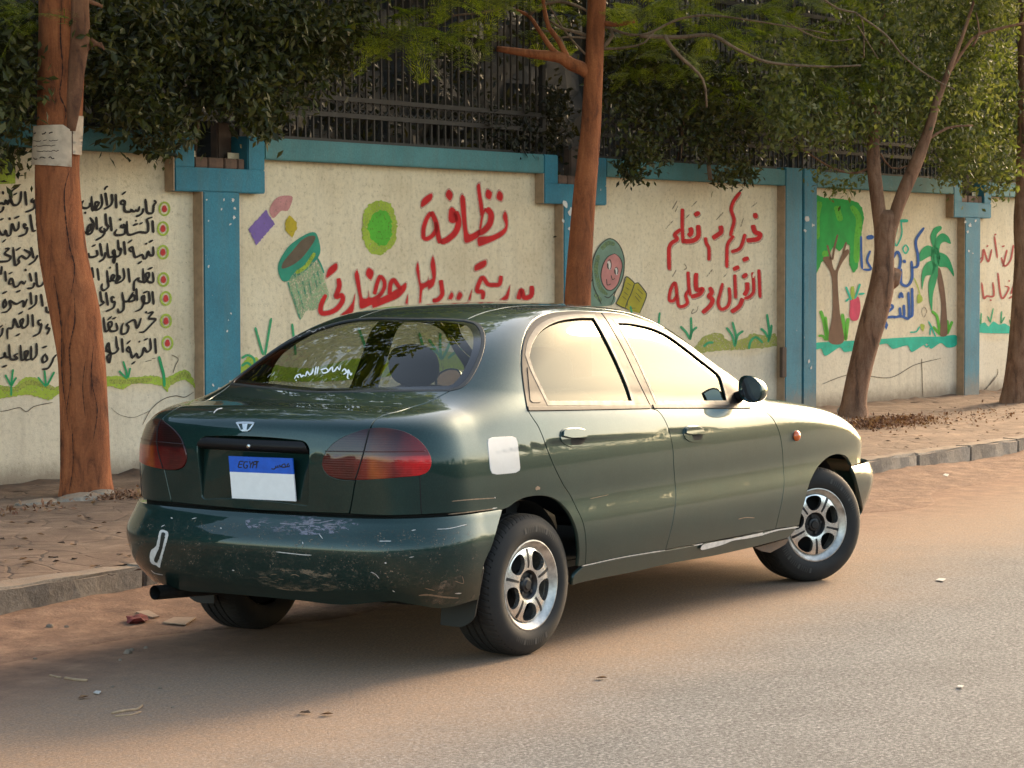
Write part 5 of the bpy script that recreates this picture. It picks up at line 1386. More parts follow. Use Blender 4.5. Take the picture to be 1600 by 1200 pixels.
# --- black writing on the left-hand panel
B = 42
text('black', 'B', B, [[1112,212],[1142,240],[1112,285],[1104,350],[1092,392],[1040,402],[1012,380],[1002,300],[990,190]], [[962,325],[945,392],[900,430],[850,446]],
 [[908,296],[884,366],[850,356],[838,372],[800,366],[784,340],[780,374],[704,372],[684,310],[694,236],[652,216],[636,262],[690,272]], [[648,132],[712,84]], [[562,118],[572,332]],
 [[502,118],[512,222],[482,288],[388,342]], [[412,100],[430,215],[440,292]], [[398,62],[420,24],[452,10]], [[352,118],[366,256],[332,328],[268,352],[300,290],[318,250],[276,236],[262,290],[246,352],[224,362],[214,150]],
 [[186,248],[190,292],[140,326],[72,312],[68,262],[102,212]], [[112,378],[130,408]]).done()
text('black', 'B', B, [[1092,498],[1106,684]], [[1094,454],[1014,488],[1030,560],[1018,672],[900,672],[742,702],[724,508]], [[900,560],[952,530]], [[808,576],[884,548]], [[840,512],[866,498]],
 [[662,556],[702,592],[690,690],[640,712],[562,712],[548,682],[582,626]], [[650,560],[640,596],[692,604]], [[620,474],[640,504]], [[480,448],[506,662]],
 [[414,398],[430,560],[456,592],[420,652],[386,610]], [[374,590],[338,622],[350,662],[402,672],[370,732],[268,792]], [[280,448],[292,642]], [[188,458],[242,556],[212,682],[150,692],[168,582],[204,560],[190,642],[130,682],[80,640]]).done()
text('black', 'B', B, [[1102,876],[1102,1002],[1052,1002],[1030,950],[1002,1042],[968,1052],[940,1000],[850,1032],[820,970],[802,890],[758,912],[780,952],[812,950]], [[1038,822],[1102,784]], [[996,826],[1010,852]], [[732,832],[802,780]], [[878,1132],[942,1088]],
 [[680,798],[702,1002]], [[594,778],[610,930],[642,902],[620,1002],[560,1022],[542,930],[518,962],[552,1022],[540,1112],[524,1072],[546,1022],[460,1022],[440,828]], [[416,958],[390,1052],[318,1102]], [[334,828],[366,1022]], [[286,928],[296,1002],[230,1032],[174,1022],[174,968]], [[212,882],[276,850]]).done()
Dw = 28
text('black', 'D', Dw, [[690,98],[696,200],[640,196],[618,122],[650,110],[652,150],[600,206],[590,58]], [[592,206],[540,190],[546,160],[500,200],[494,302]], [[638,76],[692,50]], [[436,58],[452,212]],
 [[384,58],[396,150],[370,192],[308,212],[330,140],[352,160],[320,202]], [[316,0],[328,192]], [[296,192],[258,180],[270,130],[292,142],[262,190],[228,192],[214,78]], [[216,180],[230,250],[180,292],[158,262],[168,218]], [[240,48],[254,62]], [[114,58],[130,192]], [[58,48],[76,192]]).done()
text('black', 'D', Dw, [[688,298],[702,442]], [[650,298],[656,410],[600,422],[578,360],[602,348],[600,412],[570,482],[508,512]], [[588,322],[642,298]], [[520,268],[530,402]], [[490,308],[440,402],[502,390],[490,340],[430,402],[390,402],[374,308]], [[388,400],[386,492],[340,522],[328,478]],
 [[296,370],[264,360],[270,412],[296,410],[280,472],[202,512]], [[204,308],[226,452]], [[144,298],[160,402],[182,422],[118,462]]).done()
text('black', 'D', Dw, [[638,532],[692,520],[650,582],[722,590],[690,632],[600,722],[548,726]], [[614,512],[632,526]], [[572,578],[530,682],[500,600],[420,642],[440,672],[420,732],[368,742],[368,680],[386,628]],
 [[310,628],[320,702],[250,712],[228,632],[260,620],[262,660],[200,716],[180,568]], [[218,602],[266,560]], [[268,592],[312,570]]).done()
text('black', 'D', Dw, [[714,788],[726,952]], [[664,788],[670,902],[630,932],[600,890],[580,962],[540,992],[520,950],[480,992],[460,930],[440,880],[418,912],[452,942]], [[598,812],[642,790]], [[546,818],[560,832]], [[418,852],[462,810]], [[468,1062],[512,1030]],
 [[370,788],[382,942]], [[310,768],[320,882],[332,902],[300,942],[250,942],[230,840],[208,902],[252,942],[240,1042],[218,982],[246,942],[190,922]]).done()
Aw = 35
text('black', 'A', Aw, [[418,236],[394,268],[410,292],[432,262],[432,350],[400,382],[316,412]], [[314,148],[332,332]], [[266,148],[256,262],[214,322],[160,312],[134,172],[246,78]], [[164,202],[216,170]], [[160,312],[112,262],[100,312],[70,262],[60,312],[20,300],[-60,312]], [[34,148],[42,192]], [[46,338],[30,392],[-20,424]]).done()
text('black', 'A', Aw, [[378,438],[410,642],[452,640]], [[336,580],[298,560],[310,612],[342,610],[320,682],[226,718]], [[236,528],[230,612],[190,642],[150,560],[130,692],[90,702],[70,640],[50,692],[10,682],[-20,600]], [[178,492],[246,460]], [[116,476],[128,512]], [[-10,514],[48,490]], [[28,792],[76,750]]).done()
text('black', 'A', Aw, [[388,848],[422,992]], [[474,948],[430,1022],[356,1072]], [[298,878],[376,930],[330,992],[270,960],[230,1002],[240,1042],[190,1072],[164,848]], [[198,892],[262,850]], [[62,868],[112,870],[60,930],[132,972],[100,1022],[-30,1032]]).done()
Cw = 28
text('black', 'C', Cw, [[20,38],[8,132]], [[54,88],[62,202]], [[470,186],[430,242],[390,242],[374,98]], [[308,108],[330,202]], [[360,208],[340,262],[282,272]], [[270,188],[250,222],[220,200],[190,242],[150,252],[130,180],[110,168],[94,222],[132,220]], [[262,66],[272,92]], [[88,122],[132,100]], [[164,312],[216,290]]).done()
text('black', 'C', Cw, [[428,328],[446,462]], [[378,338],[370,432],[292,492]], [[318,308],[330,442]], [[286,378],[246,462],[240,402],[170,432],[100,400],[112,462],[70,512],[16,522]], [[60,378],[34,422],[40,472],[66,440],[54,388]], [[22,326],[76,300]], [[482,458],[490,512],[530,520]]).done()
text('black', 'C', Cw, [[502,638],[484,682],[516,690],[488,752]], [[430,598],[398,610],[410,652],[432,640],[410,732],[342,772]], [[338,538],[346,672]], [[290,538],[290,642],[240,682],[210,610],[242,590],[230,642],[190,672],[150,590],[130,682],[80,692],[80,802]], [[188,542],[242,510]], [[162,768],[212,740]], [[30,650],[-10,684]], [[30,680],[20,742],[-10,782]]).done()
text('black', 'C', Cw, [[380,838],[380,962],[340,1012],[325,1002],[325,868]], [[325,1002],[270,1012],[258,930],[292,930],[270,992],[225,1012],[214,858]], [[190,948],[150,970],[182,1002],[110,1002],[94,848]], [[96,990],[60,982],[50,940],[40,982],[-10,1002]], [[18,1092],[76,1070]], [[596,956],[560,992],[540,1042],[500,1102],[436,1112]], [[480,948],[444,992],[450,1042],[492,1012],[474,958]], [[438,892],[492,870]]).done()
nib[0] = False
for cx, cy in ((257, 326.3), (254.8, 357.2), (254.8, 394), (255.5, 436.7), (259.3, 466.3), (259.6, 501.5), (261.8, 536)):
    a = np.linspace(0, 2*math.pi, 15); rg = Mural('bullet_ring', 'lime').stroke('X', [(cx+7.8*math.cos(t), cy+10*math.sin(t)) for t in a], 3.2, (1, 1)).done()
    m_ = Mural('bullet_dot', 'dot', .0045); m_.fill('X', [(cx+4*math.cos(t)*(1+.1*math.sin(3*t)), cy+5.7*math.sin(t)) for t in a[:-1]]).done()
Mural('green_square', 'lime').fill('X', [(-20, 245), (24, 250), (24, 287), (-20, 288)], True).done()
# --- red lettering beside the bin
EL = dict(E=[[(1085,440),(1110,490),(1115,600),(1090,680),(1000,750),(790,835),(775,800),(780,735),(930,715),(1040,660),(1090,600),(1060,500)],
 [(600,245),(630,290),(668,690),(795,650),(790,722),(640,795),(615,690),(575,290)], [(795,120),(815,250),(840,420),(810,490),(795,400),(765,150)], [(880,190),(935,225),(915,300),(865,270)], [(1015,205),(1060,250),(1045,320),(988,285)],
 [(480,390),(520,420),(548,540),(485,572),(445,540),(450,420)], [(445,190),(490,245),(460,315),(410,255)], [(250,235),(252,300),(140,390),(135,330),(170,280)]],
 F=[[(285,170),(290,250),(165,355),(165,300),(195,230)], [(520,545),(510,660),(480,790),(345,815),(420,750),(490,650)], [(545,255),(570,330),(612,602),(682,600),(690,520),(702,600),(760,590),(830,545),(832,602),(930,560),(1080,470),(1155,415),(1150,500),(1060,600),(900,670),(740,730),(730,690),(590,735),(570,600),(515,320)], [(685,230),(750,280),(715,375),(655,310)], [(1180,560),(1175,680),(1150,670)]],
 G=[[(95,145),(110,230),(130,380),(208,352),(212,310),(217,350),(260,322),(240,170),(265,75),(292,170),(297,310),(270,412),(215,450),(205,420),(147,460),(130,600),(110,610),(115,440),(75,220)], [(475,485),(500,520),(470,570),(440,560)], [(565,480),(600,515),(570,570),(532,555)], [(710,450),(690,570),(668,575)], [(865,120),(860,190),(745,240),(750,175)], [(1140,410),(1115,560),(1035,565),(1090,520)]])
ES = dict(E=[([(872,405),(925,470),(910,580),(840,660),(770,690)], 66), ([(868,402),(830,480),(802,640)], 22), ([(520,440),(550,520),(552,600),(510,690),(420,765),(350,790)], 66), ([(352,800),(326,720),(302,570),(246,440)], 52), ([(246,448),(196,520),(160,630),(160,735),(200,750),(262,710),(302,640),(296,560)], 46)],
 F=[([(310,358),(322,450),(300,530),(282,590),(352,572),(362,640),(290,740),(190,790),(100,792),(88,720),(118,634),(156,562)], 58), ([(762,560),(790,440),(830,340),(882,390),(882,480),(820,590)], 46), ([(950,560),(962,430),(1000,380),(1050,440),(1092,500)], 50)],
 G=[([(355,345),(366,430),(370,510),(320,570),(260,580)], 46), ([(1040,296),(1022,390),(960,402),(890,392),(832,318),(790,380),(768,470),(832,484),(830,565)], 46), ([(1236,565),(1272,462),(1302,545),(1382,520),(1388,410)], 52)])
for grp in (('E',), ('F',), ('G',)):
    for mat, grow, lf in (('halo', 14, .0036), ('red', 0, .0044)):
        m_ = Mural('red_lettering' if mat == 'red' else 'lettering_halo', mat, lf)
        for fr in grp:
            for p in EL[fr]:
                q = np.array(p, float)
                if grow: q = offset2(q, -grow*.8)
                m_.fill(fr, [tuple(t) for t in q])
            for l, wd in ES[fr]: m_.stroke(fr, l, wd+grow*1.6, (.7, .6))
        m_.done()
Mural('purple_sleeve', 'purple').fill('H', [(205,215),(280,345),(115,535),(95,480),(45,390)], True, .5).done()
Mural('pink_hand', 'pink').fill('H', [(330,95),(435,95),(430,160),(395,225),(340,225),(270,290),(235,225),(270,140)]).done()
Mural('yellow_litter', 'yellow').fill('H', [(415,265),(480,330),(485,380),(440,465),(380,400),(375,320)], True, .4).done()
bn = Mural('painted_bin', 'binl', .0034); bn.fill('H', [(410,850),(650,680),(740,880),(760,1010),(640,1110),(560,1120),(515,1190)]); bn.done()
Mural('bin_rim', 'bin', .0042).fill('H', [(570,430),(650,425),(690,560),(670,640),(560,760),(410,850),(350,850),(310,750),(330,660),(420,530)]).done()
Mural('bin_opening', 'brown', .0050).fill('H', [(590,450),(645,455),(620,520),(520,650),(420,720),(345,740),(360,680),(450,570),(520,490)]).done()
Mural('bin_ribs', 'bin', .0042).strokes('H', 16, [(400,860),(430,950),(512,1195)], [(660,645),(690,700),(722,782)], [(470,870),(540,1100)], [(530,850),(560,990)], [(580,830),(610,980)], [(630,780),(660,910)], [(660,760),(690,880)]).done()
Mural('bin_glint', 'lime', .0047).strokes('H', 34, [(470,780),(560,720),(640,600)]).done()
Mural('green_ball', 'lime').fill('X', [(593,313),(612,320),(620,350),(617,380),(603,394),(588,398),(573,388),(566,360),(569,330),(580,318)], False, .9).done()
Mural('ball_core', 'leafl', .0044).fill('X', [(588,330),(606,332),(612,352),(608,376),(596,384),(580,372),(575,350)], False, .9).done()
# --- red lettering beside the girl
IJ = [('I', 46, [[(1130,88),(1080,150),(1028,232),(1000,330),(1040,480),(1010,610),(988,700)], [(1036,694),(962,790),(942,860),(940,1140)], [(1192,670),(1156,800),(1110,880),(1000,920)], [(640,718),(655,800),(690,870),(692,1040)], [(322,318),(320,560),(332,800)]]),
 ('I', 62, [[(1300,545),(1330,640),(1402,676),(1368,740),(1212,762)], [(1328,380),(1344,455)], [(850,556),(860,640),(800,692),(740,730)], [(332,768),(420,772),(500,750),(546,690),(540,545)], [(430,580),(446,650),(404,700)], [(488,412),(564,370)]]),
 ('I', 52, [[(300,606),(216,682),(250,742),(170,800),(136,880),(140,1170)]]),
 ('J', 44, [[(1384,318),(1402,712)], [(1298,358),(1312,620),(1250,702),(1180,722)], [(1050,388),(1062,722)], [(970,568),(982,722),(950,832),(860,872),(818,782),(850,640),(882,508)], [(400,348),(412,560),(432,682)], [(412,600),(370,682),(392,782),(330,832),(270,822),(250,702),(220,508),(160,600),(140,742),(200,752),(252,662)]]),
 ('J', 58, [[(1220,498),(1222,600),(1180,682)], [(1158,192),(1244,158)], [(1158,432),(1222,378)], [(1160,720),(1110,832),(1000,912)], [(1028,322),(1112,280)], [(700,566),(732,640),(690,692),(742,742),(700,832),(598,922)], [(520,368),(508,430),(520,600),(602,590),(560,662),(440,702)]])]
for fr in ('I', 'J'):
    for mat, grow, lf, dxy in (('ghost', 6, .0034, (10, 16)), ('halo', 12, .0039, (5, 9)), ('red', -4, .0045, (0, 0))):
        m_ = Mural({'red': 'red_lettering', 'halo': 'lettering_halo', 'ghost': 'lettering_shadow_line'}[mat], mat, lf)
        for f2, wd, ls in IJ:
            if f2 == fr:
                for l in ls: m_.stroke(fr, [(a+dxy[0], b_+dxy[1]) for a, b_ in l], wd*1.1+grow, (.7, .6))
        m_.done()
Mural('vowel_marks', 'ghost').strokes('I', 14, [(250,210),(180,330)], [(260,280),(220,370)], [(525,215),(450,290)], [(200,480),(90,600)], [(420,400),(360,460)], [(890,370),(790,480)], [(1360,235),(1280,300)], [(1170,450),(1130,580)]).strokes('J', 14, [(240,320),(180,430)], [(350,240),(380,300),(330,330)], [(740,320),(660,420)], [(940,380),(890,430)], [(480,860),(450,930),(520,900),(540,830)]).done()
# --- the girl with a book
Mural('girl_shoulder', 'teal' if False else 'scarf', .0036).fill('K', [(225,650),(180,740),(150,990),(480,1000),(520,880),(300,800)]).done()
Mural('girl_scarf', 'scarf', .0042).fill('K', [(440,110),(530,140),(600,230),(645,380),(640,560),(600,700),(530,820),(440,905),(330,880),(250,780),(215,600),(220,440),(250,330),(330,190)]).done()
Mural('scarf_folds', 'scarfd', .0047).strokes('K', 55, [(300,330),(270,480),(280,620),(330,780),(420,860)], [(340,250),(430,170),(520,190)], [(250,850),(340,950)]).done()
Mural('girl_face', 'face', .0052).fill('K', [(520,310),(590,370),(620,470),(600,580),(560,720),(480,800),(410,790),(350,700),(335,580),(370,440),(430,350)]).done()
ey = Mural('girl_eyes', 'white', .0058); 
for (cx, cy, rx, ry) in ((446, 470, 26, 62), (540, 548, 24, 50)): ey.fill('K', [(cx+rx*math.cos(t)+.15*ry*math.sin(t), cy+ry*math.sin(t)) for t in np.linspace(0, 2*math.pi, 13)[:-1]])
ey.done()
Mural('face_lines', 'dk', .0063).strokes('K', 20, [(425,440),(428,500),(440,520)], [(520,520),(524,570),(532,590)]).strokes('K', 11, [(430,410),(455,390),(470,440),(468,500),(450,530)], [(520,510),(545,495),(562,540),(550,590)], [(470,600),(490,660),(520,640)], [(410,650),(420,730),(470,715)]).done()
Mural('girl_outline', 'dk', .0055).strokes('K', 13, [(225,650),(215,480),(250,330),(330,190),(440,110),(530,140),(600,230),(645,380),(640,560),(600,700),(530,820),(500,920),(465,1000)], [(520,310),(430,350),(370,440),(335,580),(350,700),(410,790),(480,800),(560,720),(600,580),(620,470),(590,370),(520,310)], [(225,650),(240,760),(300,900),(340,990)], [(225,650),(180,740),(165,860)], [(540,800),(440,900),(380,880)]).done()
Mural('open_book', 'book', .0040).fill('K', [(680,620),(770,690),(790,712),(830,702),(945,860),(860,1110),(700,1070),(535,980),(620,800)], True).done()
Mural('book_lines', 'dk', .0046).strokes('K', 14, [(535,980),(620,800),(660,630),(690,622),(770,690),(790,712),(830,702),(900,780),(945,860),(900,1000),(850,1110)], [(785,710),(740,840),(690,950),(660,1040)], [(535,980),(600,1020),(700,1060)]).strokes('K', 7, [(680,700),(740,740)], [(660,760),(720,800)], [(640,820),(700,870)], [(620,880),(680,930)], [(820,780),(900,860)], [(800,830),(880,920)], [(790,880),(860,960)], [(690,960),(690,1020)], [(720,1040),(800,1040)]).done()
# --- grass strips
Mural('grass_strip', 'olive').fill('X', [(1085,552),(1095,530),(1110,522),(1125,520),(1140,532),(1165,528),(1175,521),(1195,524),(1212,522),(1213,540),(1160,546),(1120,548)], False, .5).done()
Mural('grass_tufts', 'grass', .0045).strokes('O', 32, [(320,430),(340,330),(335,130)], [(320,420),(270,330),(195,250)], [(325,410),(350,320),(415,260)], [(910,520),(930,400),(880,190)], [(905,510),(880,380),(800,265)], [(920,480),(950,370),(1025,310)], [(1350,460),(1365,330),(1335,90)], [(1355,440),(1385,330),(1395,230)], [(1345,400),(1310,330),(1250,280)], [(1095,550),(1120,450),(1190,395),(1280,470)], [(500,520),(560,470),(630,465)]).strokes('X', 3, [(985,478),(988,492)], [(1031,488),(1029,510)]).done()
Mural('grass_strip', 'lime').fill('P', [(0,300),(100,310),(200,240),(300,260),(400,330),(440,300),(520,280),(640,270),(820,230),(1000,240),(1150,225),(1260,240),(1400,185),(1450,230),(1490,330),(1400,260),(1290,300),(1270,350),(1230,310),(1150,290),(1000,290),(930,330),(830,310),(600,350),(440,370),(380,410),(200,370),(90,390),(0,400),(-160,400),(-160,310)], False, .6).done()
Mural('grass_shade', 'olive', .0045).strokes('P', 36, [(0,320),(120,330),(220,280),(330,300),(420,330)], [(830,270),(950,275),(1150,260)], [(1290,290),(1390,215),(1440,250)]).done()
Mural('grass_tufts', 'green', .005).strokes('P', 15, [(40,220),(62,262),(85,305)], [(100,178),(92,240),(85,305)], [(125,240),(100,280),(85,310)], [(85,300),(85,380)], [(288,238),(320,280),(350,312)], [(338,188),(344,250),(350,305)], [(412,198),(380,260),(355,305)], [(902,190),(935,225),(965,252)], [(934,118),(955,190),(965,245)], [(987,168),(978,210),(970,245)]).strokes('P', 22, [(1204,80),(1222,150),(1240,220),(1246,312)]).done()
Mural('grass_strip', 'lime').fill('X', [(376,590),(385,560),(400,558),(412,566),(440,572),(480,575),(520,568),(560,560),(600,562),(640,560),(680,548),(720,552),(760,556),(800,552),(868,550),(868,572),(760,575),(640,585),(500,596)], False, .6).done()
Mural('grass_tufts', 'grass', .0045).strokes('Q', 13, [(205,178),(225,250),(248,330)], [(292,128),(275,230),(258,330)], [(405,158),(415,240),(425,330)], [(130,348),(165,330),(198,352),(200,400)], [(130,390),(160,372),(185,390)]).strokes('X', 4, [(560,512),(570,540),(575,566)], [(590,520),(580,545),(576,566)], [(655,520),(662,545),(665,566)], [(640,540),(655,552),(664,566)], [(688,520),(688,545),(690,562)], [(670,530),(682,548),(690,562)], [(706,528),(698,548),(690,562)], [(645,560),(668,545),(690,556)], [(700,560),(722,545),(742,562)]).done()
# --- the painted tree, vegetables, palm and blue writing
Mural('painted_tree_crown', 'leaf').fill('L', [(60,110),(120,125),(330,150),(385,240),(370,350),(350,560),(320,625),(290,570),(290,460),(262,430),(222,482),(180,450),(150,530),(100,560),(60,625),(45,400),(45,200)], False, .5).done()
Mural('crown_patches', 'leafl', .0045).strokes('L', 40, [(300,180),(350,260),(340,400),(335,560)], [(90,150),(70,250),(70,400)], [(200,180),(230,280)], [(130,480),(120,520)]).done()
Mural('painted_tree_trunk', 'trunk', .0047).fill('L', [(110,530),(160,620),(175,700),(175,900),(150,1085),(250,1085),(225,900),(210,640),(240,560),(288,490),(275,468),(240,500),(195,610),(172,560),(165,520)]).strokes('L', 13, [(175,540),(190,450),(210,370)], [(165,540),(150,480),(140,440)], [(245,500),(268,420)]).done()
Mural('painted_radish', 'radish').fill('L', [(300,800),(350,790),(362,870),(345,940),(310,948),(290,920),(292,860)]).done()
Mural('radish_leaf', 'lime', .0045).fill('L', [(298,720),(318,715),(324,800),(302,802)]).done()
Mural('radish_stalks', 'teal', .0048).strokes('L', 15, [(265,720),(285,770),(300,810)], [(360,700),(340,760),(325,800)], [(390,765),(350,770)], [(285,800),(262,820)]).done()
Mural('tree_grass', 'leafl', .0045).strokes('L', 24, [(95,880),(120,960),(140,1080)], [(125,920),(135,1000),(150,1080)], [(240,900),(255,1000),(262,1080)], [(280,930),(270,1010),(262,1080)]).strokes('L', 16, [(80,1050),(110,1050),(130,1080)]).done()
Mural('turquoise_strip', 'teal').fill('X', [(1274,536),(1300,534),(1335,532),(1370,530),(1400,528),(1440,526),(1468,526),(1494,524),(1494,540),(1480,543),(1470,536),(1455,545),(1448,537),(1425,550),(1418,540),(1395,545),(1385,537),(1350,545),(1320,550),(1312,543),(1290,556),(1283,545),(1275,546)]).done()
Mural('blue_lettering', 'blue', .0045).strokes('L', 16, [(366,380),(368,500),(374,602)], [(428,478),(408,545),(432,602),(378,604)]).strokes('L', 30, [(403,392),(452,386)]).strokes('M', 22, [(420,178),(356,280),(372,400),(368,478),(318,492)], [(322,438),(326,572),(290,632),(242,612),(242,498)], [(172,512),(222,500),(236,420),(210,368),(168,432)]).strokes('M', 28, [(256,432),(276,452)]).done()
Mural('blue_lettering', 'blue', .0045).strokes('M', 21, [(326,648),(328,860),(300,886)], [(298,680),(300,884),(240,870),(180,884)], [(226,730),(240,690),(254,728)], [(262,780),(266,870)], [(230,800),(236,870)], [(128,768),(176,800),(96,874),(200,872)]).fill('M', [(123,900),(140,940),(124,978),(108,940)], True).done()
Mural('palm_trunk', 'trunk', .0045).fill('M', [(530,490),(550,510),(585,700),(600,1015),(545,1020),(556,800),(530,600)]).done()
pf = Mural('palm_fronds', 'green', .005)
for p in ([(490,330),(470,250),(500,180),(550,165),(557,190),(520,230),(505,330)], [(495,380),(510,270),(560,222),(610,250),(628,305),(580,288),(548,310),(530,385)], [(500,440),(470,402),(385,442),(390,370),(440,318),(490,340)], [(505,450),(490,540),(430,560),(404,665),(400,560),(420,480),(460,440)], [(500,460),(535,500),(515,600),(490,700),(482,835),(460,740),(455,620),(480,530)], [(515,400),(540,372),(600,400),(640,480),(652,560),(600,490),(535,480)], [(480,330),(530,340),(545,420),(530,480),(490,480),(475,400)]): pf.fill('M', p)
pf.done()
Mural('palm_grass', 'leafl', .0055).strokes('M', 22, [(480,830),(520,870),(545,1010)], [(640,910),(620,960),(600,1010)], [(600,900),(605,960),(596,1010)], [(490,950),(520,985),(545,1015)]).done()
Mural('vegetable_doodles', 'lime', .0045).fill('M', [(370,700),(400,710),(408,750),(368,770)]).fill('M', [(392,930),(425,940),(412,990),(398,970)]).strokes('M', 9, [(340,570),(370,640),(390,710)]).done()
Mural('green_scribble', 'teal', .0045).strokes('M', 26, [(295,125),(230,125)]).strokes('M', 12, [(240,130),(245,230),(205,320),(190,270),(215,180)], [(275,310),(298,345),(275,380),(255,345),(275,310)], [(310,995),(360,990),(385,950)], [(455,910),(480,960),(510,1030)], [(400,1030),(440,1110),(490,1040)], [(470,960),(465,1020)]).done()
Mural('pencil_egg', 'ghost', .0045).strokes('M', 7, [(418,795),(440,830),(418,878),(400,835),(418,795)]).done()
Mural('red_lettering', 'redthin').strokes('N', 10, [(345,375),(330,455),(300,485),(282,440)], [(312,400),(290,490)], [(246,330),(262,445)], [(232,398),(214,462),(190,400),(184,450),(172,470)], [(154,360),(160,450),(182,440)], [(285,385),(300,380)], [(205,385),(215,378)], [(246,325),(256,318)]).done()
Mural('red_lettering', 'redthin').strokes('N', 10, [(350,575),(332,632)], [(264,520),(284,652),(322,600),(300,590)], [(238,570),(242,640),(206,642),(192,655),(180,570)], [(320,560),(326,566)], [(222,660),(232,666)], [(345,640),(320,655)]).done()
Mural('turquoise_strip', 'teal').fill('N', [(160,832),(160,800),(195,778),(215,800),(240,774),(270,790),(300,784),(328,800),(420,790),(420,832)]).done()
Mural('grass_tufts', 'grass', .0045).strokes('N', 8, [(175,790),(178,730)], [(175,790),(160,740)], [(225,780),(240,705)], [(225,780),(210,745)], [(280,785),(284,720)], [(280,785),(300,750)], [(330,790),(325,765)]).done()
# --- cracks and flaked paint
Mural('wall_crack', 'crack', .0055).strokes('P', 5, [(0,500),(60,490),(150,470),(200,500),(260,460),(400,430)], [(1080,600),(1140,490),(1230,410),(1330,380),(1400,390),(1470,350)], [(1150,100),(1180,95)], [(1300,70),(1350,100),(1330,150),(1310,210)], [(1490,330),(1500,260),(1560,200)], [(1100,120),(1150,110)]).strokes('P', 3, [(840,470),(900,520),(1000,545),(1080,520),(1140,490)]).done()
Mural('wall_crack', 'crack', .0055).strokes('N', 3, [(180,1140),(225,1100),(262,1050),(262,1020)], [(250,1060),(200,1130)]).strokes('X', 1.0, [(1285,600),(1330,585),(1390,590),(1430,570),(1470,560)], [(1440,560),(1442,620)]).done()
fk = Mural('paint_flakes', 'white2', .004, D)
rf = random.Random(3)
def flake(cx, cy, r, fr='X'):
    n = rf.randint(5, 8); fk.fill('X', [(cx+.62*r*rf.uniform(.35, 1.3)*math.cos(2*math.pi*k/n), cy+.75*r*rf.uniform(.35, 1.5)*math.sin(2*math.pi*k/n)) for k in range(n)])
for cx, cy, r in ((323, 312, 2), (346, 327, 3), (364, 312, 4), (367, 326, 4), (366, 340, 4.5), (360, 350, 3), (350, 312, 2.5), (326, 345, 2), (361, 490, 2.5), (355, 517, 2.5), (357, 500, 1.5), (326, 416, 3), (343, 608, 4), (333, 602, 3), (360, 596, 3), (884, 318, 8), (892, 330, 8), (880, 345, 5), (890, 358, 4), (1262, 342, 6), (1270, 352, 5), (1258, 360, 4), (1508, 347, 3), (1516, 352, 4), (1524, 345, 3), (1512, 362, 3), (1514, 392, 2.5), (1520, 396, 2), (1264, 565, 5), (1268, 575, 4)): flake(cx, cy, r)
fk.done()
# ------------------------------------------------------------------ trees and foliage
def quick_mesh(name, V, Q, mats, parent=None, mi=None, smooth=False):
    me = bpy.data.meshes.new(name); V = np.asarray(V, np.float32); Q = np.asarray(Q, np.int32); k = Q.shape[1]
    me.vertices.add(len(V)); me.vertices.foreach_set('co', V.ravel())
    me.loops.add(Q.size); me.loops.foreach_set('vertex_index', Q.ravel())
    me.polygons.add(len(Q)); me.polygons.foreach_set('loop_start', np.arange(0, Q.size, k, dtype=np.int32))
    for m in (mats if isinstance(mats, (list, tuple)) else [mats]): me.materials.append(m)
    if mi is not None: me.polygons.foreach_set('material_index', np.asarray(mi, np.int32))
    me.polygons.foreach_set('use_smooth', np.full(len(Q), smooth)); me.update(calc_edges=True)
    o = bpy.data.objects.new(name, me); COL.objects.link(o)
    if parent is not None:
        o.parent = parent; o.matrix_parent_inverse = parent.matrix_basis.inverted()
    return o
def leaf_mat(name, cols, trans=.35, rough=.5):
    m = bpy.data.materials.new(name); m.use_nodes = True; nt = m.node_tree; b = nt.nodes['Principled BSDF']; o = nt.nodes['Material Output']
    co = coords(nt); g = N(nt, 'ShaderNodeNewGeometry')
    r = N(nt, 'ShaderNodeMath', operation='ADD'); L(nt, g.outputs['Random Per Island'], r.inputs[0])
    L(nt, math_n(nt, 'MULTIPLY', noise(nt, 1.1, 3, .5, co), .8), r.inputs[1])
    c = ramp(nt, math_n(nt, 'SUBTRACT', r.outputs[0], .4, True), [(i/(len(cols)-1), q) for i, q in enumerate(cols)])
    L(nt, c, b.inputs['Base Color']); b.inputs['Roughness'].default_value = rough; b.inputs['Specular IOR Level'].default_value = .35
    t = N(nt, 'ShaderNodeBsdfTranslucent'); L(nt, mixc(nt, 1, c, (1.3, 1.5, .6), 'MULTIPLY'), t.inputs[0])
    mx = N(nt, 'ShaderNodeMixShader'); mx.inputs[0].default_value = trans
    L(nt, b.outputs[0], mx.inputs[1]); L(nt, t.outputs[0], mx.inputs[2]); L(nt, mx.outputs[0], o.inputs[0]); return m
M_FICUS = leaf_mat('broad_leaf_green', [(.016, .017, .004), (.030, .034, .007), (.056, .058, .011), (.105, .092, .026)], .25, .5)
M_FEATHER = leaf_mat('feathery_leaf_green', [(.060, .080, .010), (.115, .135, .015), (.20, .22, .022), (.32, .32, .035)], .55)
M_DEEP = leaf_mat('shaded_leaf', [(.008, .008, .004), (.014, .015, .006), (.022, .021, .008), (.040, .033, .014)], .2, .6)  # the shade behind the railings is put into this darker leaf colour
M_OLIVE = leaf_mat('hazy_olive_leaf', [(.048, .055, .019), (.085, .095, .033), (.135, .142, .048), (.20, .185, .08)], .45, .5)  # pale haze over the right-hand trees is put into the leaf colour
def unit(v): return v/(np.linalg.norm(v, axis=-1, keepdims=True)+1e-9)
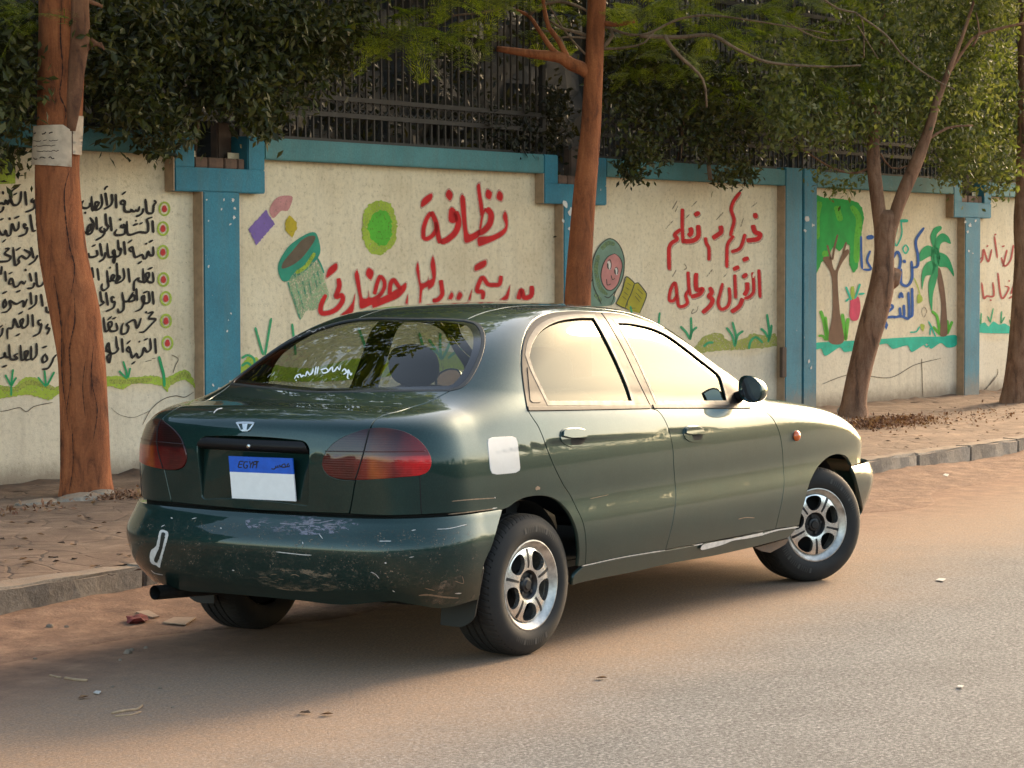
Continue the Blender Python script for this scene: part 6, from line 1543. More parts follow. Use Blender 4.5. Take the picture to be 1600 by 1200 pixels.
def leaves(P, size, rng, droop=.35, asp=.46, updir=.5):
    """one folded four-sided leaf at every point"""
    n = len(P); d = unit(rng.normal(0, 1, (n, 3))+np.array([0, 0, -droop])); nn = unit(rng.normal(0, 1, (n, 3))+np.array([0, 0, updir*2]))
    s = unit(np.cross(d, nn)); nn = np.cross(s, d)
    ln = (size*rng.uniform(.65, 1.25, n))[:, None]; wd = ln*asp*rng.uniform(.8, 1.15, n)[:, None]*.5
    mid = P+d*ln*.48-nn*ln*.07; V = np.stack([P, mid+s*wd, P+d*ln-nn*ln*.05, mid-s*wd], 1)
    V[:, 1] += nn*wd*.45; V[:, 3] += nn*wd*.45
    return V.reshape(-1, 3), np.arange(4*n).reshape(-1, 4)
def clumps(centers, n, spread, rng, flat=1.0):
    c = centers[rng.integers(0, len(centers), n)]; g = rng.normal(0, 1, (n, 3))*spread; g[:, 2] *= flat; return c+g
def in_poly_px(poly, n, rng):
    p = np.array(poly, float); lo, hi = p.min(0), p.max(0); out = np.zeros((0, 2))
    while len(out) < n:
        q = rng.uniform(lo, hi, (n*2, 2)); out = np.concatenate([out, q[inside(p, q)]])
    return out[:n]
def wall_off(uv, off): return np.array([on_plane(u, v, W0+NW*o, NW) for (u, v), o in zip(uv, off)])
def foliage_px(poly, nclump, n, spread, off, size, rng, droop=.35):
    """leaf clumps filling a volume in front of / behind the wall plane (off metres towards the street)"""
    uv = in_poly_px(poly, nclump, rng); c = wall_off(uv, rng.uniform(off[0], off[1], nclump))
    return leaves(clumps(c, n, spread, rng), size, rng, droop)
def joinVQ(parts):
    V, Q, k = [], [], 0
    for v, q in parts: V.append(v); Q.append(q+k); k += len(v)
    return np.concatenate(V), np.concatenate(Q)
def frond(base, d, ln, rng, sag=.5):
    """a twice-feathered leaf: a rachis with paired pinnae, each a comb of leaflets"""
    d = d/np.linalg.norm(d); side = np.cross(d, [0, 0, 1.0]); side /= np.linalg.norm(side)+1e-9; up = np.cross(side, d)
    V = []; npair = 8; twist = rng.uniform(-.5, .5); side, up = side*math.cos(twist)+up*math.sin(twist), up*math.cos(twist)-side*math.sin(twist)
    for i in range(npair):
        t = .22+.78*i/(npair-1); p = base+d*ln*t-np.array([0, 0, 1.0])*sag*ln*t*t*.5
        pl_ = ln*.42*math.sin(math.pi*(.18+.72*t))**.8
        for sg in (-1, 1):
            pd = side*sg*.86+d*.45-up*.15+rng.normal(0, .06, 3); pd /= np.linalg.norm(pd); q = np.cross(pd, up); q /= np.linalg.norm(q)+1e-9
            m = 6
            for j in range(m):
                a = p+pd*pl_*(j+.3)/m-up*.10*pl_*((j+.5)/m)**2; lw = .085*ln*(1-.45*j/m)
                for s2 in (-1, 1):
                    e = a+q*s2*lw+pd*lw*.35; w_ = pd*lw*.20
                    V += [a-w_*.6, e-w_*.5, e+w_*.7, a+w_*1.1]
    V = np.array(V); r0 = .0022
    for i in range(5):      # the rachis itself as a thin strip
        t0, t1 = i/5, (i+1)/5; f_ = lambda t: base+d*ln*t-np.array([0, 0, 1.0])*sag*ln*t*t*.5
        V = np.concatenate([V, [f_(t0)-side*r0, f_(t1)-side*r0, f_(t1)+side*r0, f_(t0)+side*r0]])
    return V, np.arange(len(V)).reshape(-1, 4)
def fronds_at(P, rng, ln=(.20, .34), out=None):
    parts = []
    for p in P:
        d = rng.normal(0, 1, 3)*np.array([1, 1, .35])+(out if out is not None else 0); parts.append(frond(p, d, rng.uniform(*ln), rng, rng.uniform(.2, .8)))
    return joinVQ(parts)
def bark(name, a, b_, streak):
    m, nt, b = new_mat(name); co = coords(nt)
    mp = N(nt, 'ShaderNodeMapping'); mp.inputs['Scale'].default_value = (1, 1, .24); L(nt, co, mp.inputs['Vector'])
    n1 = noise(nt, 13, 7, .65, mp.outputs[0], .6); n2 = noise(nt, 3, 5, .6, co); n3 = noise(nt, 60, 4, .7, co)
    c = ramp(nt, n1, [(.28, streak), (.46, a), (.72, b_)]); c = mixc(nt, .6, c, ramp(nt, n2, [(.3, (.55,)*3), (.7, (1.35,)*3)]), 'MULTIPLY')
    c = mixc(nt, .4, c, ramp(nt, n3, [(.3, (.6,)*3), (.65, (1.25,)*3)]), 'MULTIPLY')
    L(nt, c, b.inputs['Base Color']); b.inputs['Roughness'].default_value = .9
    bump(nt, b, math_n(nt, 'ADD', n1, math_n(nt, 'MULTIPLY', n3, .3)), .6, .03); return m
M_BARK_R = bark('red_brown_bark', (.27, .078, .024), (.40, .130, .045), (.055, .015, .006))
M_BARK_B = bark('brown_bark', (.21, .100, .052), (.33, .185, .11), (.050, .024, .013))
M_BARK_P = bark('peeling_bark', (.17, .068, .032), (.26, .115, .058), (.045, .016, .009))
M_TWIG = bark('pale_twig_bark', (.16, .10, .06), (.26, .175, .11), (.06, .035, .02))
FH = np.array([math.cos(YAW), math.sin(YAW), 0])
def trunk_px(rows, base, seed, mb=None, n=30, rough=.05, jag=1.0):
    """tapering trunk from (y, left x, right x) rows of the photo, standing at its own distance"""
    r = np.random.default_rng(seed); mb = mb or MB(); ph = r.uniform(0, 6.28, 8)
    rows = sorted(rows, key=lambda a: -a[0]); ys = np.array([a[0] for a in rows], float)
    yy = np.linspace(ys[0], ys[-1], int((ys[0]-ys[-1])/9)+2); vs = []
    xl = np.interp(-yy, -ys, [a[1] for a in rows]); xr = np.interp(-yy, -ys, [a[2] for a in rows])
    if len(yy) > 8:
        kf = np.ones(5)/5; sm = lambda q: np.concatenate([q[:2], np.convolve(q, kf, 'valid'), q[-2:]]); xl, xr = sm(xl), sm(xr)
    side = np.array([math.sin(YAW), -math.cos(YAW), 0])
    for y, a, b_ in zip(yy, xl, xr):
        c = on_plane((a+b_)/2, y, base, FH); e = on_plane(b_, y, base, FH); rad = np.linalg.norm(e-c)
        for j in range(n):
            th = 2*math.pi*j/n
            k = 1+rough*(math.sin(3*th+ph[0]+c[2]*1.3)+.6*math.sin(5*th+ph[1]-c[2]*2.1)+.5*math.sin(8*th+ph[2]+c[2]*3.7)+.5*math.sin(2*th+c[2]*5+ph[3]))*jag*.5
            vs.append(c+side*math.cos(th)*rad*k+FH*math.sin(th)*rad*k)
    m = len(yy); fs = [(i*n+j, i*n+(j+1) % n, (i+1)*n+(j+1) % n, (i+1)*n+j) for i in range(m-1) for j in range(n)]
    fs += [tuple(range(n))[::-1], tuple((m-1)*n+j for j in range(n))]
    mb.add(vs, fs); return mb
def branch_px(mb, pts, r0, r1, base, dy=0.0, n=8):
    P = smooth_px(pts, False, 12); k = len(P); off = np.linspace(0, dy, k)
    Q = [on_plane(u, v, np.asarray(base)+FH*o, FH) for (u, v), o in zip(P, off)]; mb.tube([Vector(q) for q in Q], list(np.linspace(r0, r1, k)), n); return Q
def canopy(center, rad, n, size, rng, mat, parent, nclump=60, name='crown', zmin=None):
    c = rng.normal(0, 1, (nclump, 3)); c = unit(c)*rng.uniform(.25, 1, nclump)[:, None]**.5*np.array(rad)+np.array(center)
    P = clumps(c, n, min(rad)*.20, rng)
    if zmin is not None: P = P[P[:, 2] > zmin(P)]
    return leaves(P, size, rng)
def frame_top(P):       # height of the top of the picture at each point, to keep the unseen upper crown above it
    d = (P-CAM)@np.array([_fw[0], _fw[1], 0])/math.cos(PIT); return CAM[2]+d*math.tan(math.atan(600/F_PX)-PIT)+.12
rg = np.random.default_rng(42)

# ---- tree with the paper notices, left
b1 = at_z(136, 770, PAVE_Z); t1 = tag(empty('street_tree', tuple(b1)), 'thick red-brown street tree trunk with paper notices pasted on it', 'tree')
rows1 = [(790, 88, 184), (772, 94, 179), (740, 96, 173), (650, 95, 171), (560, 92, 166), (480, 78, 156), (400, 62, 136), (330, 55, 128), (262, 53, 123), (200, 57, 127), (120, 58, 129), (60, 60, 131), (0, 60, 133), (-80, 62, 135), (-300, 40, 120), (-420, 30, 90)]
tm = trunk_px(rows1, b1, 1, rough=.05); o = tm.build('trunk', M_BARK_R, None); o.parent = t1; o.matrix_parent_inverse = Matrix.Translation(b1).inverted()
bf = MB(); bn_ = b1-FH*.10
trunk_px([(205, 104, 118), (170, 103, 126), (120, 106, 131), (60, 112, 142), (0, 112, 140), (-60, 110, 140)], bn_, 4, bf, 16, .14)
branch_px(bf, [(134, 58), (148, 66), (162, 75)], .02, .008, bn_); branch_px(bf, [(134, 78), (144, 70), (158, 68), (163, 78)], .018, .006, bn_); branch_px(bf, [(118, 0), (140, 2), (160, 10)], .02, .01, bn_)
o = bf.build('peeling_bark', M_BARK_P, None); o.parent = t1; o.matrix_parent_inverse = Matrix.Translation(b1).inverted()
v1 = canopy(b1+np.array([-.3, -.4, 4.9]), (2.6, 2.2, 1.2), 7000, .2, rg, M_FICUS, t1, zmin=frame_top)
tl = fronds_at(wall_off(in_poly_px([(-30, -20), (110, -20), (100, 14), (62, 30), (20, 40), (-30, 36)], 20, rg), rg.uniform(.7, 1.2, 20)), rg, (.16, .28))
o = quick_mesh('crown', *joinVQ([v1, tl]), M_FEATHER, t1)

# ---- middle tree behind the car
def tree_line(u, v, back=.75):      # where a ray meets the row of trees, a fixed distance in front of the wall
    return on_plane(u, v, W0+NW*back, NW)
q = tree_line(899, 470); b2 = np.array([q[0], q[1], PAVE_Z]); t2 = tag(empty('street_tree', tuple(b2)), 'slim red-brown street tree rising behind the car roof with feathery twigs', 'tree')
vb = 0
for vv in range(480, 760, 2):
    if on_plane(899, vv, b2, FH)[2] > PAVE_Z: vb = vv
rows2 = [(vb+6, 872, 926), (vb-60, 878, 925), (470, 882, 923), (400, 887, 926), (300, 896, 932), (200, 908, 939), (100, 914, 943), (50, 916, 945), (0, 918, 947), (-60, 920, 948), (-260, 930, 952)]
tm = trunk_px(rows2, b2, 2, rough=.035)
tw = MB()
for pts, r0, r1 in (([(926, 118), (912, 108), (892, 100), (878, 90), (830, 84), (776, 76)], .060, .022), ([(890, 97), (872, 62), (858, 44), (850, 12), (846, -30)], .026, .014), ([(880, 92), (862, 76), (840, 44), (826, 24), (802, 15)], .024, .012),
                    ([(826, 24), (850, 6), (872, 2), (900, 8), (922, 20)], .016, .010), ([(886, 90), (876, 60), (862, 50), (846, 47)], .014, .008), ([(918, 56), (900, 50), (880, 45), (858, 32)], .016, .008), ([(920, 60), (900, 58), (880, 58), (872, 62)], .010, .006), ([(916, 86), (890, 58), (862, 16), (852, -8)], .009, .005),
                    ([(804, 15), (790, 11), (755, 20), (710, 24), (680, 38), (650, 58), (632, 70)], .012, .004), ([(710, 24), (690, 10), (670, 4)], .006, .003), ([(936, 78), (948, 68), (957, 56), (955, 44)], .020, .012), ([(938, 36), (964, 38), (992, 33)], .026, .016),
                    ([(936, 76), (960, 76), (985, 73), (1008, 66), (1022, 50)], .012, .006), ([(940, 40), (1000, 55), (1060, 30), (1110, 24), (1200, 36), (1292, 52)], .012, .005), ([(1038, 55), (1048, 72), (1062, 88), (1098, 124), (1104, 168)], .018, .008),
                    ([(1000, 56), (1060, 58), (1112, 55), (1150, 76), (1200, 97), (1290, 104), (1345, 102)], .018, .007), ([(1280, -6), (1310, 14), (1345, 26), (1350, 90)], .010, .005), ([(1345, 26), (1385, 55), (1410, 86), (1450, 118), (1492, 140)], .010, .004), ([(1340, 40), (1372, 92)], .006, .003), ([(1230, 35), (1260, 52), (1300, 64), (1335, 60)], .006, .003)):
    branch_px(tm if r0 > .02 else tw, pts, r0, r1, b2, 0 if pts[0][0] < 1000 else .25)
o = tw.build('twigs', M_TWIG, None); o.parent = t2; o.matrix_parent_inverse = Matrix.Translation(b2).inverted()
o = tm.build('trunk', M_BARK_R, None); o.parent = t2; o.matrix_parent_inverse = Matrix.Translation(b2).inverted()
parts = [canopy(b2+np.array([-.4, -.6, 5.0]), (3.2, 2.5, 1.2), 11000, .2, rg, M_FEATHER, t2, zmin=frame_top)]
for poly, n, off in (([(545, 45), (600, 14), (690, 30), (770, 62), (762, 80), (690, 66), (620, 62), (560, 76)], 60, (.5, 1.0)), ([(600, -15), (800, -15), (790, 8), (690, 12)], 26, (.5, 1.1)), ([(938, -10), (1062, -10), (1066, 18), (1046, 52), (985, 42), (950, 24)], 46, (.7, 1.2)), ([(945, 58), (1060, 50), (1075, 110), (1010, 132), (950, 96)], 36, (.3, .9)),
                     ([(1062, -10), (1345, -10), (1350, 60), (1200, 70), (1100, 60)], 120, (.5, 1.4)), ([(1150, 60), (1340, 60), (1420, 120), (1300, 150), (1180, 120)], 46, (.7, 1.4)), ([(960, 30), (1080, 40), (1100, 110), (1000, 120)], 34, (.6, 1.2)), ([(1060, 100), (1160, 100), (1150, 172), (1090, 170)], 26, (.4, .8)), ([(1335, -8), (1420, 0), (1442, 40), (1500, 72), (1545, 128), (1575, 146), (1490, 138), (1420, 96), (1372, 60)], 74, (.6, 1.2)), ([(1255, 92), (1392, 92), (1385, 118), (1300, 124)], 24, (.5, .9)), ([(830, -10), (905, -10), (905, 70), (820, 72)], 24, (-.2, .3))):
    parts.append(fronds_at(wall_off(in_poly_px(poly, n, rg), rg.uniform(off[0], off[1], n)), rg, (.18, .32)))
o = quick_mesh('crown', *joinVQ(parts), M_FEATHER, t2)

# ---- forked tree right of the car
b3 = at_z(1331, 650, PAVE_Z); t3 = tag(empty('street_tree', tuple(b3)), 'brown leaning street tree with a knot and a forked trunk', 'tree')
rows3 = [(660, 1302, 1366), (650, 1309, 1356), (636, 1313, 1352), (600, 1319, 1357), (560, 1329, 1366), (500, 1343, 1385), (470, 1352, 1393), (445, 1358, 1398), (425, 1362, 1397), (400, 1366, 1396), (370, 1366, 1399), (350, 1365, 1401), (338, 1368, 1400), (328, 1374, 1394)]
tm = trunk_px(rows3, b3, 3, rough=.06)
trunk_px([(410, 1370, 1390), (370, 1367, 1391), (330, 1362, 1384), (290, 1357, 1379), (250, 1353, 1374), (200, 1358, 1374), (150, 1366, 1378), (60, 1376, 1383), (-60, 1380, 1384)], b3, 5, tm, 18, .06)
trunk_px([(410, 1372, 1392), (370, 1378, 1400), (345, 1385, 1406), (330, 1390, 1411), (300, 1400, 1423), (260, 1418, 1441), (210, 1440, 1457), (150, 1460, 1472), (60, 1500, 1506), (-60, 1540, 1543)], b3, 6, tm, 18, .06)
for pts, r0, r1 in (([(1398, 425), (1396, 440), (1382, 452)], .07, .06), ([(1376, 240), (1392, 262), (1420, 258), (1440, 225)], .010, .006), ([(1376, 250), (1340, 270), (1300, 262), (1240, 226), (1200, 215)], .012, .006), ([(1440, 225), (1480, 200), (1520, 196)], .016, .008), ([(1372, 180), (1330, 160), (1290, 165), (1240, 155), (1200, 120)], .012, .006), ([(1460, 150), (1520, 60), (1560, 45), (1600, 36)], .02, .012), ([(1520, 72), (1530, 50), (1525, 20)], .012, .007)):
    branch_px(tm, pts, r0, r1, b3, .15)
o = tm.build('trunk', M_BARK_B, None); o.parent = t3; o.matrix_parent_inverse = Matrix.Translation(b3).inverted()
parts = [canopy(b3+np.array([.3, -.6, 5.2]), (3.0, 2.3, 1.4), 6000, .15, rg, M_OLIVE, t3, zmin=frame_top)]
for poly, nc, n, off, spr, size in (([(1185, 60), (1340, 70), (1480, 150), (1600, 100), (1600, 270), (1545, 285), (1470, 262), (1425, 190), (1345, 200), (1290, 230), (1200, 225)], 130, 12500, (.3, 1.4), .12, .075), ([(1395, -10), (1600, -10), (1600, 130), (1500, 100), (1430, 50)], 70, 5200, (.2, 1.4), .14, .07),
                                    ([(1330, -20), (1565, -20), (1545, 175), (1490, 200), (1430, 176), (1345, 178)], 60, 5600, (.95, 1.6), .13, .07), ([(1265, 262), (1300, 250), (1360, 262), (1352, 282), (1310, 300), (1280, 292)], 9, 260, (.4, .8), .05, .06)):
    parts.append(foliage_px(poly, nc, n, spr, off, size, rg))
o = quick_mesh('crown', *joinVQ(parts), M_OLIVE, t3)

# ---- tree at the right edge
b4 = at_z(1588, 629, PAVE_Z); t4 = tag(empty('street_tree', tuple(b4)), 'brown street tree trunk at the right edge of the photo', 'tree')
tm = trunk_px([(640, 1556, 1618), (629, 1563, 1613), (590, 1570, 1612), (540, 1576, 1613), (480, 1581, 1614), (400, 1586, 1614), (345, 1583, 1614), (300, 1587, 1614), (200, 1590, 1616), (60, 1590, 1612), (-100, 1590, 1610)], b4, 7, rough=.05)
o = tm.build('trunk', M_BARK_B, None); o.parent = t4; o.matrix_parent_inverse = Matrix.Translation(b4).inverted()
parts = [canopy(b4+np.array([.6, -.6, 5.2]), (2.8, 2.3, 1.5), 5000, .15, rg, M_OLIVE, t4, zmin=frame_top), foliage_px([(1480, 130), (1640, 120), (1640, 262), (1560, 288), (1500, 262)], 40, 3000, .12, (.2, 1.2), .075, rg)]
o = quick_mesh('crown', *joinVQ(parts), M_OLIVE, t4)

# ---- bushes hanging over the wall from behind the railings
def bush(label, specs, mat, stems=()):
    c = wall_off([specs[0][0][0]], [-.3])[0]; root = tag(empty('overhanging_bush', (c[0], c[1], Z_TOP)), label, 'bush', 'bushes growing through the railings')
    parts = [foliage_px(*s, rng=rg) for s in specs]
    quick_mesh('leaves', *joinVQ(parts), mat, root)
    sm = MB()
    for pts in stems:
        P = [on_plane(u, v, W0+NW*o_, NW) for u, v, o_ in pts]; sm.tube(P, list(np.linspace(.022, .007, len(P))), 7)
    if stems:
        o = sm.build('stems', M_TWIG, None); o.parent = root; o.matrix_parent_inverse = root.matrix_basis.inverted() if False else Matrix.Translation((c[0], c[1], Z_TOP)).inverted()
bush('large dark broad-leaved bush hanging over the wall above the first blue pier', [
    ([(120, -20), (585, -20), (575, 30), (560, 100), (500, 120), (478, 150), (440, 200), (395, 205), (350, 195), (305, 218), (250, 228), (205, 205), (160, 172), (130, 120)], 150, 12500, .085, (.05, .85), .075),
    ([(215, 205), (255, 222), (268, 240), (245, 246), (222, 232)], 6, 200, .04, (.2, .5), .07), ([(385, 195), (425, 195), (432, 212), (405, 218)], 5, 130, .04, (.2, .5), .07)], M_FICUS, [[(300, 260, -.3), (310, 180, 0), (330, 90, .3), (360, -20, .4)], [(420, 200, -.2), (440, 120, .2), (480, 40, .4)], [(250, 200, -.3), (220, 120, .2), (200, 20, .4)]])
bush('dark bush at the left edge of the photo beside the thick tree', [([(-60, -20), (52, -20), (52, 30), (58, 120), (50, 200), (38, 240), (10, 252), (-60, 250)], 50, 3600, .085, (.0, .7), .075)], M_FICUS, [[(-20, 240, -.3), (0, 150, .2), (20, 40, .3)]])
bush('dark bush drooping over the wall right of the middle tree', [
    ([(950, 60), (1080, 60), (1190, 130), (1200, 240), (1180, 262), (1140, 285), (1105, 276), (1085, 250), (1040, 246), (1010, 262), (985, 272), (962, 262), (950, 180)], 90, 6500, .085, (.0, .7), .07),
    ([(1100, 262), (1180, 255), (1175, 280), (1130, 292)], 8, 420, .045, (.3, .6), .065), ([(958, 255), (1010, 250), (985, 278)], 6, 240, .035, (.3, .6), .065)], M_FICUS, [[(1060, 260, -.3), (1070, 160, .2), (1040, 60, .4)], [(1110, 280, .4), (1100, 200, .2), (1120, 110, .1)]])
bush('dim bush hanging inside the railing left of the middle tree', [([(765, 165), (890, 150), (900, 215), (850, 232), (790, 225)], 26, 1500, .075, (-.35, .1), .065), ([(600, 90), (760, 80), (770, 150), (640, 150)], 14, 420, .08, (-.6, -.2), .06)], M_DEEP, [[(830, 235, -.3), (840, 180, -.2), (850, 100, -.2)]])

# ---- the dark planting behind the railings: leaves before a near-black core added to shut out the sky
def garden():
    s = rg.uniform(-9, 24, 260); o_ = rg.uniform(-2.6, -.75, 260); z = rg.uniform(1.6, 5.6, 260)
    c = np.array([w3(a, b_, d) for a, b_, d in zip(s, z, o_)])
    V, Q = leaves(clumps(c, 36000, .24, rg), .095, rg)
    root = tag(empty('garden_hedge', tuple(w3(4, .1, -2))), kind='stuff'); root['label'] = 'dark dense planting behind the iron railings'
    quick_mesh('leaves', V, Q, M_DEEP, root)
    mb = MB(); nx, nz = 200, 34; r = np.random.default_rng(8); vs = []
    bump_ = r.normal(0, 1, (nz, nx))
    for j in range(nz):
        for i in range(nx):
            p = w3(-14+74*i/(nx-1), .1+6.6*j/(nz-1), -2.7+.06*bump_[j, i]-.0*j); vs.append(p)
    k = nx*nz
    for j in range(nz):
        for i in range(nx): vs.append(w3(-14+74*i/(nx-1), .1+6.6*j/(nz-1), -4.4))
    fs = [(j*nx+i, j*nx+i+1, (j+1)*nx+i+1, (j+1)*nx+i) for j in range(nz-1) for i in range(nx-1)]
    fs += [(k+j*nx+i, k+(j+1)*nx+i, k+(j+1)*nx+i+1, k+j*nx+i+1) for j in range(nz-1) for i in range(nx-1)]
    mb.add(vs, fs); o = mb.build('sky_blocking_core', plain('hedge_core_shade', (.006, .006, .004), .95, var=.5, vscale=6), None, False); o.parent = root; o.matrix_parent_inverse = root.matrix_basis.inverted() if False else Matrix.Translation(w3(4, .1, -2)).inverted()
garden()

# ---- across the street (seen only as reflections in paint and glass): a low wall and a ragged line of trees
def across():
    m = plain('far_wall_plaster', (.20, .16, .11), .95, var=.3, vscale=1.2)
    wl_ = MB(); wl_.box((10, -21, 1.3), (110, .4, 2.6)); o = wl_.build('far_wall', m, None, False); tag(o, 'long plain wall on the far side of the street', 'wall')
    c = []
    r = np.random.default_rng(77)
    for x in np.arange(-40, 62, 2.6):
        h = r.uniform(1.2, 3.2)
        for _ in range(6): c.append((x+r.uniform(-1.6, 1.6), -23+r.uniform(-1.2, 1.2), 2.2+h*r.uniform(0, 1)))
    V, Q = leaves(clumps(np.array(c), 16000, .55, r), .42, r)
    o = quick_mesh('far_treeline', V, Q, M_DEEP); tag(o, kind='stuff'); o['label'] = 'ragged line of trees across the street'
across()
# ------------------------------------------------------------------ notices, litter, stones
M_PAPER = plain('weathered_paper', (.50, .37, .26), .9, var=.22, vscale=16); M_TXT = plain('notice_ink', (.05, .03, .025), .9)
def on_trunk(u, v, lift):
    """point of the left tree's bark under a pixel, pushed out a little"""
    ys = [a[0] for a in rows1]; a = np.interp(-v, [-y for y in ys], [q[1] for q in rows1]); b_ = np.interp(-v, [-y for y in ys], [q[2] for q in rows1])
    c = on_plane((a+b_)/2, v, b1, FH); e = on_plane(b_, v, b1, FH); rad = np.linalg.norm(e-c)*1.03+lift
    x = np.clip((u-(a+b_)/2)/((b_-a)/2), -.99, .99); side = np.array([math.sin(YAW), -math.cos(YAW), 0])
    return c+side*x*rad-FH*math.sqrt(1-min(.97, x*x))*rad
def notice(pts, label, lift):
    q = resamp(np.array(pts, float), 3.0); q = q if area2(q) > 0 else q[::-1]; V2, F2 = tri_surface(q, [], 5)
    mb = MB(); A = [on_trunk(u, v, lift) for u, v in V2]; mb.add(A, [tuple(f) for f in F2]); o = mb.build('paper_notice', M_PAPER, None); tag(o, label, 'notice', 'paper notices on the thick tree'); return o
n1 = notice([(57, 198), (104, 197), (115, 206), (114, 262), (55, 258)], 'torn square paper notice with writing on the thick tree', .012)
n2 = notice([(116, 183), (127, 182), (125, 243), (115, 242)], 'narrow blank paper strip on the right of the thick tree', .016)
tx = MB()
def scr(y, x0, x1, h, seed, wd):
    r = random.Random(seed); x = x1; pts = []
    while x > x0:
        pts.append((x, y+r.uniform(-h, h*.4))); x -= r.uniform(1.4, 3.2)
        if r.random() < .13:
            if len(pts) > 2: mb_ribbon(tx, smooth_px(pts, False, 1.0), wd, lambda u, v: on_trunk(u, v, .0145))
            pts = []; x -= 1.5
    if len(pts) > 2: mb_ribbon(tx, smooth_px(pts, False, 1.0), wd, lambda u, v: on_trunk(u, v, .0145))
scr(211, 60, 90, 2.6, 1, 1.9); scr(222, 58, 102, 1.6, 2, .95); scr(230, 58, 100, 1.4, 3, .95); scr(238, 58, 98, 1.4, 4, .95); scr(249, 60, 92, 2.4, 5, 1.4)
o = tx.build('notice_writing', M_TXT, n1, False)

# litter and stones; every piece is its own object
def blob(name, c, size, mat, seed, label=None, cat=None, group=None, sub=2, jag=.22, flat=1.0, rz=None):
    bm = bmesh.new(); bmesh.ops.create_icosphere(bm, subdivisions=sub, radius=1.0); r = random.Random(seed)
    for v in bm.verts:
        k = 1+r.uniform(-jag, jag); v.co = Vector((v.co.x*size[0]*k, v.co.y*size[1]*k, v.co.z*size[2]*k))
    me = bpy.data.meshes.new(name); bm.to_mesh(me); bm.free(); me.materials.append(mat)
    o = bpy.data.objects.new(name, me); COL.objects.link(o); o.location = (c[0], c[1], c[2]+size[2]*.5); o.rotation_euler = (0, 0, r.uniform(0, 6) if rz is None else rz)
    if label: tag(o, label, cat, group)
    return o
def sheet(name, px, z, th, mat, label, cat, group=None, bend=.004):
    P = np.array([at_z(u, v, z) for u, v in px]); c = P.mean(0); k = len(P); r = random.Random(int(px[0][0])); mb = MB()
    up_ = [(*(p[:2]-c[:2]), th+r.uniform(0, bend)) for p in P]; dn = [(a, b_, h-th) for a, b_, h in up_]
    mb.add(up_+dn, [tuple(range(k)), tuple(range(k, 2*k))[::-1]]+[(i, k+i, k+(i+1) % k, (i+1) % k) for i in range(k)])
    o = mb.build(name, mat, None, False); o.location = (c[0], c[1], z); tag(o, label, cat, group); return o
M_STONE = plain('pale_stone', (.17, .125, .088), .9, var=.25); M_WHITE = plain('white_scrap', (.45, .41, .36), .7, var=.12); M_CARD = plain('brown_cardboard', (.30, .20, .13), .9, var=.2)
M_REDR = plain('dark_red_rag', (.16, .025, .02), .8, var=.4); M_DRY = plain('dry_leaf', (.17, .085, .035), .85, var=.4); M_STICK = plain('dry_stick', (.36, .24, .14), .9, var=.3)
def on_dirt(u, v):
    p = at_z(u, v, .02)
    for _ in range(4):
        d = np.hypot(DRIFT[:, 0]-p[0], DRIFT[:, 1]-p[1]); k = d.argmin(); z = DRIFT[k, 2] if d[k] < .08 else .0; p = at_z(u, v, max(z, 0.0))
    return p
blob('crumpled_wrapper', on_dirt(212, 972), (.055, .045, .022), M_REDR, 3, 'dark red crumpled wrapper in the dirt by the kerb', 'wrapper', jag=.4)
sheet('cardboard_scrap', [(254, 974), (272, 966), (306, 967), (290, 977)], on_dirt(278, 971)[2]+.001, .005, M_CARD, 'flat brown cardboard scrap behind the rear bumper', 'cardboard')
sheet('cardboard_scrap', [(212, 958), (232, 956), (249, 965), (238, 966)], on_dirt(230, 961)[2]+.001, .005, M_CARD, 'small cardboard scrap beside the red wrapper', 'cardboard')
for i, (u, v, s, lab) in enumerate([(200, 1021, .022, 'largest pale pebble on the dirt behind the car'), (206, 1016, .012, 'pale pebble touching the largest pebble'), (78, 980, .02, 'round white pebble below the kerb at the left'), (228, 1013, .011, 'white pebble right of the largest pebble'), (104, 980, .012, 'pebble right of the round white one by the kerb'), (55, 1030, .010, 'tiny pale pebble at the left on the road'), (176, 1074, .009, 'tiny white pebble near the stick'), (188, 1032, .009, 'tiny pebble below the largest pebble'), (250, 1076, .009, 'tiny pale stone on the dusty road left of centre'), (270, 1106, .007, 'smallest white stone on the dusty road'), (154, 780 + 0, .0, '')]):
    if s: blob('pebble', on_dirt(u, v)-np.array([0, 0, s*.25]), (s, s*.85, s*.7), M_STONE, 40+i, lab, 'pebble', 'pebbles by the kerb', sub=2, jag=.12)
def stick(pts, r0, z, label, group='dry sticks on the ground'):
    P = [on_dirt(u, v)+np.array([0, 0, r0*.8]) for u, v in pts]; c = P[0]; mb = MB(); mb.tube([Vector(p-c) for p in P], r0, 7); o = mb.build('dry_stick', M_STICK, None); o.location = tuple(c); tag(o, label, 'stick', group)
stick([(102, 1061), (118, 1064), (136, 1065)], .006, 0.004, 'straight pale stick lying on the dusty road'); stick([(78, 1056), (95, 1060)], .004, .004, 'short stick left of the straight pale one')
stick([(175, 1116), (195, 1112), (214, 1110), (222, 1104)], .005, 0, 'forked twig on the road at the lower left'); stick([(180, 1120), (205, 1118), (220, 1113)], .003, 0, 'thin twig beside the forked one')
M_LEAFS = [M_DRY, plain('dark_dry_leaf', (.055, .028, .015), .9, var=.3)]
rl = random.Random(31)
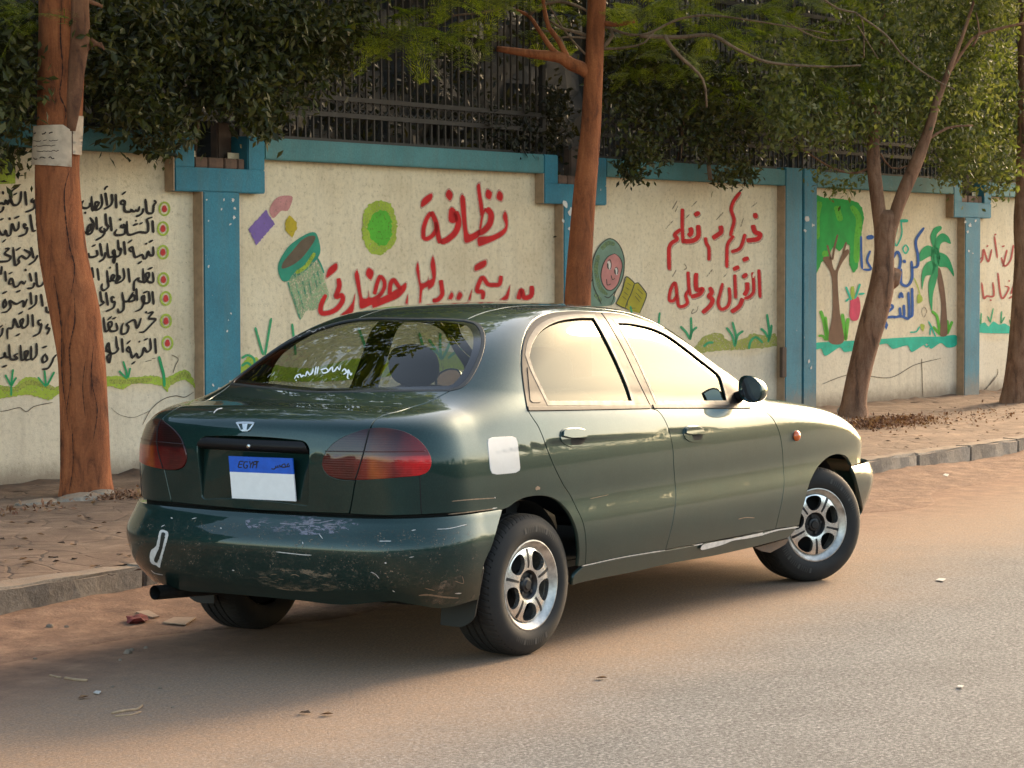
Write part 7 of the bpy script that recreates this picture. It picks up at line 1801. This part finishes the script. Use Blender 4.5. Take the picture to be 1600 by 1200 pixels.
def dryleaf(u, v, z, s, label=None):
    p = at_z(u, v, z); mb = MB(); a = rl.uniform(0, 6.28); ca, sa = math.cos(a), math.sin(a); l, w_ = s, s*.4
    pts = [(0, 0, .002), (l*.5, w_, .010), (l, 0, .006), (l*.5, -w_, .012), (l*.5, 0, .003)]
    mb.add([(x*ca-y*sa, x*sa+y*ca, q) for x, y, q in pts], [(0, 4, 1), (1, 4, 2), (2, 4, 3), (3, 4, 0)])
    o = mb.build('dry_leaf', rl.choice(M_LEAFS), None, False); o.location = tuple(p); tag(o, label or 'small brown dry leaf lying on the dusty pavement', 'leaf', 'dry leaves on the pavement' if not label else 'dry leaves on the road')
for k in range(70):
    u = rl.uniform(0, 215) if k < 40 else rl.uniform(1365, 1600)
    v = rl.uniform(795, 905)-.0*u if k < 40 else rl.uniform(632, 700)
    dryleaf(u, v, PAVE_Z+.004, rl.uniform(.03, .06))
for u, v, lab in ((121, 1092, 'dark curled leaf on the road at lower left'), (930, 1060, 'single dark leaf on the road right of the rear wheel'), (468, 1114, 'dark leaf fragment on the road below the bumper'), (500, 1117, 'tiny leaf right of the leaf fragment')): dryleaf(u, v, .003, .05, lab)
for u, v, du, lab in ((1470, 907, 8, 'white paper scrap on the asphalt right of the front wheel'), (1500, 1074, 6, 'white scrap on the asphalt at the lower right'), (152, 1083, 6, 'small white scrap on the dusty road at the left'), (1478, 743, 5, 'white scrap in the dirt by the right kerb')):
    sheet('paper_scrap', [(u-du, v), (u-du*.3, v-2), (u+du, v-1), (u+du*.4, v+2)], .004 if v > 800 else on_dirt(u, v)[2], .003, M_WHITE, lab, 'paper scrap', 'white scraps on the road')
# drifts of dead leaves round the trees
def leafpile(u, v, n, sx, sy, label):
    c = at_z(u, v, PAVE_Z); r = np.random.default_rng(int(u)); P = c+np.stack([r.normal(0, sx, n), r.normal(0, sy, n), np.abs(r.normal(0, .018, n))+.004], -1)
    V, Q = leaves(P, .038, r, .1, .5, 1.0); o = quick_mesh('fallen_leaves', V, Q, leaf_mat('fallen_leaf_brown', [(.07, .028, .016), (.17, .075, .042), (.27, .13, .075), (.34, .20, .12)], .1, .8)); tag(o, kind='stuff'); o['label'] = label
leafpile(1385, 662, 2600, .36, .16, 'pile of reddish dead leaves under the forked tree'); leafpile(196, 778, 300, .12, .06, 'dead leaves beside the thick tree'); leafpile(40, 800, 120, .3, .06, 'scattered dead leaves on the pavement at the left'); leafpile(1500, 655, 260, 1.2, .3, 'scattered dead leaves on the far pavement')
# rough stones edging the tree pits
for i, (u, v, sx, sy, sz, lab) in enumerate([(60, 792, .20, .07, .035, 'flat stone slab in front of the thick tree, left one'), (125, 786, .22, .08, .045, 'flat stone slab in front of the thick tree, middle one'), (158, 778, .14, .06, .04, 'stone slab at the right foot of the thick tree'), (1319, 646, .10, .06, .05, 'white broken stone at the foot of the forked tree')]):
    blob('edging_stone', at_z(u, v, PAVE_Z-.02), (sx, sy, sz), M_KERB if i < 3 else M_WHITE, 60+i, lab, 'stone', 'stones round the tree pits', jag=.10, rz=_ka)
# low soil ridge at the wall foot
mb = MB(); r = np.random.default_rng(12); nx = 220; vs = []
for i in range(nx):
    s = -8+32*i/(nx-1); h = .012+.014*abs(r.normal()); d_ = .10+.10*abs(r.normal())
    vs += [w3(s, PAVE_Z-.01, -.01), w3(s, PAVE_Z+h, .01), w3(s, PAVE_Z-.01, d_)]
mb.add(vs, [(3*i+a, 3*i+3+a, 3*i+4+a, 3*i+1+a) for i in range(nx-1) for a in (0, 1)])
sr_ = mb.build('soil_ridge', plain('wall_foot_soil', (.13, .075, .045), .95, var=.45, vscale=14), None); tag(sr_, kind='structure')

# dark splits running down the thick tree's bark
ck = MB()
for ln, wd in (([(103, 5), (101, 60), (104, 110), (100, 150), (108, 175), (104, 205)], 2.6), ([(112, 268), (106, 300), (108, 340), (114, 385), (122, 420), (118, 460)], 2.6), ([(122, 455), (124, 500), (116, 545), (118, 590), (112, 640), (116, 670)], 2.2), ([(92, 430), (100, 480), (104, 520), (103, 570), (108, 620), (112, 640)], 3.0), ([(150, 540), (148, 590), (156, 640), (150, 690)], 1.8), ([(64, 290), (62, 340), (68, 400), (78, 440)], 2.6), ([(120, 660), (122, 720), (116, 765)], 2.0), ([(140, 560), (136, 600), (140, 650)], 1.4), ([(104, 660), (100, 710), (104, 762)], 2.0)):
    q = smooth_px(ln, False, 3); t = np.linspace(0, 1, len(q)); mb_ribbon(ck, q, wd*.62*np.minimum(1, np.minimum(.2+4*t, .2+4*(1-t)))*RNG.uniform(.3, 1.5, len(q)), lambda u, v: on_trunk(u, v, .0045))
o = ck.build('bark_split', plain('dark_bark_split', (.035, .011, .006), .95, var=.4), None, False); o.parent = t1; o.matrix_parent_inverse = Matrix.Translation(b1).inverted()
